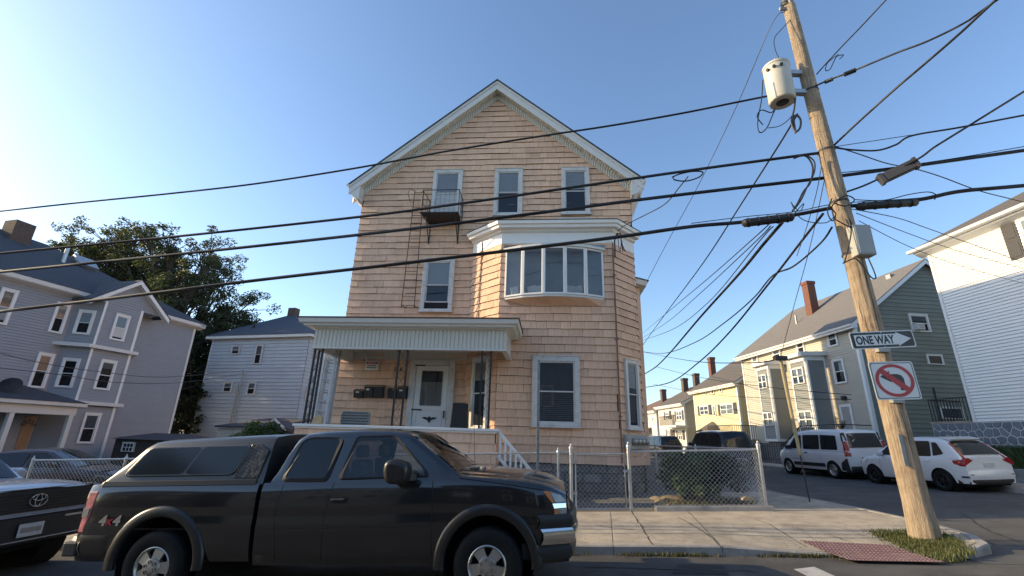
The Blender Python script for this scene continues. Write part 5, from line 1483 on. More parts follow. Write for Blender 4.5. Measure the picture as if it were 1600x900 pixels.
def hull(t, name, paint, x0, x1, w, plan, zt, rock, arches, crown=.03, prof=PROF, front_cap=True, rear_cap=True, top=True, step=.09):
    """lofted lower body: returns the half width function"""
    xs = {round(x0 + (x1 - x0) * i / int((x1 - x0) / step), 4) for i in range(int((x1 - x0) / step) + 1)}
    for xc, r, zc in arches:
        for k in range(25):
            a = math.pi * k / 24; xx = xc + r * math.cos(a)
            if x0 < xx < x1: xs.add(round(xx, 4))
        for e in (-.001, .001):
            for sgn in (-1, 1): 
                if x0 < xc + sgn * r + e < x1: xs.add(round(xc + sgn * r + e, 4))
    xs = sorted(xs)
    def zb(x):
        z = rock(x) if callable(rock) else rock
        for xc, r, zc in arches:
            if abs(x - xc) < r: z = max(z, zc + math.sqrt(max(0, r * r - (x - xc) ** 2)))
        return z
    def yw(x, z):
        zl = rock(x) if callable(rock) else rock
        f = (z - zl) / max(.05, zt(x) - zl)
        return w * plan(x) * lerp_tab(prof, max(0, min(1, f)))
    lev = [0, .08, .16, .25, .35, .45, .55, .62, .68, .74, .8, .86, .92, .97, 1.0]
    g = []
    for x in xs:
        zl = rock(x) if callable(rock) else rock
        col = []
        b = zb(x)
        for f in lev:
            z = max(b, zl + (zt(x) - zl) * f); z = min(z, zt(x))
            col.append((yw(x, z), z))
        ye = col[-1][0]
        tp = []
        if top:
            for q in (.97, .9, .7, .45, .2):
                tp.append((ye * q, zt(x) + .012 + crown * (1 - q * q)))
        full = [(-y, z) for y, z in col] + [(-y, z) for y, z in tp] + [(y, z) for y, z in reversed(tp)] + [(y, z) for y, z in reversed(col)]
        g.append([(x, y, z) for y, z in full])
    mb = MB(); mb.sheet(g)
    if front_cap: mb.poly(g[-1])
    if rear_cap: mb.poly(g[0])
    o = mb.build(name, paint, t, smooth=38, weld=.0008)
    return o, yw

def inpoly(x, z, P):
    c = False
    for i in range(len(P)):
        (ax, az), (bx_, bz_) = P[i - 1], P[i]
        if (az > z) != (bz_ > z) and x < (bx_ - ax) * (z - az) / (bz_ - az) + ax: c = not c
    return c
def canopy(t, name, paint, prof, zt, wb, wr, crown=.04, shoulder=.07, holes=(), front=None):
    """lofted roof and pillars over the belt: prof [(x, z)] from rear to front, with openings for the glass; returns (object, side function)"""
    hm = max(z for x, z in prof) - min(zt(x) for x, z in prof)
    if holes or front:
        pp = [prof[0]]
        for a, b in zip(prof[:-1], prof[1:]):
            n = max(1, int(abs(b[0] - a[0]) / .03)); pp += [(a[0] + (b[0] - a[0]) * k / n, a[1] + (b[1] - a[1]) * k / n) for k in range(1, n + 1)]
    else:
        pp = prof
    ns = 16 if holes else 2
    g = []
    for x, z in pp:
        b = zt(x) - .015; h = max(.002, z - b); f = min(1, h / hm)
        wbx = wb(x) if callable(wb) else wb
        ye = wbx + (wr - wbx) * f
        s = min(shoulder, h * .5)
        half = [(wbx + (ye + (wbx - ye) * .02 - wbx) * k / ns, b + (h - s) * k / ns) for k in range(ns + 1)] + [(ye - s * .35, b + h - s * .35), (ye - s * .9, b + h - s * .05), (ye * .6, b + h + crown * f * .6), (ye * .25, b + h + crown * f * .95)]
        g.append([(x, -y, zz) for y, zz in half] + [(x, y, zz) for y, zz in reversed(half)])
    mb = MB(); nv = len(g[0])
    mb.v = [p for r_ in g for p in r_]
    for i in range(len(g) - 1):
        for j in range(nv - 1):
            q = [g[i][j], g[i][j + 1], g[i + 1][j + 1], g[i + 1][j]]
            cx = sum(p[0] for p in q) / 4; cz = sum(p[2] for p in q) / 4
            if (j < ns or j >= nv - 1 - ns) and any(inpoly(cx, cz, P) for P in holes): continue
            if front and front[0] < cx < front[1] and ns + 1 < j < nv - 3 - ns: continue
            mb.f.append([i * nv + j, i * nv + j + 1, (i + 1) * nv + j + 1, (i + 1) * nv + j]); mb.mi.append(0)
    mb.poly(g[0]); mb.poly(g[-1])
    o = mb.build(name, paint, t, smooth=40, weld=.0008)
    def ys(x, z):
        wbx = wb(x) if callable(wb) else wb
        f = max(0, min(1, (z - zt(x) + .015) / hm)); return wbx + (wr - wbx) * f
    return o, ys
def side_pane(t, poly, ys, sgn, m='car_glass', off=.006, name='window', r=.05, rim=None, band=0.0):
    pts = rpoly(poly, r, 4)
    mb = MB()
    mb.poly([(x, sgn * (ys(x, z) + off), z) for x, z in pts])
    o = mb.build(name, m, t, norm=False)
    if rim:
        cx = sum(p[0] for p in pts) / len(pts); cz = sum(p[1] for p in pts) / len(pts)
        m2 = MB(); n = len(pts)
        A = []
        for x, z in pts:
            d = Vector((x - cx, z - cz)); d = d.normalized() * band
            A.append((x - d.x, sgn * (ys(x, z) + off + .003 + (band * .25 if band else 0) * 0), z - d.y))
        out = []
        for x, z in pts:
            d = Vector((x - cx, z - cz)); d = d.normalized() * .018
            out.append((x + d.x, sgn * (ys(x, z) + off + .002), z + d.y))
        m2.add(A + out, [(i, (i + 1) % n, n + (i + 1) % n, n + i) for i in range(n)])
        m2.build('window_seal', rim, o, norm=False)
    return o
def slope_pane(t, prof, i0, i1, f0, f1, wr, m='car_glass', name='windshield', crown=.04, off=.008, taper=0.0, n=7, wb=None):
    """glass laid on the sloping front or back of a canopy between profile points a and b"""
    pl = [Vector(p) for p in prof[i0:i1 + 1]]
    L = [0.0]
    for p, q in zip(pl[:-1], pl[1:]): L.append(L[-1] + (q - p).length)
    zlo, zhi = min(p.y for p in pl), max(p.y for p in pl)
    g = []
    ns = 9
    for i in range(ns):
        l = (f0 + (f1 - f0) * i / (ns - 1)) * L[-1]
        k = max(j for j in range(len(L) - 1) if L[j] <= l + 1e-9)
        p = pl[k].lerp(pl[k + 1], (l - L[k]) / (L[k + 1] - L[k])); d = (pl[k + 1] - pl[k]).normalized(); nrm = Vector((-d.y, d.x))
        if nrm.y < 0: nrm = -nrm
        w0 = wb if wb else wr
        hw = w0 + (wr - w0) * (p.y - zlo) / max(.01, zhi - zlo)
        g.append([(p.x + nrm.x * (off + crown * (1 - q * q)), q * hw, p.y + nrm.y * (off + crown * (1 - q * q))) for q in (-1 + 2 * kk / (n - 1) for kk in range(n))])
    mb = MB(); mb.sheet(g)
    return mb.build(name, m, t, smooth=60, norm=False)
WCACHE = {}
def wheels(t, axles, half, r, wd, rimr, style, rimm='rim'):
    key = (r, wd, rimr, style)
    if key not in WCACHE:
        tb = MB()
        pr = [(rimr, .0), (rimr + .015, -.012), (r * .80, -.018), (r * .93, -.006), (r * .985, .02), (r, .05), (r, wd - .05), (r * .97, wd - .01), (rimr, wd)]
        tb.lathe(pr, (0, 0, 0), (0, 1, 0), 40)
        n = 56
        for k in range(n):
            a = 2 * math.pi * k / n; da = .035
            p = []
            for rr, yy in ((r * .985, .012), (r + .006, .05), (r + .006, .10)):
                for s in (-da, da): p.append((rr * math.cos(a + s), yy, rr * math.sin(a + s)))
            tb.add(p, [(0, 1, 3, 2), (2, 3, 5, 4)])
        rb = MB()
        rb.lathe([(rimr + .004, -.006), (rimr - .006, -.014), (rimr - .022, .0), (rimr - .03, .03), (rimr - .034, .14)], (0, 0, 0), (0, 1, 0), 36)
        def spoke(a, w0, w1, r0, r1, y0=.02, y1=.0):
            c, s = math.cos(a), math.sin(a); tx, tz = -s, c
            A = [(c * r0 + tx * w0, y0, s * r0 + tz * w0), (c * r0 - tx * w0, y0, s * r0 - tz * w0), (c * r0 - tx * w0, y0 + .03, s * r0 - tz * w0), (c * r0 + tx * w0, y0 + .03, s * r0 + tz * w0)]
            Bq = [(c * r1 + tx * w1, y1, s * r1 + tz * w1), (c * r1 - tx * w1, y1, s * r1 - tz * w1), (c * r1 - tx * w1, y1 + .04, s * r1 - tz * w1), (c * r1 + tx * w1, y1 + .04, s * r1 + tz * w1)]
            rb.loft2(A, Bq)
        if style == 'truck':
            for k in range(5): spoke(math.pi / 2 + k * 2 * math.pi / 5, .05, .066, .08, rimr - .025, -.005, .005)
            rb.lathe([(0, -.03), (.05, -.028), (.095, -.02), (.105, .0), (.105, .05)], (0, 0, 0), (0, 1, 0), 24)
        elif style == 'steel':
            rb.lathe([(rimr - .03, .05), (rimr - .06, .01), (.09, .035), (.075, -.01), (.03, -.015), (0, -.015)], (0, 0, 0), (0, 1, 0), 30)
        else:
            for k in range(10): spoke(k * 2 * math.pi / 10 + (.09 if k % 2 else -.09), .013, .017, .05, rimr - .02, .0, .0)
            rb.lathe([(0, -.012), (.05, -.01), (.065, .01), (.065, .05)], (0, 0, 0), (0, 1, 0), 18)
        db = MB(); db.lathe([(0, .085), (rimr - .03, .085)], (0, 0, 0), (0, 1, 0), 24)
        hb = MB()
        if style == 'truck':
            for k in range(6):
                a = k * math.pi / 3; hb.lathe([(.019, -.034), (.019, -.018), (.0, -.018)], (.062 * math.cos(a), 0, .062 * math.sin(a)), (0, 1, 0), 10)
        elif style == 'steel':
            for k in range(8):
                a = k * math.pi / 4 + .2; rr = rimr * .66
                hb.add([(rr * math.cos(a) + .03 * math.cos(q), .018, rr * math.sin(a) + .03 * math.sin(q)) for q in [j * .785 for j in range(8)]], [tuple(range(8))])
        WCACHE[key] = (tb.mesh('tyre', 'rubber', None, 40), rb.mesh('rim', rimm, None, 40), db.mesh('brake', 'under', None), hb.mesh('lug_holes', 'seam', None, norm=False) if hb.v else None)
    tm, rm, dm, hm = WCACHE[key]
    for x in axles:
        for sgn in (-1, 1):
            o = bpy.data.objects.new('wheel', tm); COL.objects.link(o); o.parent = t
            o.location = (x, sgn * half, r); o.rotation_euler = (0, random.uniform(0, 6), 0 if sgn < 0 else math.pi)
            for nm, me in (('rim', rm), ('brake', dm), ('lug_holes', hm)):
                if me is None: continue
                c = bpy.data.objects.new(nm, me); COL.objects.link(c); c.parent = o
                if nm == 'lug_holes': c['kind'] = 'stuff'
def side_box(t, name, m, x0, x1, z0, z1, yf, sgn, out=.01, depth=.02, bevel=None, r=None):
    """a moulding, lamp or handle lying on the side"""
    pts = [(x0, z0), (x1, z0), (x1, z1), (x0, z1)]
    return side_shape(t, name, m, pts, yf, sgn, out, depth, bevel, r)
def side_shape(t, name, m, pts, yf, sgn, out=.01, depth=.02, bevel=None, r=None):
    if r: pts = rpoly(pts, r, 3)
    mb = MB()
    mb.loft2([(x, sgn * (yf(x, z) - depth), z) for x, z in pts], [(x, sgn * (yf(x, z) + out), z) for x, z in pts])
    return mb.build(name, m, t, bevel=bevel, seg=2)
def side_quad(t, name, m, a, b, c, d, yf, sgn, out=.01, n=8):
    mb = MB(); g = []
    for i in range(n + 1):
        row = []
        for j in range(n + 1):
            u, v = i / n, j / n
            x = (a[0] * (1 - u) + b[0] * u) * (1 - v) + (d[0] * (1 - u) + c[0] * u) * v; z = (a[1] * (1 - u) + b[1] * u) * (1 - v) + (d[1] * (1 - u) + c[1] * u) * v
            e = 0 if i in (0, n) or j in (0, n) else 1
            row.append((x, sgn * (yf(x, z) + (out if e else -.004)), z))
        g.append(row)
    mb.sheet(g); return mb.build(name, m, t, norm=False, smooth=50)
def seam(t, pts, yf, sgn, w=.007, m='seam', name='panel_gap'):
    mb = MB()
    g = []
    for i, (x, z) in enumerate(pts):
        a, b = pts[max(0, i - 1)], pts[min(len(pts) - 1, i + 1)]
        d = Vector((b[0] - a[0], b[1] - a[1])).normalized(); nx, nz = -d.y * w / 2, d.x * w / 2
        g.append([(x + nx, sgn * (yf(x, z) + .0025), z + nz), (x - nx, sgn * (yf(x, z) + .0025), z - nz)])
    mb.sheet(g)
    return mb.build(name, m, t, norm=False)
def dense(pts, n=8):
    out = []
    for a, b in zip(pts[:-1], pts[1:]):
        out += [(a[0] + (b[0] - a[0]) * k / n, a[1] + (b[1] - a[1]) * k / n) for k in range(n)]
    return out + [pts[-1]]
def underbody(t, x0, x1, w, z0, z1):
    mb = MB(); mb.box(x0, x1, -w, w, z0, z1); return mb.build('underbody', 'under', t)
def mirror(t, x, y, z, m, sgn, s=1.0):
    mb = MB()
    mb.prism(rpoly([(x - .10 * s, z - .09 * s), (x + .08 * s, z - .10 * s), (x + .10 * s, z + .06 * s), (x - .06 * s, z + .11 * s), (x - .12 * s, z + .06 * s)], .06 * s, 4), 'y', sgn * (y + .08), sgn * (y + .08 + .2 * s))
    o = mb.build('mirror', m, t, bevel=.035 * s, seg=3, smooth=50)
    mb = MB(); mb.bar((x + .08 * s, sgn * (y - .04), z - .08), (x, sgn * (y + .1), z - .06 * s), .07 * s, .05 * s); mb.build('mirror_arm', 'blackplastic', o)
    return o

# ---- the parked pickup
T = vehicle('pickup_truck', 'dark grey extended-cab pickup truck with a matching bed cap', 'pickup truck', A_.world(-2.72, 6.76, -.10), R(-5), pitch=-.048)
zbelt = [(-3.0, 1.285), (-.7, 1.275), (.6, 1.285), (1.35, 1.315), (1.7, 1.31), (2.2, 1.27), (2.55, 1.225), (2.8, 1.165), (2.97, 1.08)]
ztf = lambda x: smooth_tab(zbelt, x)
planT = lambda x: smooth_tab([(-3.0, .955), (-2.9, .985), (-2.4, 1.0), (1.2, 1.0), (2.2, .985), (2.6, .955), (2.85, .90), (2.97, .83)], x)
PT = [(0, .95), (.12, .985), (.24, .995), (.395, 1.0), (.44, 1.008), (.50, 1.003), (.56, .992), (.7, .994), (.85, .985), (.94, .97), (1, .945)]
bed, ywb = hull(T, 'bed', 'truck_paint', -2.97, -.755, 1.0, planT, ztf, .44, [(-1.90, .52, .42)], crown=-.01, prof=PT)
cab, ywc = hull(T, 'cab_body', 'truck_paint', -.70, 2.97, 1.0, planT, ztf, .40, [(2.05, .52, .40)], crown=.075, prof=PT)
underbody(T, -2.8, 2.75, .62, .36, 1.0)
mb = MB(); mb.box(-2.95, -.6, -.88, .88, 1.0, 1.2); mb.box(-.72, 1.3, -.86, .86, .42, 1.2); mb.box(1.3, 2.8, -.6, .6, .5, 1.15); mb.box(-.80, -.66, -.9, .9, .45, 1.25); mb.build('inner_structure', 'under', T)
cprof = [(-.63, 1.28), (-.58, 1.45), (-.50, 1.66), (-.42, 1.80), (-.33, 1.85), (-.1, 1.872), (.36, 1.88), (.75, 1.868), (.95, 1.845), (1.05, 1.815), (1.2, 1.71), (1.45, 1.53), (1.68, 1.36), (1.76, 1.31)]
WR = [(-.49, 1.305), (.09, 1.295), (.17, 1.785), (-.23, 1.79), (-.34, 1.755)]
WF = [(.23, 1.315), (1.33, 1.325), (1.30, 1.40), (.86, 1.792), (.37, 1.797)]
cabr, ysc = canopy(T, 'cab_roof', 'truck_paint', cprof, ztf, .945, .755, crown=.03, holes=(rpoly(WR, .07), rpoly(WF, .05)), front=(1.08, 1.68))
mb = MB(); mb.box(1.15, 1.68, -.84, .84, 1.0, 1.30); mb.build('dashboard', 'blackplastic', T, bevel=.06, seg=3)
mb = MB(); mb.lathe([(.19, -.012), (.205, 0), (.19, .012), (.175, 0), (.19, -.012)], (.98, .42, 1.30), (-.9, 0, .35), 24); mb.tube([(.98, .42, 1.30), (1.2, .42, 1.2)], .03, 6); mb.build('steering_wheel', 'blackplastic', T, norm=False)
# topper
tprof = [(-2.86, 1.285), (-2.80, 1.36), (-2.62, 1.57), (-2.46, 1.74), (-2.38, 1.785), (-2.28, 1.803), (-1.6, 1.822), (-.80, 1.838), (-.72, 1.825), (-.735, 1.6), (-.77, 1.285)]
cap, yst = canopy(T, 'bed_cap', 'cap_paint', tprof, lambda x: 1.285, .945, .815, crown=.03, shoulder=.10)
side_shape(cap, 'cap_front_skin', 'cap_worn', [(-1.12, 1.345), (-.80, 1.34), (-.745, 1.66), (-.86, 1.735), (-.99, 1.74)], yst, -1, .012, .01, bevel=.006)
random.seed(2)
for k in range(11):
    t_ = k / 10.0
    mb = MB(); x, z = -1.10 + .14 * t_, 1.38 + .34 * t_; y = -(yst(x, z) + .014)
    mb.lathe([(.011, 0), (.009, .006), (0, .008)], (x, y, z), (0, -1, 0), 7); mb.build('rivet', 'iron_rust', cap, norm=False)
side_shape(cap, 'base_rail', 'flare', [(-2.83, 1.262), (-.80, 1.262), (-.80, 1.33), (-2.80, 1.33)], yst, -1, .014, .02, bevel=.008)
side_shape(cap, 'base_rail', 'flare', [(-2.83, 1.262), (-.80, 1.262), (-.80, 1.33), (-2.80, 1.33)], yst, 1, .014, .02, bevel=.008)
for sgn in (-1, 1):
    wo = side_shape(cap, 'side_window', 'cap_paint', [(-2.60, 1.375), (-1.12, 1.375), (-.97, 1.735), (-2.36, 1.725)], yst, sgn, .016, .005, bevel=.01, r=.09)
    for pts in (((-2.53, 1.40), (-1.80, 1.40), (-1.655, 1.715), (-2.34, 1.705)), ((-1.765, 1.40), (-1.15, 1.40), (-1.01, 1.715), (-1.62, 1.715))):
        side_pane(wo, list(pts), yst, sgn, 'cap_glass', .0185, 'pane', .05)
# side glass
for sgn in (-1, 1):
    side_pane(T, WR, ysc, sgn, 'tint_glass', .006, 'rear_side_window', .07, 'seam', band=.035)
    side_pane(T, WF, ysc, sgn, 'truck_glass', .006, 'front_door_window', .05, 'seam', band=.03)
ws = slope_pane(T, cprof, 9, 12, .02, .99, .70, 'truck_glass', crown=.035, wb=.85, off=.010)
mb = MB()
for y in (-.35, .25): mb.tube([(1.66, y, 1.40), (1.5, y + .45, 1.52)], .012, 5)
mb.build('wiper', 'blackplastic', T)
mb = MB(); mb.box(1.55, 1.80, -.80, .80, 1.318, 1.345); mb.build('cowl_grille', 'blackplastic', T)
# hood: a raised panel with its own edge
hg = []
for i in range(11):
    x = 1.62 + (2.90 - 1.62) * i / 10
    w_ = .80 - .06 * i / 10
    hg.append([(x, -w_, ztf(x) + .022)] + [(x, w_ * q, ztf(x) + .032 + .055 * (1 - q * q) + (.010 if abs(q) > .55 and abs(q) < .9 else 0)) for q in (-.97, -.85, -.6, -.35, 0, .35, .6, .85, .97)] + [(x, w_, ztf(x) + .022)])
mb = MB(); mb.sheet(hg); mb.poly(hg[-1]); mb.poly(hg[0]); mb.build('hood', 'truck_paint', T, smooth=45)
# panel gaps, body-side moulding, handle, flares
for sgn in (-1, 1):
    yf = lambda x, z: ywc(x, z)
    seam(T, dense([(-.44, 1.275), (-.49, .9), (-.45, .70), (-.43, .44)]), yf, sgn)
    seam(T, dense([(.19, 1.28), (.12, .95), (.12, .44)]), yf, sgn, .009)
    seam(T, dense([(1.40, 1.30), (1.41, .95), (1.41, .46)]), yf, sgn, .009)
    seam(T, dense([(-.43, .44), (1.40, .46)], 12), yf, sgn, .008)
    side_box(T, 'handle_recess', 'seam', .16, .39, 1.045, 1.125, yf, sgn, .004, .01, r=.03)
    side_box(T, 'door_handle', 'blackplastic', .19, .36, 1.075, 1.105, yf, sgn, .03, .0, bevel=.01, r=.012)
    seam(T, dense([(1.72, 1.302), (2.3, 1.225), (2.72, 1.155)], 6), yf, sgn, .012)
    for xc, yfn, zc in ((2.05, ywc, .40), (-1.90, ywb, .42)):
        g = []
        for k in range(33):
            a = R(-14) + (math.pi + R(28)) * k / 32
            row = []
            for rr, o_ in ((.49, -.03), (.494, .014), (.505, .027), (.53, .030), (.585, .026), (.612, .010), (.617, -.012)):
                sq = 1.0 if math.sin(a) > 0 else 1.0
                x = xc + rr * 1.0 * math.cos(a); z = max(.36, zc + rr * 1.02 * math.sin(a))
                zz = min(z, 1.2)
                row.append((x, sgn * (1.0 * planT(x) + o_ - .005), z))
            g.append(row)
        mb = MB(); mb.sheet(g); mb.build('fender_flare', 'flare', T, smooth=60, norm=False)
        mb = MB(); mb.lathe([(.52, 0), (.52, .42), (0, .42)], (xc, sgn * .93, zc), (0, -sgn, 0), 24); mb.build('wheel_well', 'under', T, norm=False)
    mirror(T, 1.05, .96, 1.40, 'flare', sgn, 1.35)
    # headlamp: amber corner, clear lamp, chrome bar, lower lamp
    side_shape(T, 'turn_signal', 'amber', [(2.70, 1.145), (2.78, 1.14), (2.83, 1.02), (2.80, 1.02)], yf, sgn, .012, .02, bevel=.006)
    hl = side_shape(T, 'headlight', 'clearlens', [(2.78, 1.14), (2.90, 1.10), (2.955, 1.04), (2.955, 1.015), (2.835, 1.02)], yf, sgn, .012, .02, bevel=.01)
    side_shape(T, 'chrome_bar', 'chrome', [(2.80, 1.018), (2.962, 1.012), (2.966, .955), (2.82, .955)], yf, sgn, .016, .02, bevel=.006)
    side_shape(T, 'turn_signal', 'amber', [(2.82, .952), (2.87, .952), (2.87, .84), (2.83, .835)], yf, sgn, .012, .02)
    side_shape(T, 'lower_lamp', 'clearlens', [(2.87, .952), (2.967, .95), (2.967, .84), (2.87, .84)], yf, sgn, .012, .02, bevel=.008)
    # tail lamp
    tl = side_shape(T, 'tail_light', 'redlens_worn', [(-2.96, .76), (-2.88, .76), (-2.84, 1.0), (-2.82, 1.215), (-2.945, 1.215)], ywb, sgn, .014, .02, bevel=.012)
    side_shape(tl, 'reverse_lens', 'clearlens', [(-2.958, .93), (-2.87, .93), (-2.862, 1.03), (-2.955, 1.03)], ywb, sgn, .018, .02)
mb = MB()                                              # grille and front lamps
mb.box(2.955, 2.99, -.62, .62, .72, 1.08); gr = mb.build('grille', 'blackplastic', T)
mb = MB(); mb.box(2.99, 3.01, -.64, .64, .90, .97); mb.build('chrome_bar', 'chrome', gr)
def bumper(t, name, m, x, wid, z0, z1, sgnx, wrap=.35, th=.12, bow=.10, bevel=.02):
    n = 16; outer_, inner_ = [], []
    for k in range(n + 1):
        q = -1 + 2 * k / n
        xx = x - sgnx * bow * q * q - sgnx * (max(0, abs(q) - .86) / .14) ** 2 * wrap
        yy = q * wid if abs(q) < .86 else math.copysign(wid * (.86 + .14 * math.sin((abs(q) - .86) / .14 * math.pi / 2)), q)
        outer_.append((xx, yy)); inner_.append((xx - sgnx * th, yy * .93))
    mb = MB()
    mb.sheet([[(p[0], p[1], z0) for p in outer_], [(p[0] + sgnx * .03, p[1] * 1.012, z0 + (z1 - z0) * .35) for p in outer_], [(p[0] + sgnx * .03, p[1] * 1.012, z0 + (z1 - z0) * .7) for p in outer_], [(p[0], p[1], z1) for p in outer_], [(p[0], p[1], z1) for p in inner_], [(p[0], p[1], z0) for p in inner_], [(p[0], p[1], z0) for p in outer_]])
    return mb.build(name, m, t, smooth=50, weld=.0005)
bumper(T, 'front_bumper', 'chrome', 3.10, 1.0, .60, .76, 1, .34)
bumper(T, 'bumper_top', 'blackplastic', 3.085, .985, .762, .90, 1, .36)
bumper(T, 'bumper_valance', 'blackplastic', 3.06, .97, .44, .598, 1, .40)
bumper(T, 'rear_bumper', 'rim', -3.14, .98, .52, .70, -1, .22, .16, .05)
for sgn in (-1, 1):
    side_box(T, 'bumper_end', 'blackplastic', -3.10, -2.92, .50, .66, lambda x, z: .93, sgn, .06, .1, bevel=.02)
    side_quad(T, 'lower_quarter', 'flare', (-2.965, .45), (-2.52, .45), (-2.50, .745), (-2.955, .745), ywb, sgn, .006)
wheels(T, (2.05, -1.90), 1.0, .39, .25, .215, 'truck')
for k, (ch, x, mm) in enumerate((('4', -2.64, 'rim'), ('x', -2.555, 'sign_red'), ('4', -2.455, 'rim'))):
    v, f = text_faces(ch, .155 if ch == '4' else .12, .006)
    mb = MB(); mb.add([(x + p[0] * 1.15 + p[1] * .22, -(1.0 * planT(x) * 1.008 + .004), .885 + p[1]) for p in v], f); mb.build('decal', mm, T, norm=False)
mb = MB(); mb.tube([(1.62, .86, 1.33), (1.60, .87, 2.0)], .004, 5); mb.build('antenna', 'iron', T, norm=False)
for sgn in (-1, 1):                                    # rust on the cab corner, sill and rocker line
    side_quad(T, 'rust_patch', 'iron_rust', (-.68, .42), (-.55, .41), (-.57, .50), (-.675, .52), ywc, sgn, .002, 5)
    seam(T, dense([(-.68, .46), (1.42, .48)], 14), lambda x, z: ywc(x, z), sgn, .006)
    seam(T, dense([(-2.45, .80), (-.76, .79)], 10), lambda x, z: ywb(x, z) + .0005, sgn, .006, 'flare')
    seam(T, dense([(-.69, .785), (1.40, .80)], 12), lambda x, z: ywc(x, z) + .0005, sgn, .006, 'flare')
# seats seen through the glass
for y in (-.42, .42):
    mb = MB(); mb.prism(rpoly([(.25, 1.0), (.42, 1.0), (.38, 1.5), (.24, 1.52)], .05), 'y', y - .22, y + .22); mb.prism(rpoly([(.24, 1.54), (.36, 1.54), (.35, 1.70), (.25, 1.70)], .04), 'y', y - .12, y + .12)
    mb.build('seat', 'cushion_dark', T, bevel=.03)

# ---- silver pickup parked behind it
PL = Vector((-6.85, 7.4, 0))
Y = vehicle('silver_suv', 'silver SUV with a black grille parked behind the dark pickup', 'SUV', (PL.x - 2.24, PL.y + .2, gz(PL.x - 2.24)), R(-5), pitch=-.045)
Y.scale = (1.06, 1.06, 1.07)
zY = lambda x: smooth_tab([(-2.3, 1.1), (.3, 1.12), (.9, 1.14), (1.4, 1.13), (1.8, 1.10), (2.0, 1.06), (2.12, 1.0)], x)
plY = lambda x: smooth_tab([(-2.3, .93), (-2.0, .99), (1.3, 1.0), (1.8, .985), (2.0, .95), (2.12, .90)], x)
yb_, ywy = hull(Y, 'body', 'silver_paint', -2.3, 2.12, .96, plY, zY, .42, [(1.35, .45, .38), (-1.45, .45, .38)], crown=.06)
underbody(Y, -2.2, 2.0, .7, .32, .95)
mb = MB(); mb.box(-2.2, .8, -.82, .82, .45, 1.05); mb.build('inner_structure', 'under', Y)
yprof = [(-2.28, 1.1), (-2.2, 1.4), (-2.0, 1.72), (-1.6, 1.8), (-.6, 1.82), (-.1, 1.80), (.15, 1.74), (.5, 1.45), (.85, 1.15)]
yr, ysy = canopy(Y, 'roof', 'silver_paint', yprof, zY, .90, .70)
slope_pane(Y, yprof, 6, 8, .05, .95, .66, crown=.05, wb=.82)
for sgn in (-1, 1):
    side_pane(Y, [(-.55, 1.14), (.48, 1.16), (.05, 1.68), (-.5, 1.72)], ysy, sgn, rim='seam')
    side_pane(Y, [(-1.6, 1.14), (-.65, 1.14), (-.6, 1.72), (-1.55, 1.72)], ysy, sgn, rim='seam')
    mirror(Y, .42, .92, 1.22, 'silver_paint', sgn, 1.0)
    side_shape(Y, 'headlight', 'clearlens', [(1.80, 1.03), (2.10, .96), (2.12, .82), (1.98, .82), (1.84, .95)], ywy, sgn, .012, .03, bevel=.01)
    for xc in (1.35, -1.45):
        mb = MB(); mb.lathe([(.45, 0), (.45, .35), (0, .35)], (xc, sgn * .92, .38), (0, -sgn, 0), 20); mb.build('wheel_well', 'under', Y, norm=False)
wheels(Y, (1.35, -1.45), .95, .38, .24, .22, 'alloy')
XF = 2.125
mb = MB(); mb.prism([(-.80, .80), (.80, .80), (.87, 1.0), (.80, 1.07), (-.80, 1.07), (-.87, 1.0)], 'x', 1.9, XF + .02); gq = mb.build('grille', 'blackplastic', Y, bevel=.01)
for i in range(6):
    z = .82 + i * .04; mb = MB(); mb.box(XF + .02, XF + .032, -.76, .76, z, z + .014); mb.build('grille_bar', 'flare', gq, norm=False)
mb = MB()
def hoop(pts, w, x0, x1):
    n = len(pts); out, inn = [], []
    cy = sum(p[0] for p in pts) / n; cz = sum(p[1] for p in pts) / n
    for p in pts:
        d = Vector((p[0] - cy, p[1] - cz)); d = d * (1 - w / d.length); inn.append((cy + d.x, cz + d.y))
    A = [(x1, *p) for p in pts]; Bq = [(x1, *p) for p in inn]; C_ = [(x0, *p) for p in pts]; D_ = [(x0, *p) for p in inn]
    mb.add(A + Bq + C_ + D_, [(i, (i + 1) % n, n + (i + 1) % n, n + i) for i in range(n)] + [(i, (i + 1) % n, 2 * n + (i + 1) % n, 2 * n + i) for i in range(n)] + [(n + i, n + (i + 1) % n, 3 * n + (i + 1) % n, 3 * n + i) for i in range(n)])
hoop(rpoly([(-.86, .755), (.86, .755), (.92, .99), (.84, 1.10), (-.84, 1.10), (-.92, .99)], .06), .05, XF - .05, XF + .045); mb.build('grille_surround', 'silver_paint', Y, smooth=40)
mb = MB(); mb.prism([(-.93, .40), (.93, .40), (.90, .75), (-.90, .75)], 'x', 1.85, XF + .025); fb_ = mb.build('front_bumper', 'blackplastic', Y, bevel=.03)
mb = MB(); hoop(rpoly([(-.95, .45), (.95, .45), (.96, .70), (.86, .765), (-.86, .765), (-.96, .70)], .05), .06, XF - .02, XF + .05); mb.build('bumper_trim', 'silver_paint', Y, smooth=40)
mb = MB(); mb.box(XF + .05, XF + .06, -.16, .16, .50, .66); pl_ = mb.build('licence_plate', 'plate', Y, bevel=.003)
mb = MB(); mb.box(XF + .06, XF + .062, -.13, .13, .55, .61); mb.build('plate_print', 'galv_dull', pl_)
mb = MB(); mb.box(XF + .03, XF + .045, .45, .70, .68, .705); mb.build('badge', 'rim', Y)
mb = MB()                                             # oval badge of three crossing rings
def oval(cy, cz, a, b, th, tilt=0):
    pts = []
    for k in range(25):
        q = 2 * math.pi * k / 24; pts.append((XF + .05, cy + a * math.cos(q), cz + b * math.sin(q)))
    mb.tube(pts, th, 6, caps=False)
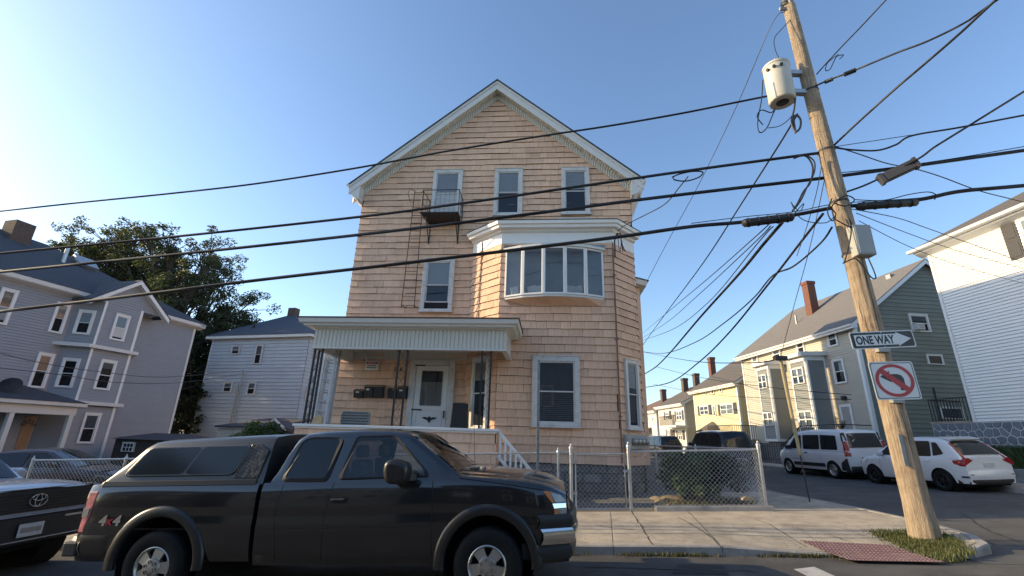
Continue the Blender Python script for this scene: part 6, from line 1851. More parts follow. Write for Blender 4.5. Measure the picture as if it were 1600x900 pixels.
oval(0, .94, .115, .078, .009); oval(0, .94, .042, .075, .008); oval(0, .975, .085, .038, .008); mb.build('emblem', 'chrome', Y, smooth=60)

# ---- white van and white hatchback on the side street
hd = R(4.29) + math.pi / 2
def sstreet(xl, y): p = B_.world(xl, y); return p
vp = B_.world(15.45, 21.55 - 1.65)
V = vehicle('white_van', 'white passenger van parked on the far side of the side street', 'van', (vp.x, vp.y, gz(vp.x) + .004), hd, roll=-.045)
zV = lambda x: smooth_tab([(-2.2, 1.04), (-1, 1.05), (.9, 1.06), (1.45, 1.05), (1.9, .98), (2.15, .86), (2.25, .75)], x)
plV = lambda x: smooth_tab([(-2.2, .955), (-2.05, .985), (-1, 1.0), (1.3, 1.0), (1.8, .95), (2.1, .82), (2.25, .68)], x)
vb, ywv = hull(V, 'body', 'white_paint', -2.2, 2.25, .915, plV, zV, .30, [(1.38, .37, .32), (-1.35, .37, .32)], crown=.05)
vprof = [(-2.19, 1.04), (-2.15, 1.3), (-2.09, 1.6), (-2.02, 1.76), (-1.9, 1.82), (-1.0, 1.86), (0, 1.86), (.5, 1.82), (.75, 1.74), (1.15, 1.45), (1.6, 1.08)]
vr, ysv = canopy(V, 'roof', 'white_paint', vprof, zV, .885, .735, crown=.03)
underbody(V, -2.1, 2.0, .7, .2, .9)
mb = MB(); mb.box(-2.1, .9, -.78, .78, .4, 1.0); mb.build('inner_structure', 'under', V)
slope_pane(V, vprof, 8, 10, .05, .95, .66, wb=.78)
rp = slope_pane(V, vprof, 0, 3, .18, .92, .62, name='rear_window', wb=.72, crown=.035, off=.012)
for sgn in (-1, 1):
    for pts in (((.35, 1.10), (1.2, 1.13), (.72, 1.62), (.36, 1.66)), ((-.75, 1.10), (.22, 1.10), (.24, 1.66), (-.72, 1.66)), ((-1.75, 1.10), (-.85, 1.10), (-.82, 1.66), (-1.66, 1.63))):
        side_pane(V, list(pts), ysv, sgn, rim='seam')
    yf = ywv
    side_box(V, 'sill_moulding', 'blackplastic', -.95, .95, .42, .56, yf, sgn, .015, .01, bevel=.006)
    for x in (.28, -.78): seam(V, dense([(x, 1.04), (x, .36)]), yf, sgn)
    side_box(V, 'door_handle', 'blackplastic', .34, .50, .93, .97, yf, sgn, .025, .0, bevel=.008); side_box(V, 'door_handle', 'blackplastic', -.02, .14, .93, .97, yf, sgn, .025, .0, bevel=.008)
    side_shape(V, 'tail_light', 'redlens', [(-2.195, .86), (-2.10, .86), (-2.05, 1.02), (-2.10, 1.03), (-2.19, 1.03)], yf, sgn, .012, .03)
    side_shape(V, 'tail_light', 'redlens', [(-2.17, 1.05), (-2.08, 1.05), (-2.05, 1.40), (-2.12, 1.40)], ysv, sgn, .012, .03)
    side_quad(V, 'rear_quarter_trim', 'blackplastic', (-2.2, .31), (-1.74, .31), (-1.84, .62), (-2.19, .84), yf, sgn, .01)
    side_shape(V, 'window_trim', 'blackplastic', [(-2.06, 1.42), (-1.99, 1.42), (-1.93, 1.72), (-1.99, 1.72)], ysv, sgn, .01, .02)
    mirror(V, .98, .9, 1.16, 'blackplastic', sgn, .9)
    side_shape(V, 'headlight', 'clearlens', [(1.75, .92), (2.1, .82), (2.15, .70), (1.85, .80)], yf, sgn, .01, .03)
    for xc in (1.38, -1.35):
        mb = MB(); mb.lathe([(.37, 0), (.37, .3), (0, .3)], (xc, sgn * .885, .32), (0, -sgn, 0), 20); mb.build('wheel_well', 'under', V, norm=False)
for sgn in (-1, 1):
    mb = MB(); mb.prism([(-2.225, .86), (-2.15, .86), (-2.05, 1.42), (-2.13, 1.42)], 'y', sgn * .70 if sgn > 0 else -.87, .87 if sgn > 0 else -.70); mb.build('tail_light', 'redlens', V, bevel=.015)
    mb = MB(); mb.prism([(-2.135, 1.44), (-2.06, 1.44), (-1.98, 1.74), (-2.05, 1.74)], 'y', sgn * .68 if sgn > 0 else -.76, .76 if sgn > 0 else -.68); mb.build('pillar_trim', 'blackplastic', V, bevel=.01)
wheels(V, (1.38, -1.35), .905, .325, .2, .205, 'steel')
bumper(V, 'rear_bumper', 'blackplastic', -2.27, .90, .28, .50, -1, .2, .12, .06)
mb = MB(); mb.box(-2.235, -2.2, -.30, .30, .76, .82); mb.build('tailgate_trim', 'blackplastic', V, bevel=.01)
mb = MB(); mb.box(-2.232, -2.2, -.16, .16, .60, .74); mb.build('licence_plate', 'plate', V)
mb = MB(); mb.box(-2.222, -2.2, -.60, -.42, .97, 1.0); mb.build('tailgate_handle', 'blackplastic', V)
wo_ = MB()
def rear_pt(q, f, off=.03):
    z = 1.04 + (1.76 - 1.04) * f; x = -2.19 + .17 * f; return (x - off, q, z)
wo_.poly([rear_pt(-.42, .60, .05), rear_pt(.30, .60, .05), rear_pt(.30, .82, .05), rear_pt(-.42, .82, .05)]); wo_.build('window_lettering', 'sign_red', rp, norm=False)
wo_ = MB(); wo_.tube([rear_pt(.48 + .10 * math.cos(k * .5), .70 + .17 * math.sin(k * .5), .052) for k in range(2, 11)], .014, 5); wo_.build('window_logo', 'sign_white', rp, norm=False)
mb = MB()
for k in range(9): x = .25 + k * .085; mb.poly([(x, ywv(x, .68) + .004, .66), (x + .05, ywv(x, .68) + .004, .66), (x + .05, ywv(x, .68) + .004, .70 + .02 * (k % 2)), (x, ywv(x, .68) + .004, .70)])
mb.build('side_lettering', 'galv_dull', V, norm=False)
hp = B_.world(15.28, 17.05 - 1.85)
K = vehicle('white_hatchback', 'white hatchback car parked behind the white van beside the utility pole', 'car', (hp.x, hp.y, gz(hp.x) + .004), hd, roll=-.045)
zK = lambda x: smooth_tab([(-1.95, .93), (-1.7, .97), (-.6, .96), (.6, .93), (1.1, .92), (1.6, .86), (1.9, .76), (2.02, .66)], x)
plK = lambda x: smooth_tab([(-1.98, .86), (-1.8, .95), (-1.2, 1.0), (.9, 1.0), (1.5, .95), (1.85, .84), (2.02, .70)], x)
kb_, ywk = hull(K, 'body', 'white_paint', -1.98, 2.02, .865, plK, zK, .26, [(1.25, .35, .31), (-1.25, .36, .31)], crown=.05)
kprof = [(-1.93, .93), (-1.84, 1.05), (-1.62, 1.28), (-1.46, 1.42), (-1.3, 1.49), (-.8, 1.53), (-.2, 1.54), (.2, 1.51), (.42, 1.44), (.85, 1.18), (1.30, .92)]
kr, ysk = canopy(K, 'roof', 'white_paint', kprof, zK, .815, .60, crown=.03)
underbody(K, -1.85, 1.8, .68, .18, .8)
mb = MB(); mb.box(-1.8, .9, -.72, .72, .35, .9); mb.build('inner_structure', 'under', K)
slope_pane(K, kprof, 8, 10, .05, .95, .56, wb=.72)
kw = slope_pane(K, kprof, 0, 3, .20, 1.0, .52, name='rear_window', wb=.66, crown=.035, off=.012)
mb = MB(); mb.prism([(-1.50, 1.45), (-1.22, 1.54), (-1.22, 1.57), (-1.56, 1.50)], 'y', -.5, .5); mb.build('spoiler', 'white_paint', K, bevel=.01)
for sgn in (-1, 1):
    for pts in (((-.22, .99), (.92, .98), (.42, 1.38), (-.18, 1.44)), ((-1.02, 1.0), (-.30, .99), (-.27, 1.44), (-.95, 1.43)), ((-1.42, 1.08), (-1.1, 1.02), (-1.05, 1.40), (-1.2, 1.38))):
        side_pane(K, list(pts), ysk, sgn, rim='seam', r=.04)
    for x in (-.28, .88): seam(K, dense([(x, .93), (x + .02, .34)]), ywk, sgn)
    side_box(K, 'door_handle', 'white_paint', -.16, .02, .82, .86, ywk, sgn, .025, 0, bevel=.008); side_box(K, 'door_handle', 'white_paint', -.98, -.80, .84, .88, ywk, sgn, .025, 0, bevel=.008)
    mirror(K, .72, .80, 1.02, 'white_paint', sgn, .8)
    side_shape(K, 'headlight', 'clearlens', [(1.45, .82), (1.9, .72), (1.95, .62), (1.55, .70)], ywk, sgn, .01, .03)
    for xc in (1.25, -1.25):
        mb = MB(); mb.lathe([(.35, 0), (.35, .3), (0, .3)], (xc, sgn * .845, .31), (0, -sgn, 0), 20); mb.build('wheel_well', 'under', K, norm=False)
    side_box(K, 'bumper_vent', 'blackplastic', -1.99, -1.82, .42, .47, ywk, sgn, .012, .04)
for sgn in (-1, 1):
    mb = MB(); mb.prism([(sgn * .48, .90), (sgn * .80, .74), (sgn * .82, .80), (sgn * .74, .95), (sgn * .62, .98)], 'x', -2.0, -1.80); mb.build('tail_light', 'redlens', K, bevel=.012)
    mb = MB(); mb.bar((-1.92, sgn * .67, .97), (-1.50, sgn * .57, 1.38), .075, .03); mb.build('tail_light', 'redlens', K, bevel=.01)
for sgn in (-1, 1): side_quad(K, 'tail_light', 'redlens', (-1.93, .74), (-1.70, .80), (-1.66, .90), (-1.90, .92), ywk, sgn, .008)
wheels(K, (1.25, -1.25), .862, .31, .19, .2, 'alloy', 'flare')
bumper(K, 'rear_bumper', 'white_paint', -2.04, .83, .36, .62, -1, .26, .12, .10)
bumper(K, 'rear_valance', 'blackplastic', -2.02, .80, .24, .42, -1, .26, .12, .10)
mb = MB(); mb.box(-2.02, -1.9, -.70, .70, .50, .52); mb.build('tailgate_gap', 'seam', K)
mb = MB(); mb.box(-2.0, -1.93, -.17, .17, .70, .83); mb.build('licence_plate', 'plate', K)
mb = MB()
for a, b in (((-.05, .97), (-.035, .90)), ((.05, .97), (.035, .90)), ((-.042, .935), (.042, .935))): mb.bar((-1.955, a[0], a[1]), (-1.96, b[0], b[1]), .014, .014)
mb.build('emblem', 'chrome', K)

# ---- cars that only just show
def sedan(name, label, loc, head, paint, roll=0, pitch=0, tall=0.0, cat='car'):
    c = vehicle(name, label, cat, loc, head, roll=roll, pitch=pitch)
    z_ = lambda x: smooth_tab([(-2.3, .88 + tall * .3), (-1.6, .95 + tall * .4), (.6, .95 + tall * .4), (1.2, .93 + tall * .4), (1.9, .82 + tall * .3), (2.25, .68 + tall * .2)], x)
    p_ = lambda x: smooth_tab([(-2.3, .86), (-2, .96), (-1, 1), (1, 1), (1.8, .94), (2.25, .74)], x)
    hull(c, 'body', paint, -2.3, 2.25, .90, p_, z_, .28, [(1.4, .36, .32), (-1.35, .36, .32)], crown=.05)
    if tall:
        pr = [(-2.25, .88 + tall * .3), (-2.15, 1.3 + tall * .5), (-1.95, 1.5 + tall * .6), (-1.2, 1.56 + tall * .6), (0, 1.56 + tall * .6), (.4, 1.5 + tall * .6), (1.3, .94 + tall * .4)]
    else:
        pr = [(-1.95, .93), (-1.5, 1.18), (-1.05, 1.38), (-.6, 1.44), (0, 1.46), (.35, 1.42), (.75, 1.22), (1.3, .94)]
    r_, ys_ = canopy(c, 'roof', paint, pr, z_, .84, .60 + tall * .15)
    slope_pane(c, pr, len(pr) - 3, len(pr) - 1, .05, .95, .56, wb=.76)
    slope_pane(c, pr, 0, 2, .10, .92, .54, name='rear_window', wb=.70)
    zt0 = z_(0)
    top_ = max(z for x, z in pr)
    for sgn in (-1, 1):
        side_pane(c, [(-.95, zt0 + .05), (-.05, zt0 + .05), (-.05, top_ - .09), (-.8, top_ - .1)], ys_, sgn, rim='seam')
        side_pane(c, [(.05, zt0 + .05), (.95, zt0 + .05), (.4, top_ - .12), (.05, top_ - .09)], ys_, sgn, rim='seam')
        if tall: side_pane(c, [(-1.95, zt0 + .05), (-1.05, zt0 + .05), (-1.05, top_ - .1), (-1.85, top_ - .14)], ys_, sgn, rim='seam')
        mirror(c, .8, .82, zt0 + .1, paint, sgn, .8)
        for nm, mm, pts in (('tail_light', 'redlens', [(-2.28, zt0 - .28), (-2.0, zt0 - .26), (-2.0, zt0 - .1), (-2.26, zt0 - .1)]), ('headlight', 'clearlens', [(1.85, .62), (2.2, .58), (2.2, .68), (1.85, .76)])):
            side_shape(c, nm, mm, pts, lambda x, z: .9 * p_(x) * .985, sgn, .012, .03)
    wheels(c, (1.4, -1.35), .88, .32, .2, .21, 'alloy')
    underbody(c, -2.1, 2.0, .7, .2, .85)
    return c
sp = L_.world(-14.9, 12.4)
sp = at(75, 730, 14.6)
sedan('maroon_sedan', 'dark maroon sedan behind the chain-link fence on the left', (sp.x, sp.y, gz(sp.x) + .22), R(8), 'maroon_paint', pitch=-.045)
p1 = at(1118, 700, 25.5); sedan('dark_van', 'black tall-roofed van whose roof shows over the corner fence', (p1.x, p1.y, gz(p1.x) + .0), hd, 'dark_paint', roll=-.045, tall=.62, cat='van')
p2 = at(1032, 702, 38.0); sedan('dark_car', 'dark car parked far down the side street, just over the fence', (p2.x, p2.y, gz(p2.x)), hd, 'dark_paint', roll=-.045, tall=.3)
# ------------------------------------------------------------------ chain-link fences
def gzs(x, y): return gz(S_.world(x, y).x)
def mesh_panel(mb, a, b, za, zb, ha, hb, dia=.10, r=.0034):
    """woven wire between two bottom points: a, b (x, y); za, zb bottoms; ha, hb heights"""
    a, b = Vector(a), Vector(b); ln = (b - a).length; d = (b - a) / ln
    nrm = Vector((d.y, -d.x))
    n = int(ln / (dia / 2)); hgt = max(ha, hb)
    rows_ = int(hgt / (dia / 2))
    for i in range(-rows_, n):
        for sg in (1, -1):
            # a straight diagonal clipped to the panel
            s0 = i * dia / 2 if sg > 0 else (i + rows_) * dia / 2
            pts = []
            t0, t1 = 0.0, 1.0
            e0, e1 = s0, s0 + sg * rows_ * dia / 2
            lo, hi = min(e0, e1), max(e0, e1)
            if hi <= 0 or lo >= ln: continue
            f = lambda s: (s - e0) / (e1 - e0)
            c = sorted((f(max(lo, 0)), f(min(hi, ln))))
            if i % 2 and True: pass
            P = []
            for t in (max(0, c[0]), min(1, c[1])):
                s = e0 + (e1 - e0) * t; q = s / ln
                zz = za + (zb - za) * q + (ha + (hb - ha) * q) * t
                p = a + d * s + nrm * (.004 * sg); P.append(Vector((p.x, p.y, zz)))
            if (P[0] - P[1]).length < .02: continue
            if i % 2 == 0: mb.tube(P, r, 3, caps=False)
def fpost(t, x, y, z0, z1, r=.038, cap=True):
    mb = MB(); mb.tube([(x, y, z0), (x, y, z1)], r, 12)
    o = mb.build('post', 'galv', t, smooth=40)
    if cap:
        mb = MB(); mb.lathe([(r + .006, -.02), (r + .006, .015), (r * .7, .04), (r * .45, .05), (r * .5, .07), (0, .10)], (x, y, z1), (0, 0, 1), 12); mb.build('post_cap', 'galv', o, smooth=40, norm=False)
    mb = MB()
    for k in range(4): z = z0 + .15 + (z1 - z0 - .3) * k / 3; mb.lathe([(r + .004, -.012), (r + .007, 0), (r + .004, .012)], (x, y, z), (0, 0, 1), 12)
    mb.build('tension_bands', 'galv', o, norm=False)
    return o
FT = thing('front_fence', 'grey chain-link fence along the front pavement from the gate leftwards', 'fence', S_, (-2, FY, .2))
gpl = S_.hy(893, 790, FY)[0]; gpr = S_.hy(986, 790, FY)[0]
cx_ = S_.loc(FC).x
HT = 1.22
def fb(x): return gzs(x, FY) + .20
xl = -13.5
posts = [xl, -10.9, -8.05, -5.4, -2.7, 0.0 - .1]
for x in posts: fpost(FT, x, FY, fb(x) - .1, fb(x) + HT + .02, .03)
fpost(FT, gpl, FY, fb(gpl) - .1, fb(gpl) + HT + .10, .042)
mb = MB(); mb.tube([(xl, FY, fb(xl) + HT), (gpl, FY, fb(gpl) + HT)], .02, 8); mb.build('top_rail', 'galv', FT, smooth=40)
mb = MB(); mesh_panel(mb, (xl, FY - .02), (gpl, FY - .02), fb(xl) + .03, fb(gpl) + .03, HT, HT); mb.build('wire_mesh', 'galv', FT, kind='stuff', norm=False)
GT = thing('fence_gate', 'closed chain-link gate between two thick grey posts', 'gate', S_, ((gpl + gpr) / 2, FY, .25))
g0, g1 = gpl + .10, gpr - .10
mb = MB()
zq = lambda x: fb(x) + .04
mb.tube([(g0, FY, zq(g0)), (g1, FY, zq(g1)), (g1, FY, zq(g1) + HT - .08), (g0, FY, zq(g0) + HT - .08), (g0, FY, zq(g0))], .022, 8); mb.build('frame', 'galv', GT, smooth=40)
mb = MB(); mesh_panel(mb, (g0, FY - .015), (g1, FY - .015), zq(g0), zq(g1), HT - .08, HT - .08); mb.build('wire_mesh', 'galv', GT, kind='stuff', norm=False)
for z in (.3, .95):
    mb = MB(); mb.box(gpl + .02, g0 + .03, FY - .04, FY + .04, zq(g0) + z, zq(g0) + z + .05); mb.build('hinge', 'galv', GT)
mb = MB(); mb.box(g1 - .03, gpr, FY - .05, FY + .03, zq(g1) + .75, zq(g1) + .80); mb.tube([(g1, FY - .04, zq(g1) + .78), (g1 - .02, FY - .09, zq(g1) + .66)], .012, 5); mb.build('latch', 'galv', GT)
CF = thing('corner_fence', 'chain-link fence panel on a concrete footing round the street corner', 'fence', S_, (cx_, FY, .35))
fpost(CF, gpr, FY, fb(gpr) - .1, fb(gpr) + HT + .12, .042)
fpost(CF, cx_, FY, fb(cx_) - .05, fb(cx_) + HT + .10, .042)
b0, b1 = fb(gpr) + .03, fb(cx_) + .10
mb = MB(); mb.tube([(gpr, FY, fb(gpr) + HT), (cx_, FY, fb(cx_) + HT)], .022, 8); mb.build('top_rail', 'galv', CF, smooth=40)
mb = MB(); mesh_panel(mb, (gpr, FY - .02), (cx_, FY - .02), b0, b1, fb(gpr) + HT - b0 + .02, fb(cx_) + HT - b1 + .02)
far = S_.loc(FC + DD * 9.0)
zfar = fb(far.x) + .05
mesh_panel(mb, (cx_, FY), (far.x, far.y), b1, zfar, HT - .06, HT - .05); mb.build('wire_mesh', 'galv', CF, kind='stuff', norm=False)
mb = MB(); mb.tube([(cx_, FY, fb(cx_) + HT), (far.x, far.y, zfar + HT)], .022, 8); mb.build('side_rail', 'galv', CF, smooth=40)
for k in (3.0, 6.0, 9.0):
    p = S_.loc(FC + DD * k); fpost(CF, p.x, p.y, fb(p.x) - .1, fb(p.x) + HT + .02, .03)
# small sign wired to the side fence
p = S_.loc(at(1160, 724, 12.2)); mb = MB(); mb.box(p.x - .13, p.x + .13, p.y - .005, p.y + .005, p.z - .16, p.z + .12)
ys_ = tag(mb.build('yard_sign', 'faded_sign', fr=S_, base=(p.x, p.y, p.z - .19)), 'small white sign with red print hanging inside the corner fence', 'sign')
mb = MB()
for k in range(3): mb.box(p.x - .10 + .02 * k, p.x + .10 - .015 * k, p.y - .009, p.y - .0055, p.z - .06 + k * .06, p.z - .025 + k * .06)
mb.build('red_print', 'sign_red', ys_)
p = S_.loc(at(1171, 787, 10.9))
mb = MB(); mb.prism(rpoly([(p.x - .14, gz(6) + .33), (p.x + .13, gz(6) + .32), (p.x + .11, gz(6) + .40), (p.x - .05, gz(6) + .43), (p.x - .13, gz(6) + .38)], .03), 'y', p.y, p.y + .14)
tag(mb.build('field_stone', 'wood_raw', fr=S_, base=(p.x, p.y, gz(6) + .33), bevel=.03), 'tan stone lying in the planting bed by the corner post', 'stone')

# ------------------------------------------------------------------ sign post in front of the big ground-floor window
sp0 = at(840, 740, 9.0); sp1 = at(839.5, 562, 9.0)
mb = MB()
for dx in (-.022, .022): mb.box(sp0.x + dx - .004, sp0.x + dx + .004, 8.985, 9.02, gz(sp0.x) + .1, sp1.z)
mb.box(sp0.x - .018, sp0.x + .018, 8.985, 8.99, gz(sp0.x) + .1, sp1.z)
po_ = tag(mb.build('sign_post', 'galv_dull', base=(sp0.x, 9.0, gz(sp0.x) + .1)), 'bare steel channel post standing on the pavement behind the pickup hood', 'post')
mb = MB()
for k in range(22): z = gz(sp0.x) + .35 + k * .125; mb.box(sp0.x - .006, sp0.x + .006, 8.982, 8.9845, z, z + .014)
mb.build('bolt_holes', 'seam', po_, norm=False)

# ------------------------------------------------------------------ utility pole
pb = Vector((6.71, 8.12, .40)); ptp = Vector((6.33, 8.12, 11.62))
PO = thing('utility_pole', 'weathered wooden utility pole leaning at the street corner', 'utility pole', W_, tuple(pb))
def pol(z): t = (z - pb.z) / (ptp.z - pb.z); return pb.lerp(ptp, t)
def prad(z): t = (z - pb.z) / (ptp.z - pb.z); return .192 - .062 * t
mb = MB(); g = []
random.seed(9)
n = 26
off = [random.uniform(-.006, .006) for _ in range(n)]
for i in range(41):
    z = pb.z - .3 + (ptp.z - pb.z + .3) * i / 40; c = pol(z)
    fl = .03 * max(0, 1 - (z - pb.z) / .5)
    g.append([(c.x + (prad(z) + fl + off[k] + random.uniform(-.002, .002)) * math.cos(2 * math.pi * k / n), c.y + (prad(z) + fl + off[k]) * math.sin(2 * math.pi * k / n), z) for k in range(n)])
mb.sheet(g, True); mb.poly(g[-1]); mb.build('pole', 'pole_wood', PO, smooth=60)
def px_on(px, py, dy=0.0): return at(px, py, 8.12 + dy)
c = pol(8.9)
tcx = px_on(1217, 130, .0)
TF = thing('transformer', 'round cream transformer can hung on the left of the pole', 'transformer', W_, (tcx.x, tcx.y, 8.55))
tz0, tz1 = px_on(1222, 160).z, px_on(1212, 105).z
mb = MB(); mb.lathe([(0, tz0 - .0), (.24, tz0), (.262, tz0 + .03), (.262, tz1 - .06), (.275, tz1 - .05), (.275, tz1), (.2, tz1 + .05), (0, tz1 + .07)], (tcx.x, tcx.y, 0), (0, 0, 1), 32); tb_ = mb.build('tank', 'tank', TF, smooth=40, norm=True)
mb = MB(); mb.lathe([(.255, tz0 + .012), (0, tz0 - .012)], (tcx.x, tcx.y, 0), (0, 0, 1), 28); mb.build('tank_bottom', 'blackplastic', TF, norm=False)
mb = MB()
for z in (tz0 + .28, tz1 - .16): mb.box(tcx.x + .24, pol(z).x - .1, tcx.y - .06, tcx.y + .06, z - .05, z + .05)
mb.build('bracket', 'galv', TF)
mb = MB(); mb.lathe([(.05, 0), (.03, .05), (.05, .07), (.03, .11), (.045, .13), (.02, .2)], (tcx.x + .02, tcx.y, tz1 + .05), (0, 0, 1), 10); mb.build('bushing', 'galv_dull', TF)
for k in range(3):
    mb = MB(); q = .35 + k * .5; mb.lathe([(.035, 0), (.035, .05), (0, .06)], (tcx.x - .25 * math.cos(q), tcx.y - .25 * math.sin(q), tz1 - .18), (-math.cos(q), -math.sin(q), 0), 8); mb.build('terminal', 'blackplastic', TF)
# top insulator and hardware
tp_ = px_on(1229, 8)
mb = MB(); mb.lathe([(.03, -.1), (.03, .05), (.09, .06), (.05, .12), (.09, .14), (.05, .2), (.07, .22), (.03, .28)], (tp_.x - .05, tp_.y - .02, ptp.z - .08), (0, 0, 1), 12); mb.box(tp_.x - .2, tp_.x + .12, tp_.y - .05, tp_.y + .0, ptp.z - .16, ptp.z - .08)
for k in range(2): mb.tube([(tp_.x + .02 + .06 * k, tp_.y - .1, ptp.z - .05), (tp_.x - .02 + .1 * k, tp_.y - .12, ptp.z + .45)], .025, 6)
mb.build('top_insulator', 'galv_dull', PO, smooth=40)
mb = MB()
for z in (7.62, 9.15, 6.42, 5.3):
    c = pol(z); mb.lathe([(prad(z) + .004, -.025), (prad(z) + .014, 0), (prad(z) + .004, .025)], (c.x, c.y, z), (0, 0, 1), 20)
mb.build('band', 'wire_grey', PO, norm=False)
# grey cabinet
q = px_on(1344, 378, -.18); z0, z1 = px_on(1344, 401, -.18).z, px_on(1344, 355, -.18).z
mb = MB(); mb.box(q.x - .17, q.x + .17, q.y - .12, q.y + .1, z0, z1); cb = tag(mb.build('junction_cabinet', 'box_grey', base=(q.x, q.y, z0), bevel=.015), 'small grey metal cabinet strapped to the utility pole', 'cabinet')
mb = MB(); mb.box(q.x - .14, q.x + .14, q.y - .128, q.y - .121, z0 + .03, z1 - .03); mb.build('door', 'box_grey', cb)
c = pol(1.55 + .2)
mb = MB(); mb.box(c.x - .155, c.x - .09, c.y - .17, c.y - .158, 1.5, 2.0); mb.build('metal_strip', 'galv_dull', PO)
for k in range(7):
    z = 2.5 + k * .09; c = pol(z); mb = MB(); mb.lathe([(.012, 0), (.010, .012), (0, .014)], (c.x + .05 * math.sin(k * 2.1), c.y - prad(z) + .004, z), (0, -1, 0), 6); mb.build('nail', 'iron_rust', PO, norm=False)
mb = MB(); c = pol(2.95)
for k in range(4): mb.box(c.x - .02 + k * .05, c.x + .02 + k * .05, c.y - prad(2.95) - .006, c.y - prad(2.95) + .02, 2.92, 2.985)
mb.build('number_tags', 'galv', PO)

random.seed(19)
for k in range(26):                                    # drying cracks and staples
    a = random.uniform(-2.9, -.2); z = random.uniform(.6, 9.5); ln = random.uniform(.3, 1.3)
    g = []
    for i in range(9):
        zz = z + ln * i / 8; c = pol(zz); rr = prad(zz) + .0045; aa = a + .03 * math.sin(i * 1.3 + k); w_ = .0045 * math.sin(math.pi * (i + .4) / 8.8) / rr + .001
        g.append([(c.x + rr * math.cos(aa - w_), c.y + rr * math.sin(aa - w_), zz), (c.x + rr * math.cos(aa + w_), c.y + rr * math.sin(aa + w_), zz)])
    mb = MB(); mb.sheet(g); mb.build('crack', 'bark', PO, norm=False)
for k in range(16):
    a = random.uniform(-2.6, -.5); z = random.uniform(1.2, 3.2); c = pol(z); rr = prad(z) + .003
    mb = MB(); mb.bar((c.x + rr * math.cos(a), c.y + rr * math.sin(a), z), (c.x + rr * math.cos(a + .1), c.y + rr * math.sin(a + .1), z + random.uniform(-.01, .01)), .006, .006); mb.build('staple', 'galv_dull', PO, norm=False)
# signs on the pole
def sign_frame(corners):
    """from four pixel corners (tl, tr, br, bl) on the front of the pole: centre, right and up axes, size"""
    P = [px_on(*c, -.22) for c in corners]
    ctr = sum(P, Vector()) / 4
    rx = ((P[1] - P[0]) + (P[2] - P[3])); rx = Vector((rx.x, 0, rx.z)).normalized()
    up = Vector((-rx.z, 0, rx.x))
    wd = ((P[1] - P[0]).length + (P[2] - P[3]).length) / 2; hh = ((P[3] - P[0]).length + (P[2] - P[1]).length) / 2
    return ctr, rx, up, wd, hh
def on_sign(c, rx, up, pts, t): return [c + rx * p[0] + up * p[1] + Vector((0, -1, 0)) * t for p in pts]
def plate(name, m, c, rx, up, pts, t0, t1, parent=None, bevel=None):
    mb = MB(); mb.loft2(on_sign(c, rx, up, pts, t0), on_sign(c, rx, up, pts, t1)); return mb.build(name, m, parent, base=None if parent else tuple(c), bevel=bevel)
c, rx, up, wd, hh = sign_frame(((1327, 520), (1425, 515), (1431, 542), (1331, 546)))
w2, h2 = wd / 2, hh / 2
ow = tag(plate('one_way_sign', 'sign_white', c, rx, up, rpoly([(-w2, -h2), (w2, -h2), (w2, h2), (-w2, h2)], .04), 0, .006), 'black and white ONE WAY arrow sign on the utility pole', 'sign')
plate('black_field', 'sign_black', c, rx, up, rpoly([(-w2 + .018, -h2 + .018), (w2 - .018, -h2 + .018), (w2 - .018, h2 - .018), (-w2 + .018, h2 - .018)], .035), .006, .008, ow)
a = [(-w2 + .075, -.095 * hh / .3), (w2 * .46, -.095 * hh / .3), (w2 * .46, -h2 + .03), (w2 - .06, 0), (w2 * .46, h2 - .03), (w2 * .46, .095 * hh / .3), (-w2 + .075, .095 * hh / .3)]
plate('arrow', 'sign_white', c, rx, up, a, .008, .010, ow)
v, f = text_faces('ONE WAY', .20 * hh / .3, .0075)
sx = (w2 * 1.42 - .12) / (max(p[0] for p in v) - min(p[0] for p in v))
cxm = (max(p[0] for p in v) + min(p[0] for p in v)) / 2; cym = (max(p[1] for p in v) + min(p[1] for p in v)) / 2
mb = MB(); mb.add(on_sign(c, rx, up, [((p[0] - cxm) * sx - w2 * .235, (p[1] - cym)) for p in v], .0115), f); mb.build('lettering', 'sign_black', ow, norm=False)
mb = MB()
for s in (-1, 1): mb.lathe([(.012, 0), (.01, .006), (0, .007)], c + up * (s * (h2 - .03)) + Vector((0, -.009, 0)), (0, -1, 0), 8)
mb.build('bolts', 'galv', ow, norm=False)
mb = MB(); mb.box(c.x - .10, c.x + .10, c.y, c.y + .10, c.z - h2 - .06, c.z + h2 * .6); mb.build('bracket', 'galv_dull', ow)
c, rx, up, wd, hh = sign_frame(((1357, 566), (1425, 564), (1440, 624), (1369, 625)))
w2, h2 = wd / 2, hh / 2
nl = tag(plate('no_left_turn_sign', 'sign_white', c, rx, up, rpoly([(-w2, -h2), (w2, -h2), (w2, h2), (-w2, h2)], .05), 0, .006), 'square white no left turn sign with red circle on the pole', 'sign')
def ringpts(pts, w):
    return pts, [(p[0] * (1 - w / abs(max(w2, h2))), p[1] * (1 - w / max(w2, h2))) for p in pts]
o_, i_ = rpoly([(-w2 + .02, -h2 + .02), (w2 - .02, -h2 + .02), (w2 - .02, h2 - .02), (-w2 + .02, h2 - .02)], .045), rpoly([(-w2 + .032, -h2 + .032), (w2 - .032, -h2 + .032), (w2 - .032, h2 - .032), (-w2 + .032, h2 - .032)], .04)
def flat_ring(nm, m, A, Bq, t, par):
    mb = MB(); n = len(A); mb.add(on_sign(c, rx, up, A, t) + on_sign(c, rx, up, Bq, t), [(i, (i + 1) % n, n + (i + 1) % n, n + i) for i in range(n)]); return mb.build(nm, m, par, norm=False)
flat_ring('border', 'sign_black', o_, i_, .0075, nl)
ra, rb_ = min(w2, h2) * .86, min(w2, h2) * .70
ax_ = w2 / min(w2, h2); ay_ = h2 / min(w2, h2)
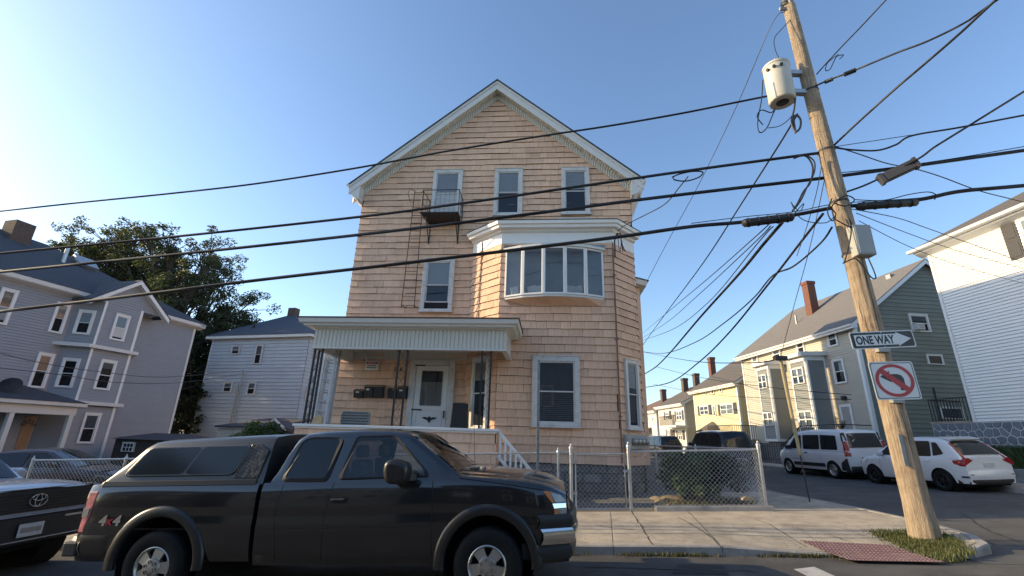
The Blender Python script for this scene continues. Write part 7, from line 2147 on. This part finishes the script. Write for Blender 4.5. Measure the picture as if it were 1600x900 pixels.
arrow = [(.42, -.52), (.42, .10), (.34, .26), (.18, .33), (-.16, .33), (-.16, .50), (-.62, .20), (-.16, -.10), (-.16, .08), (.10, .08), (.16, .02), (.16, -.52)]
mb = MB(); mb.poly(on_sign(c, rx, up, [(p[0] * w2 * 1.0, p[1] * h2 * 1.0) for p in arrow], .0078)); mb.build('arrow', 'sign_black', nl, norm=False)
flat_ring('red_ring', 'sign_red', [(ra * ax_ * math.cos(k * math.pi / 24), ra * ay_ * math.sin(k * math.pi / 24)) for k in range(48)], [(rb_ * ax_ * math.cos(k * math.pi / 24), rb_ * ay_ * math.sin(k * math.pi / 24)) for k in range(48)], .0095, nl)
s_ = .707; hb2 = .075 * w2 / .3 * .5 * 1.4
mb = MB(); mb.poly(on_sign(c, rx, up, [(-rb_ * ax_ * s_ - hb2 * s_ * 0, rb_ * ay_ * s_ + hb2), (-rb_ * ax_ * s_ - hb2 * .6, rb_ * ay_ * s_ - hb2 * .4), (rb_ * ax_ * s_, -rb_ * ay_ * s_ - hb2), (rb_ * ax_ * s_ + hb2 * .6, -rb_ * ay_ * s_ + hb2 * .4)], .0098)); mb.build('red_slash', 'sign_red', nl, norm=False)
mb = MB(); mb.box(c.x - .10, c.x + .10, c.y, c.y + .10, c.z - h2 - .05, c.z + h2 * .6); mb.build('bracket', 'galv_dull', nl)

# leaning stub with yellow guard on the side pavement
s0, s1 = at(1268, 797, 11.6), at(1219, 560, 12.0)
mid = s0.lerp(s1, .33)
GW = thing('stub_pole', 'thin yellow leaning stub pole on the side street pavement', 'pole', W_, (s0.x, s0.y, gz(s0.x) + .2))
mb = MB(); mb.tube([mid, s1], .04, 8, r1=.045); mb.build('pole', 'yellow_post', GW, smooth=40)
mb = MB(); mb.tube([s0, mid], .016, 6); mb.build('anchor_rod', 'iron_rust', GW)
mb = MB(); mb.box(s1.x - .16, s1.x + .16, s1.y - .07, s1.y + .07, s1.z - .05, s1.z + .06); mb.build('head_bracket', 'iron', GW)

# ------------------------------------------------------------------ wires
def catmull(P, n=8):
    out = []
    for i in range(len(P) - 1):
        p0, p1, p2, p3 = P[max(0, i - 1)], P[i], P[i + 1], P[min(len(P) - 1, i + 2)]
        for k in range(n):
            t = k / n
            out.append(.5 * ((2 * p1) + (p2 - p0) * t + (2 * p0 - 5 * p1 + 4 * p2 - p3) * t * t + (3 * p1 - p0 - 3 * p2 + p3) * t ** 3))
    return out + [P[-1]]
def wire(label, pts, Ya, Yb, r=.012, m='wire', group='overhead wires', name='overhead_wire', cat='wire', ext0=None, ext1=None):
    """pixel points whose depth runs from Ya to Yb; spans a real line in space"""
    xs_ = [p[0] for p in pts]
    L = [0.0]
    for a, b in zip(pts[:-1], pts[1:]): L.append(L[-1] + math.hypot(b[0] - a[0], b[1] - a[1]))
    P = []
    for p, l in zip(pts, L):
        t = l / L[-1]
        P.append(at(p[0], p[1], 1 / ((1 - t) / Ya + t / Yb)))
    if ext0: P.insert(0, P[0] + (P[0] - P[1]).normalized() * ext0)
    if ext1: P.append(P[-1] + (P[-1] - P[-2]).normalized() * ext1)
    C = catmull(P)
    mb = MB(); mb.tube(C, r * (1.0 if r > .03 else 1.25), 6)
    o = mb.build(name, m, base=tuple(C[0]), smooth=60, norm=False)
    return tag(o, label, cat, group)
YP = 8.12
wire('thin slack wire, uppermost of the four crossing the gable from the left', [(0, 330), (130, 316), (260, 303), (400, 287), (560, 262), (700, 236), (850, 212), (950, 197), (1060, 178), (1150, 160), (1200, 150), (1262, 138)], 11.5, YP, .019, ext0=6)
wire('second wire from the top of the four crossing the house', [(0, 396), (280, 369), (560, 339), (720, 318), (900, 292), (1080, 266), (1250, 243), (1288, 238)], 11.3, YP, .025, ext0=6)
wire('thick black cable, third from the top of the four crossing the house', [(0, 425), (280, 397), (560, 367), (800, 338), (1000, 312), (1150, 294), (1296, 277), (1450, 256), (1600, 235)], 11.2, 7.7, .036, ext0=6, ext1=4)
wire('lowest thick black cable crossing the bow window to the pole', [(0, 487), (200, 463), (400, 438), (600, 415), (800, 391), (960, 371), (1080, 354), (1160, 347), (1240, 336), (1305, 324), (1340, 321), (1435, 312), (1500, 299), (1600, 290)], 11.0, 7.7, .038, ext0=6, ext1=4)
wire('messenger wire just above the lowest thick cable near the pole', [(1080, 349), (1160, 339), (1240, 331), (1310, 318), (1440, 309), (1530, 296), (1600, 288)], 8.9, 7.7, .007)
wire('lashed wire running just above the third cable at the right', [(1300, 271), (1390, 262), (1500, 246), (1600, 229)], YP, 7.7, .007, ext1=4)
wire('thick wire climbing from the transformer level to the top right', [(1262, 140), (1295, 125), (1330, 112), (1400, 83), (1450, 64), (1510, 34), (1555, 2)], YP, 5.6, .015, ext1=3)
wire('wire ending in a coiled tail that leaves at the top edge', [(1276, 116), (1292, 98), (1318, 70), (1345, 42), (1388, -4)], YP, 6.0, .011, ext1=3)
wire('thick cable rising from mid-pole to the top right corner', [(1300, 230), (1340, 192), (1400, 138), (1440, 104), (1500, 52), (1560, -4)], YP, 5.4, .018, ext1=3)
wire('wavy cable leaving mid-pole to the right, dipping then rising', [(1300, 230), (1330, 234), (1370, 235), (1400, 226), (1425, 212), (1500, 199), (1600, 180)], YP, 7.0, .015, ext1=3)
wire('thin straight wire above the wavy cable at the right', [(1305, 229), (1405, 214), (1500, 199), (1600, 181)], YP, 7.0, .006, ext1=3)
wire('cable through the slanting splice box at the right', [(1322, 300), (1350, 290), (1380, 276), (1435, 248), (1460, 230), (1500, 205), (1600, 143)], YP, 6.5, .015, ext1=3)
wire('drooping wire from mid-pole to the right edge above the white house roof', [(1303, 228), (1340, 240), (1385, 255), (1430, 264), (1470, 276), (1530, 298), (1600, 316)], YP, 9.5, .010, ext1=4)
wire('upper thin service wire from the pole to the white house', [(1322, 325), (1400, 340), (1450, 357), (1520, 382), (1600, 410)], YP, 12.0, .008, ext1=4)
wire('middle thin service wire from the pole to the white house', [(1338, 333), (1420, 365), (1500, 393), (1600, 414 + 6)], YP, 12.0, .007, ext1=4)
wire('lowest thin service wire from the pole to the white house', [(1342, 345), (1420, 385), (1500, 415), (1600, 443)], YP, 12.0, .006, ext1=4)
wire('steep wire from under the transformer down behind the corner house', [(1246, 178), (1220, 222), (1160, 316), (1100, 409), (1040, 490), (1003, 541)], YP, 34, .016, ext1=4)
wire('thin fan wire, leftmost below the splice case', [(1200, 352), (1169, 380), (1110, 432), (1055, 478), (999, 525)], YP, 40, .010, ext1=4)
wire('thin fan wire, second from the left below the splice case', [(1204, 353), (1178, 380), (1090, 462), (1040, 505), (999, 531)], YP, 40, .010, ext1=4)
wire('thin fan wire, third from the left below the splice case', [(1208, 354), (1184, 380), (1105, 474), (1048, 516), (999, 533)], YP, 36, .010, ext1=4)
wire('thick bundle dropping from the splice case behind the corner house', [(1222, 348), (1191, 384), (1154, 429), (1093, 497), (1048, 550), (1025, 573), (1006, 585)], YP, 34, .028, ext1=4)
wire('thick drop wire from the pole sagging to the lower left', [(1286, 334), (1250, 380), (1199, 446), (1139, 520), (1093, 565), (1048, 597), (1010, 605)], YP, 36, .022, ext1=4)
wire('sagging wire that joins the drop wire halfway down', [(1300, 355), (1282, 380), (1240, 416), (1207, 431), (1176, 467), (1131, 505), (1086, 535), (1037, 552), (1001, 549)], YP, 40, .016, ext1=4)
wire('thin wire from the far street to the head of the yellow stub pole', [(1001, 549), (1074, 563), (1165, 567), (1218, 561)], 42, 12.0, .012, ext0=4)
wire('thin wire crossing before the pale houses to the grey bays', [(1025, 573), (1078, 586), (1131, 596), (1220, 607), (1330, 617)], 34, 19.0, .012)
wire('thin wire just below it crossing the grey bays to the right', [(1020, 600), (1100, 615), (1200, 622), (1330, 624)], 34, 19.0, .010)
wire('guy wire from mid-pole down to the yellow stub pole', [(1292, 262), (1267, 380), (1240, 480), (1219, 560)], YP, 12.0, .007, 'wire_grey')
wire('fine wire from the pole top down to the corner house eave', [(1226, 18), (1205, 40), (1150, 168), (1090, 292), (1042, 380), (997, 466)], YP, 19, .008, 'wire_grey')
wire('service wire from the bay roof corner up to the second cable', [(965, 361), (980, 350), (1010, 335), (1040, 318), (1062, 292), (1075, 276)], 13.1, 8.9, .011)
wire('fine wire dropping beside the drop wire from the second splice', [(1283, 262), (1276, 300), (1262, 350), (1245, 400)], YP, 8.6, .006, 'wire_grey')
wire('low wire before the grey house, left of the garden shed', [(-10, 549), (60, 566), (150, 580), (260, 589), (381, 579)], 15.0, 31.5, .010, 'wire_grey')
wire('lower of the two low wires before the grey house', [(-10, 574), (90, 585), (190, 598), (290, 597), (378, 584)], 15.0, 31.5, .010, 'wire_grey')
# splice cases and boxes on the cables
def case(label, p0, p1, Y0, Y1, r, m='blackplastic', ribs=True, box=False):
    a, b = at(*p0, Y0), at(*p1, Y1); d = (b - a).normalized(); ln = (b - a).length
    mb = MB()
    if box: mb.bar(a, b, r * 1.6, r * 2.2)
    else: mb.lathe([(0, 0), (r * .55, 0), (r, .04), (r, ln - .04), (r * .55, ln), (0, ln)], a, d, 14)
    o = tag(mb.build('splice_case', m, base=tuple(a), smooth=40, bevel=.015 if box else None), label, 'splice case', 'cable splice cases')
    mb = MB()
    for k in range(5):
        t = .12 + .76 * k / 4; mb.lathe([(r + .002, -.012), (r + .012, -.01), (r + .012, .01), (r + .002, .012)], a + d * (ln * t), d, 12)
    if not box: mb.build('clamp_rings', m, o, norm=False, kind='stuff')
    else:
        mb = MB()
        for t in (.02, .98): mb.bar(a + d * (ln * t - .03), a + d * (ln * t + .03), r * 1.9, r * 2.5)
        mb.build('end_clamp', 'shutter', o)
    return o
case('long black splice case left of the pole on the lowest cable', (1160, 349), (1240, 339), 8.3, 8.2, .085)
case('long black splice case right of the pole on the lowest cable', (1338, 323), (1434, 316), 8.0, 7.9, .075)
case('slanting grey-black splice box right of the pole above the other case', (1376, 281), (1431, 255), 7.75, 7.5, .085, 'shutter', box=True)
case('small black connector on the wire above the transformer level', (1318, 117), (1338, 109), 7.2, 7.1, .035, ribs=False)
case('small black connector hanging beside the transformer wires', (1288, 129), (1302, 123), 7.9, 7.8, .03)
# loose loops
def loop(label, pts, Y, r=.012, m='wire'):
    C = catmull([at(p[0], p[1], Y + (p[2] if len(p) > 2 else 0)) for p in pts], 6)
    mb = MB(); mb.tube(C, r, 5); return tag(mb.build('cable_loop', m, base=tuple(C[0]), smooth=60, norm=False), label, 'cable', 'loose cable loops')
loop('two hanging loops of black cable below the transformer', [(1192, 125), (1190, 155), (1184, 190), (1187, 207), (1198, 200), (1207, 180), (1212, 168), (1205, 176), (1190, 172), (1183, 182), (1192, 195)], 8.0)
loop('grey coil hanging between transformer and pole', [(1243, 150), (1241, 170), (1237, 190), (1243, 205), (1250, 200), (1251, 188), (1245, 180), (1240, 185), (1243, 208)], 8.0, .022, 'wire_grey')
loop('slack cable from the coil back to the pole', [(1200, 200), (1220, 196), (1238, 180), (1243, 160)], 8.0, .009)
loop('thin jumper curving from the pole top to the transformer lid', [(1238, 28), (1222, 45), (1210, 60), (1212, 80), (1220, 95)], 8.05, .009)
loop('looped cable at mid-pole left of the bands', [(1250, 242), (1262, 246), (1270, 262), (1266, 285), (1255, 300), (1246, 318), (1238, 330)], 8.05, .018)
loop('second looped cable beside it at mid-pole', [(1240, 248), (1258, 243), (1272, 252), (1272, 270), (1262, 290), (1252, 312), (1242, 326)], 8.0, .014)
loop('tight ring of cable round the pole at the splice height', [(1300, 310), (1293, 330), (1300, 345), (1306, 335), (1300, 322), (1320, 306), (1335, 312), (1322, 322), (1305, 318)], 7.9, .012)
loop('black cable running down the pole past the grey cabinet', [(1304, 342), (1318, 350), (1332, 356), (1325, 340), (1330, 360), (1326, 385), (1320, 408), (1318, 411), (1335, 404), (1345, 412), (1360, 432), (1368, 435), (1366, 425), (1356, 402)], 7.85, .012)
loop('flat oval loop of cable hanging on the second wire', [(1050, 277), (1062, 272), (1082, 268), (1098, 269), (1092, 277), (1072, 283), (1054, 281), (1052, 276)], 8.85, .016)
loop('coiled tail on the wire above the transformer', [(1310, 85), (1300, 92), (1292, 100), (1290, 110), (1297, 108), (1303, 96), (1308, 88), (1318, 86), (1312, 92)], 7.9, .010)
loop('loose strand loop at the right splice case', [(1335, 312), (1380, 313), (1420, 304), (1450, 300), (1463, 305), (1460, 312)], 7.9, .010)
loop('frayed wires at the end of the left splice case', [(1238, 338), (1248, 326), (1256, 318), (1250, 330), (1240, 322), (1236, 316), (1246, 336), (1262, 346), (1290, 348), (1304, 338)], 8.0, .009)
# ------------------------------------------------------------------ plants
def leaves(mb, c, rad, n, size, rnd, flat=1.0, squash=.75):
    for _ in range(n):
        while True:
            p = Vector((rnd.uniform(-1, 1), rnd.uniform(-1, 1), rnd.uniform(-1, 1)))
            if p.length < 1: break
        p = Vector(c) + Vector((p.x * rad, p.y * rad, p.z * rad * squash))
        a = Vector((rnd.gauss(0, 1), rnd.gauss(0, 1), rnd.gauss(0, .6))).normalized()
        b = a.cross(Vector((rnd.gauss(0, 1), rnd.gauss(0, 1), rnd.gauss(0, 1)))).normalized()
        s = size * rnd.uniform(.6, 1.3)
        mb.add([p - a * s, p + b * s * .45, p + a * s, p - b * s * .45], [(0, 1, 2, 3)])
def tree(name, label, base, height, spread, seed, clumps, per, leaf, size, low=.3, lm='leaf_tree', group='trees behind the grey house'):
    rnd = random.Random(seed)
    t = thing(name, label, 'tree', W_, tuple(base), group)
    b = Vector(base)
    tr, cr = MB(), MB()
    top = b + Vector((rnd.uniform(-.6, .6), rnd.uniform(-.6, .6), height * .62))
    path = [b.lerp(top, k / 6) + Vector((rnd.uniform(-.15, .15), rnd.uniform(-.15, .15), 0)) for k in range(7)]
    tr.tube(path, height * .022, 8, r1=height * .009)
    ends = []
    for i in range(clumps):
        f = low + (1 - low) * (i + .5) / clumps
        st = path[min(6, int(1 + 5 * min(1, f * 1.05)))]
        a = rnd.uniform(0, 6.283); rr = spread * (.35 + .65 * math.sin(math.pi * min(1, .18 + .8 * (1 - f)))) * rnd.uniform(.45, 1)
        e = Vector((b.x + rr * math.cos(a), b.y + rr * math.sin(a), b.z + height * f * rnd.uniform(.93, 1.04)))
        md = st.lerp(e, .5) + Vector((0, 0, -.3))
        tr.tube([st, md, e], height * .007, 5, r1=.03)
        ends.append(e)
        for k in range(3):
            e2 = e + Vector((rnd.gauss(0, 1), rnd.gauss(0, 1), rnd.gauss(0, .6))) * spread * .16
            tr.tube([md.lerp(e, .7), e2], .05, 4, r1=.02)
            leaves(cr, e2, spread * rnd.uniform(.08, .15), per, size, rnd)
        leaves(cr, e, spread * rnd.uniform(.10, .17), per, size, rnd)
    tr.build('trunk', 'bark', t, smooth=60, norm=False)
    cr.build('crown', lm, t, norm=False)
    return t
def base_at(px, Y): p = at(px, 700, Y); return Vector((p.x, p.y, gz(p.x) - .3))
tree('broadleaf_tree', 'tall leafy tree rising between the grey and the pale blue house', base_at(245, 38.5), 16.8, 5.3, 3, 105, 100, 0, .115, .22)
tree('broadleaf_tree', 'tall leafy tree showing above the middle of the grey house roof', base_at(205, 37), 19.4, 4.6, 5, 84, 100, 0, .115, .4)
tree('broadleaf_tree', 'narrow tree beside the chimney of the grey house', base_at(62, 38), 19.4, 4.2, 9, 90, 100, 0, .115, .5, 'leaf_olive')
tree('broadleaf_tree', 'tree between the chimney and the middle of the grey house roof', base_at(125, 40), 20.2, 4.6, 15, 95, 100, 0, .115, .5, 'leaf_olive')
tree('broadleaf_tree', 'leafy tree at the right end of the tree group', base_at(302, 40), 13.2, 3.9, 12, 90, 95, 0, .115, .18)
tree('broadleaf_tree', 'lower dark tree filling the gap beside the pale blue house', base_at(290, 36), 7.4, 2.8, 21, 70, 80, 0, .10, .12, 'leaf_dark')
def shrub(name, label, c, rx, ry, h, seed, n, lm, size, group=None, cat='shrub'):
    rnd = random.Random(seed)
    t = thing(name, label, cat, W_, tuple(c), group)
    cr, st = MB(), MB()
    for k in range(22):
        a = rnd.uniform(0, 6.28); f = rnd.random() ** .5
        e = Vector((c[0] + rx * f * math.cos(a), c[1] + ry * f * math.sin(a), c[2] + h * rnd.uniform(.35, .95) * (1.05 - .35 * f)))
        st.tube([c, Vector(c).lerp(e, .5) + Vector((0, 0, .05)), e], .012, 4, r1=.005)
        leaves(cr, e, rx * .34, n // 22, size, rnd, squash=.8)
    st.build('stems', 'bark', t, norm=False); cr.build('foliage', lm, t, norm=False)
    return t
c1 = S_.world(bed0.x - 1.42, FY + 1.0); shrub('yard_shrub', 'light green leafy shrub behind the corner fence', (c1.x, c1.y, gz(c1.x) + .25), .62, .5, 1.25, 31, 3600, 'leaf_bush', .05, 'shrubs in the corner bed')
c1 = S_.world(bed0.x - .75, FY + 1.5); shrub('yard_shrub', 'dark dense shrub nearest the fence corner post', (c1.x, c1.y, gz(c1.x) + .25), .90, .7, 1.25, 33, 5200, 'leaf_dark', .05, 'shrubs in the corner bed')
c1 = S_.world(bed0.x - 1.25, FY + .55); shrub('yard_shrub', 'small bright low shrub close to the fence wire', (c1.x, c1.y, gz(c1.x) + .25), .42, .32, .62, 35, 1500, 'leaf_bush', .045, 'shrubs in the corner bed')
vp_ = at(410, 672, 13.2); shrub('climbing_plant', 'green climbing plant over the left end of the porch wall', (vp_.x - .1, vp_.y, vp_.z - 1.0), .7, .5, 1.35, 41, 1800, 'leaf_bush', .06)
vp_ = at(450, 676, 13.4); shrub('climbing_plant', 'dark leafy vine beside the porch corner', (vp_.x, vp_.y, vp_.z - 1.0), .5, .4, 1.15, 43, 1400, 'leaf_dark', .06)
def blades(name, label, pts, h, m, seed, kind='stuff', cat='grass', zf_=zs, lean=.5):
    rnd = random.Random(seed); mb = MB()
    for x, y in pts:
        z = zf_(x, y); hh = h * rnd.uniform(.4, 1.2); a = rnd.uniform(0, 6.28); l = rnd.uniform(0, lean) * hh
        w = .006 + .004 * rnd.random(); dx, dy = math.cos(a), math.sin(a)
        mb.add([(x - dy * w, y + dx * w, z), (x + dy * w, y - dx * w, z), (x + dx * l * .4 + dy * w * .7, y + dy * l * .4 - dx * w * .7, z + hh * .6), (x + dx * l, y + dy * l, z + hh)], [(0, 1, 2, 3)])
    return tag(mb.build(name, m, norm=False), label, cat, kind=kind)
rnd = random.Random(77)
gp_ = [ground_hit(*p, .15) for p in ((1362, 829), (1418, 832), (1480, 838), (1512, 856), (1470, 862), (1420, 848))]
def in_poly(x, y, P):
    c = False
    for i in range(len(P)):
        a, b = P[i - 1], P[i]
        if (a.y > y) != (b.y > y) and x < (b.x - a.x) * (y - a.y) / (b.y - a.y) + a.x: c = not c
    return c
pts = []
xa, xb, ya, yb = min(p.x for p in gp_) - .2, max(p.x for p in gp_) + .2, min(p.y for p in gp_) - .2, max(p.y for p in gp_) + .2
while len(pts) < 5200:
    x, y = rnd.uniform(xa, xb), rnd.uniform(ya, yb)
    if in_poly(x + rnd.gauss(0, .07), y + rnd.gauss(0, .07), gp_): pts.append((x, y))
mb = MB(); mb.poly([(p.x, p.y, zs(p.x, p.y) + .008) for p in gp_]); tag(mb.build('dirt_patch', 'dirt', norm=False), kind='structure')
blades('grass', 'green grass growing round the foot of the pole', pts, .065, 'grass', 1)
pts = []
for k in range(2600):
    x = rnd.uniform(-1, 5.8)
    if rnd.random() < .5 + .5 * math.sin(x * 3.1): pts.append((x, yk(x) - .05 + rnd.gauss(0, .03)))
blades('kerb_weeds', 'thin weeds and litter along the front kerb', pts, .06, 'leaf_olive', 2, zf_=lambda x, y: gz(x))
pts = [(p.x, p.y) for p in (B_.world(rnd.uniform(17.5, 19.3), rnd.uniform(9, 20.8)) for _ in range(9000))]
def zbank(x, y):
    l = B_.loc((x, y, 0)).x; return lerp_tab([(17.4, gz(17) + .2), (18.0, 1.15), (18.8, 1.6), (19.7, 1.75)], l)
blades('bank_weeds', 'tall green weeds on the bank below the stone base', pts, .42, 'leaf_bush', 3, zf_=zbank, lean=.7)
pts = [(p.x, p.y) for p in (S_.world(rnd.uniform(bed0.x - 2.0, bed0.x - .1), FY + .1 + abs(rnd.gauss(0, .5))) for _ in range(900))]
blades('dry_grass', 'dry grass in the planting bed', pts, .10, 'leaf_olive', 4, zf_=lambda x, y: gz(x) + .28)

# tar lines and repairs on the asphalt
rnd = random.Random(51)
def tar(path, w0, dz=.0075, m='tar', n=10):
    P = []
    for a, b in zip(path[:-1], path[1:]):
        for k in range(n):
            p = ground_hit(a[0] + (b[0] - a[0]) * k / n, a[1] + (b[1] - a[1]) * k / n); P.append(Vector((p.x + rnd.uniform(-.03, .03), p.y + rnd.uniform(-.03, .03), 0)))
    g = []
    for i, p in enumerate(P):
        d = (P[min(i + 1, len(P) - 1)] - P[max(0, i - 1)]).normalized(); w_ = w0 * rnd.uniform(.5, 1.4)
        g.append([(p.x - d.y * w_, p.y + d.x * w_, gz(p.x) + dz), (p.x + d.y * w_, p.y - d.x * w_, gz(p.x) + dz)])
    mb = MB(); mb.sheet(g); tag(mb.build('tar_line', m, norm=False), kind='structure')
tar(((1240, 770), (1330, 784), (1420, 792), (1600, 806)), .02)
tar(((1290, 752), (1380, 770), (1500, 783)), .015)
tar(((1500, 800), (1545, 830), (1600, 850)), .02)
tar(((920, 886), (1060, 890), (1190, 893)), .018)
tar(((1530, 812), (1600, 822)), .015)
for q in (((1268, 800), (1330, 792), (1400, 806), (1350, 816)), ((1060, 882), (1130, 884), (1140, 899), (1050, 897))):
    P = [ground_hit(*p) for p in q]
    mb = MB(); mb.poly([(p.x, p.y, gz(p.x) + .0062) for p in P]); tag(mb.build('road_patch', 'asphalt_patch', norm=False), kind='structure')
# unseen houses added across the street, behind the viewer, to darken the reflections
def far_side(x0, x1, y1, ez, rz, sid, label):
    t = thing('unseen_opposite_house', label, 'house', W_, ((x0 + x1) / 2, y1, gz(x0)), 'unseen houses added across the street')
    y0 = y1 - 9
    mb = MB(); mb.prism([(x0, -1), (x1, -1), (x1, ez), ((x0 + x1) / 2, rz), (x0, ez)], 'y', y0, y1); mb.build('wall', sid, t)
    xm = (x0 + x1) / 2
    mb = MB()
    for xe in (x0 - .4, x1 + .4): mb.loft2([(xm, y0 - .3, rz + .1), (xe, y0 - .3, ez - .2), (xe, y0 - .3, ez - .3), (xm, y0 - .3, rz)], [(xm, y1 + .3, rz + .1), (xe, y1 + .3, ez - .2), (xe, y1 + .3, ez - .3), (xm, y1 + .3, rz)])
    mb.build('roof', 'roof_dark', t)
    for z in (1.4, 4.1):
        for k in range(3):
            s = 1.0 + k * (x1 - x0 - 3.0) / 2
            window(t, (x1, y1), math.pi, s, s + 1.0, z, z + 1.6, 'double', 'trim', .1, 'pane_dark', sill=False, lower='pane_dark')
far_side(-16, -7.5, -9.5, 6.2, 9.2, 'siding_sage', 'unseen grey-green gabled house added across the street between two brown ones')
far_side(-27.5, -18.2, -9.8, 6.4, 9.4, 'shed_brown', 'unseen dark brown gabled house added across the street beyond the grey-green one')
far_side(-5.5, 3.5, -9.0, 6.4, 9.6, 'shed_brown', 'unseen dark brown gabled house added straight across the street')
far_side(5.8, 14.5, -9.5, 6.2, 9.2, 'siding_green', 'unseen green gabled house added across the street, rightmost')

# leaf litter and grit on the pavement and in the gutter
mb = MB(); rnd = random.Random(61)
for k in range(900):
    if k < 420: x = rnd.uniform(-1, 7.2); y = yk(x) + abs(rnd.gauss(0, 1.3)) + .1; z = zs(x, y) + .009
    else: x = rnd.uniform(-2, 6.2); y = yk(x) - .04 - abs(rnd.gauss(0, .10)); z = gz(x) + .008
    if y > 10.6: continue
    s_ = rnd.uniform(.005, .02); a = rnd.uniform(0, 6.28)
    mb.add([(x + s_ * math.cos(a), y + s_ * math.sin(a), z), (x - s_ * .5 * math.sin(a), y + s_ * .5 * math.cos(a), z + .004), (x - s_ * math.cos(a), y - s_ * math.sin(a), z), (x + s_ * .5 * math.sin(a), y - s_ * .5 * math.cos(a), z + .006)], [(0, 1, 2, 3)])
tag(mb.build('litter', 'litter', norm=False), 'dry leaf litter and grit on the pavement and in the gutter', 'litter', kind='stuff')
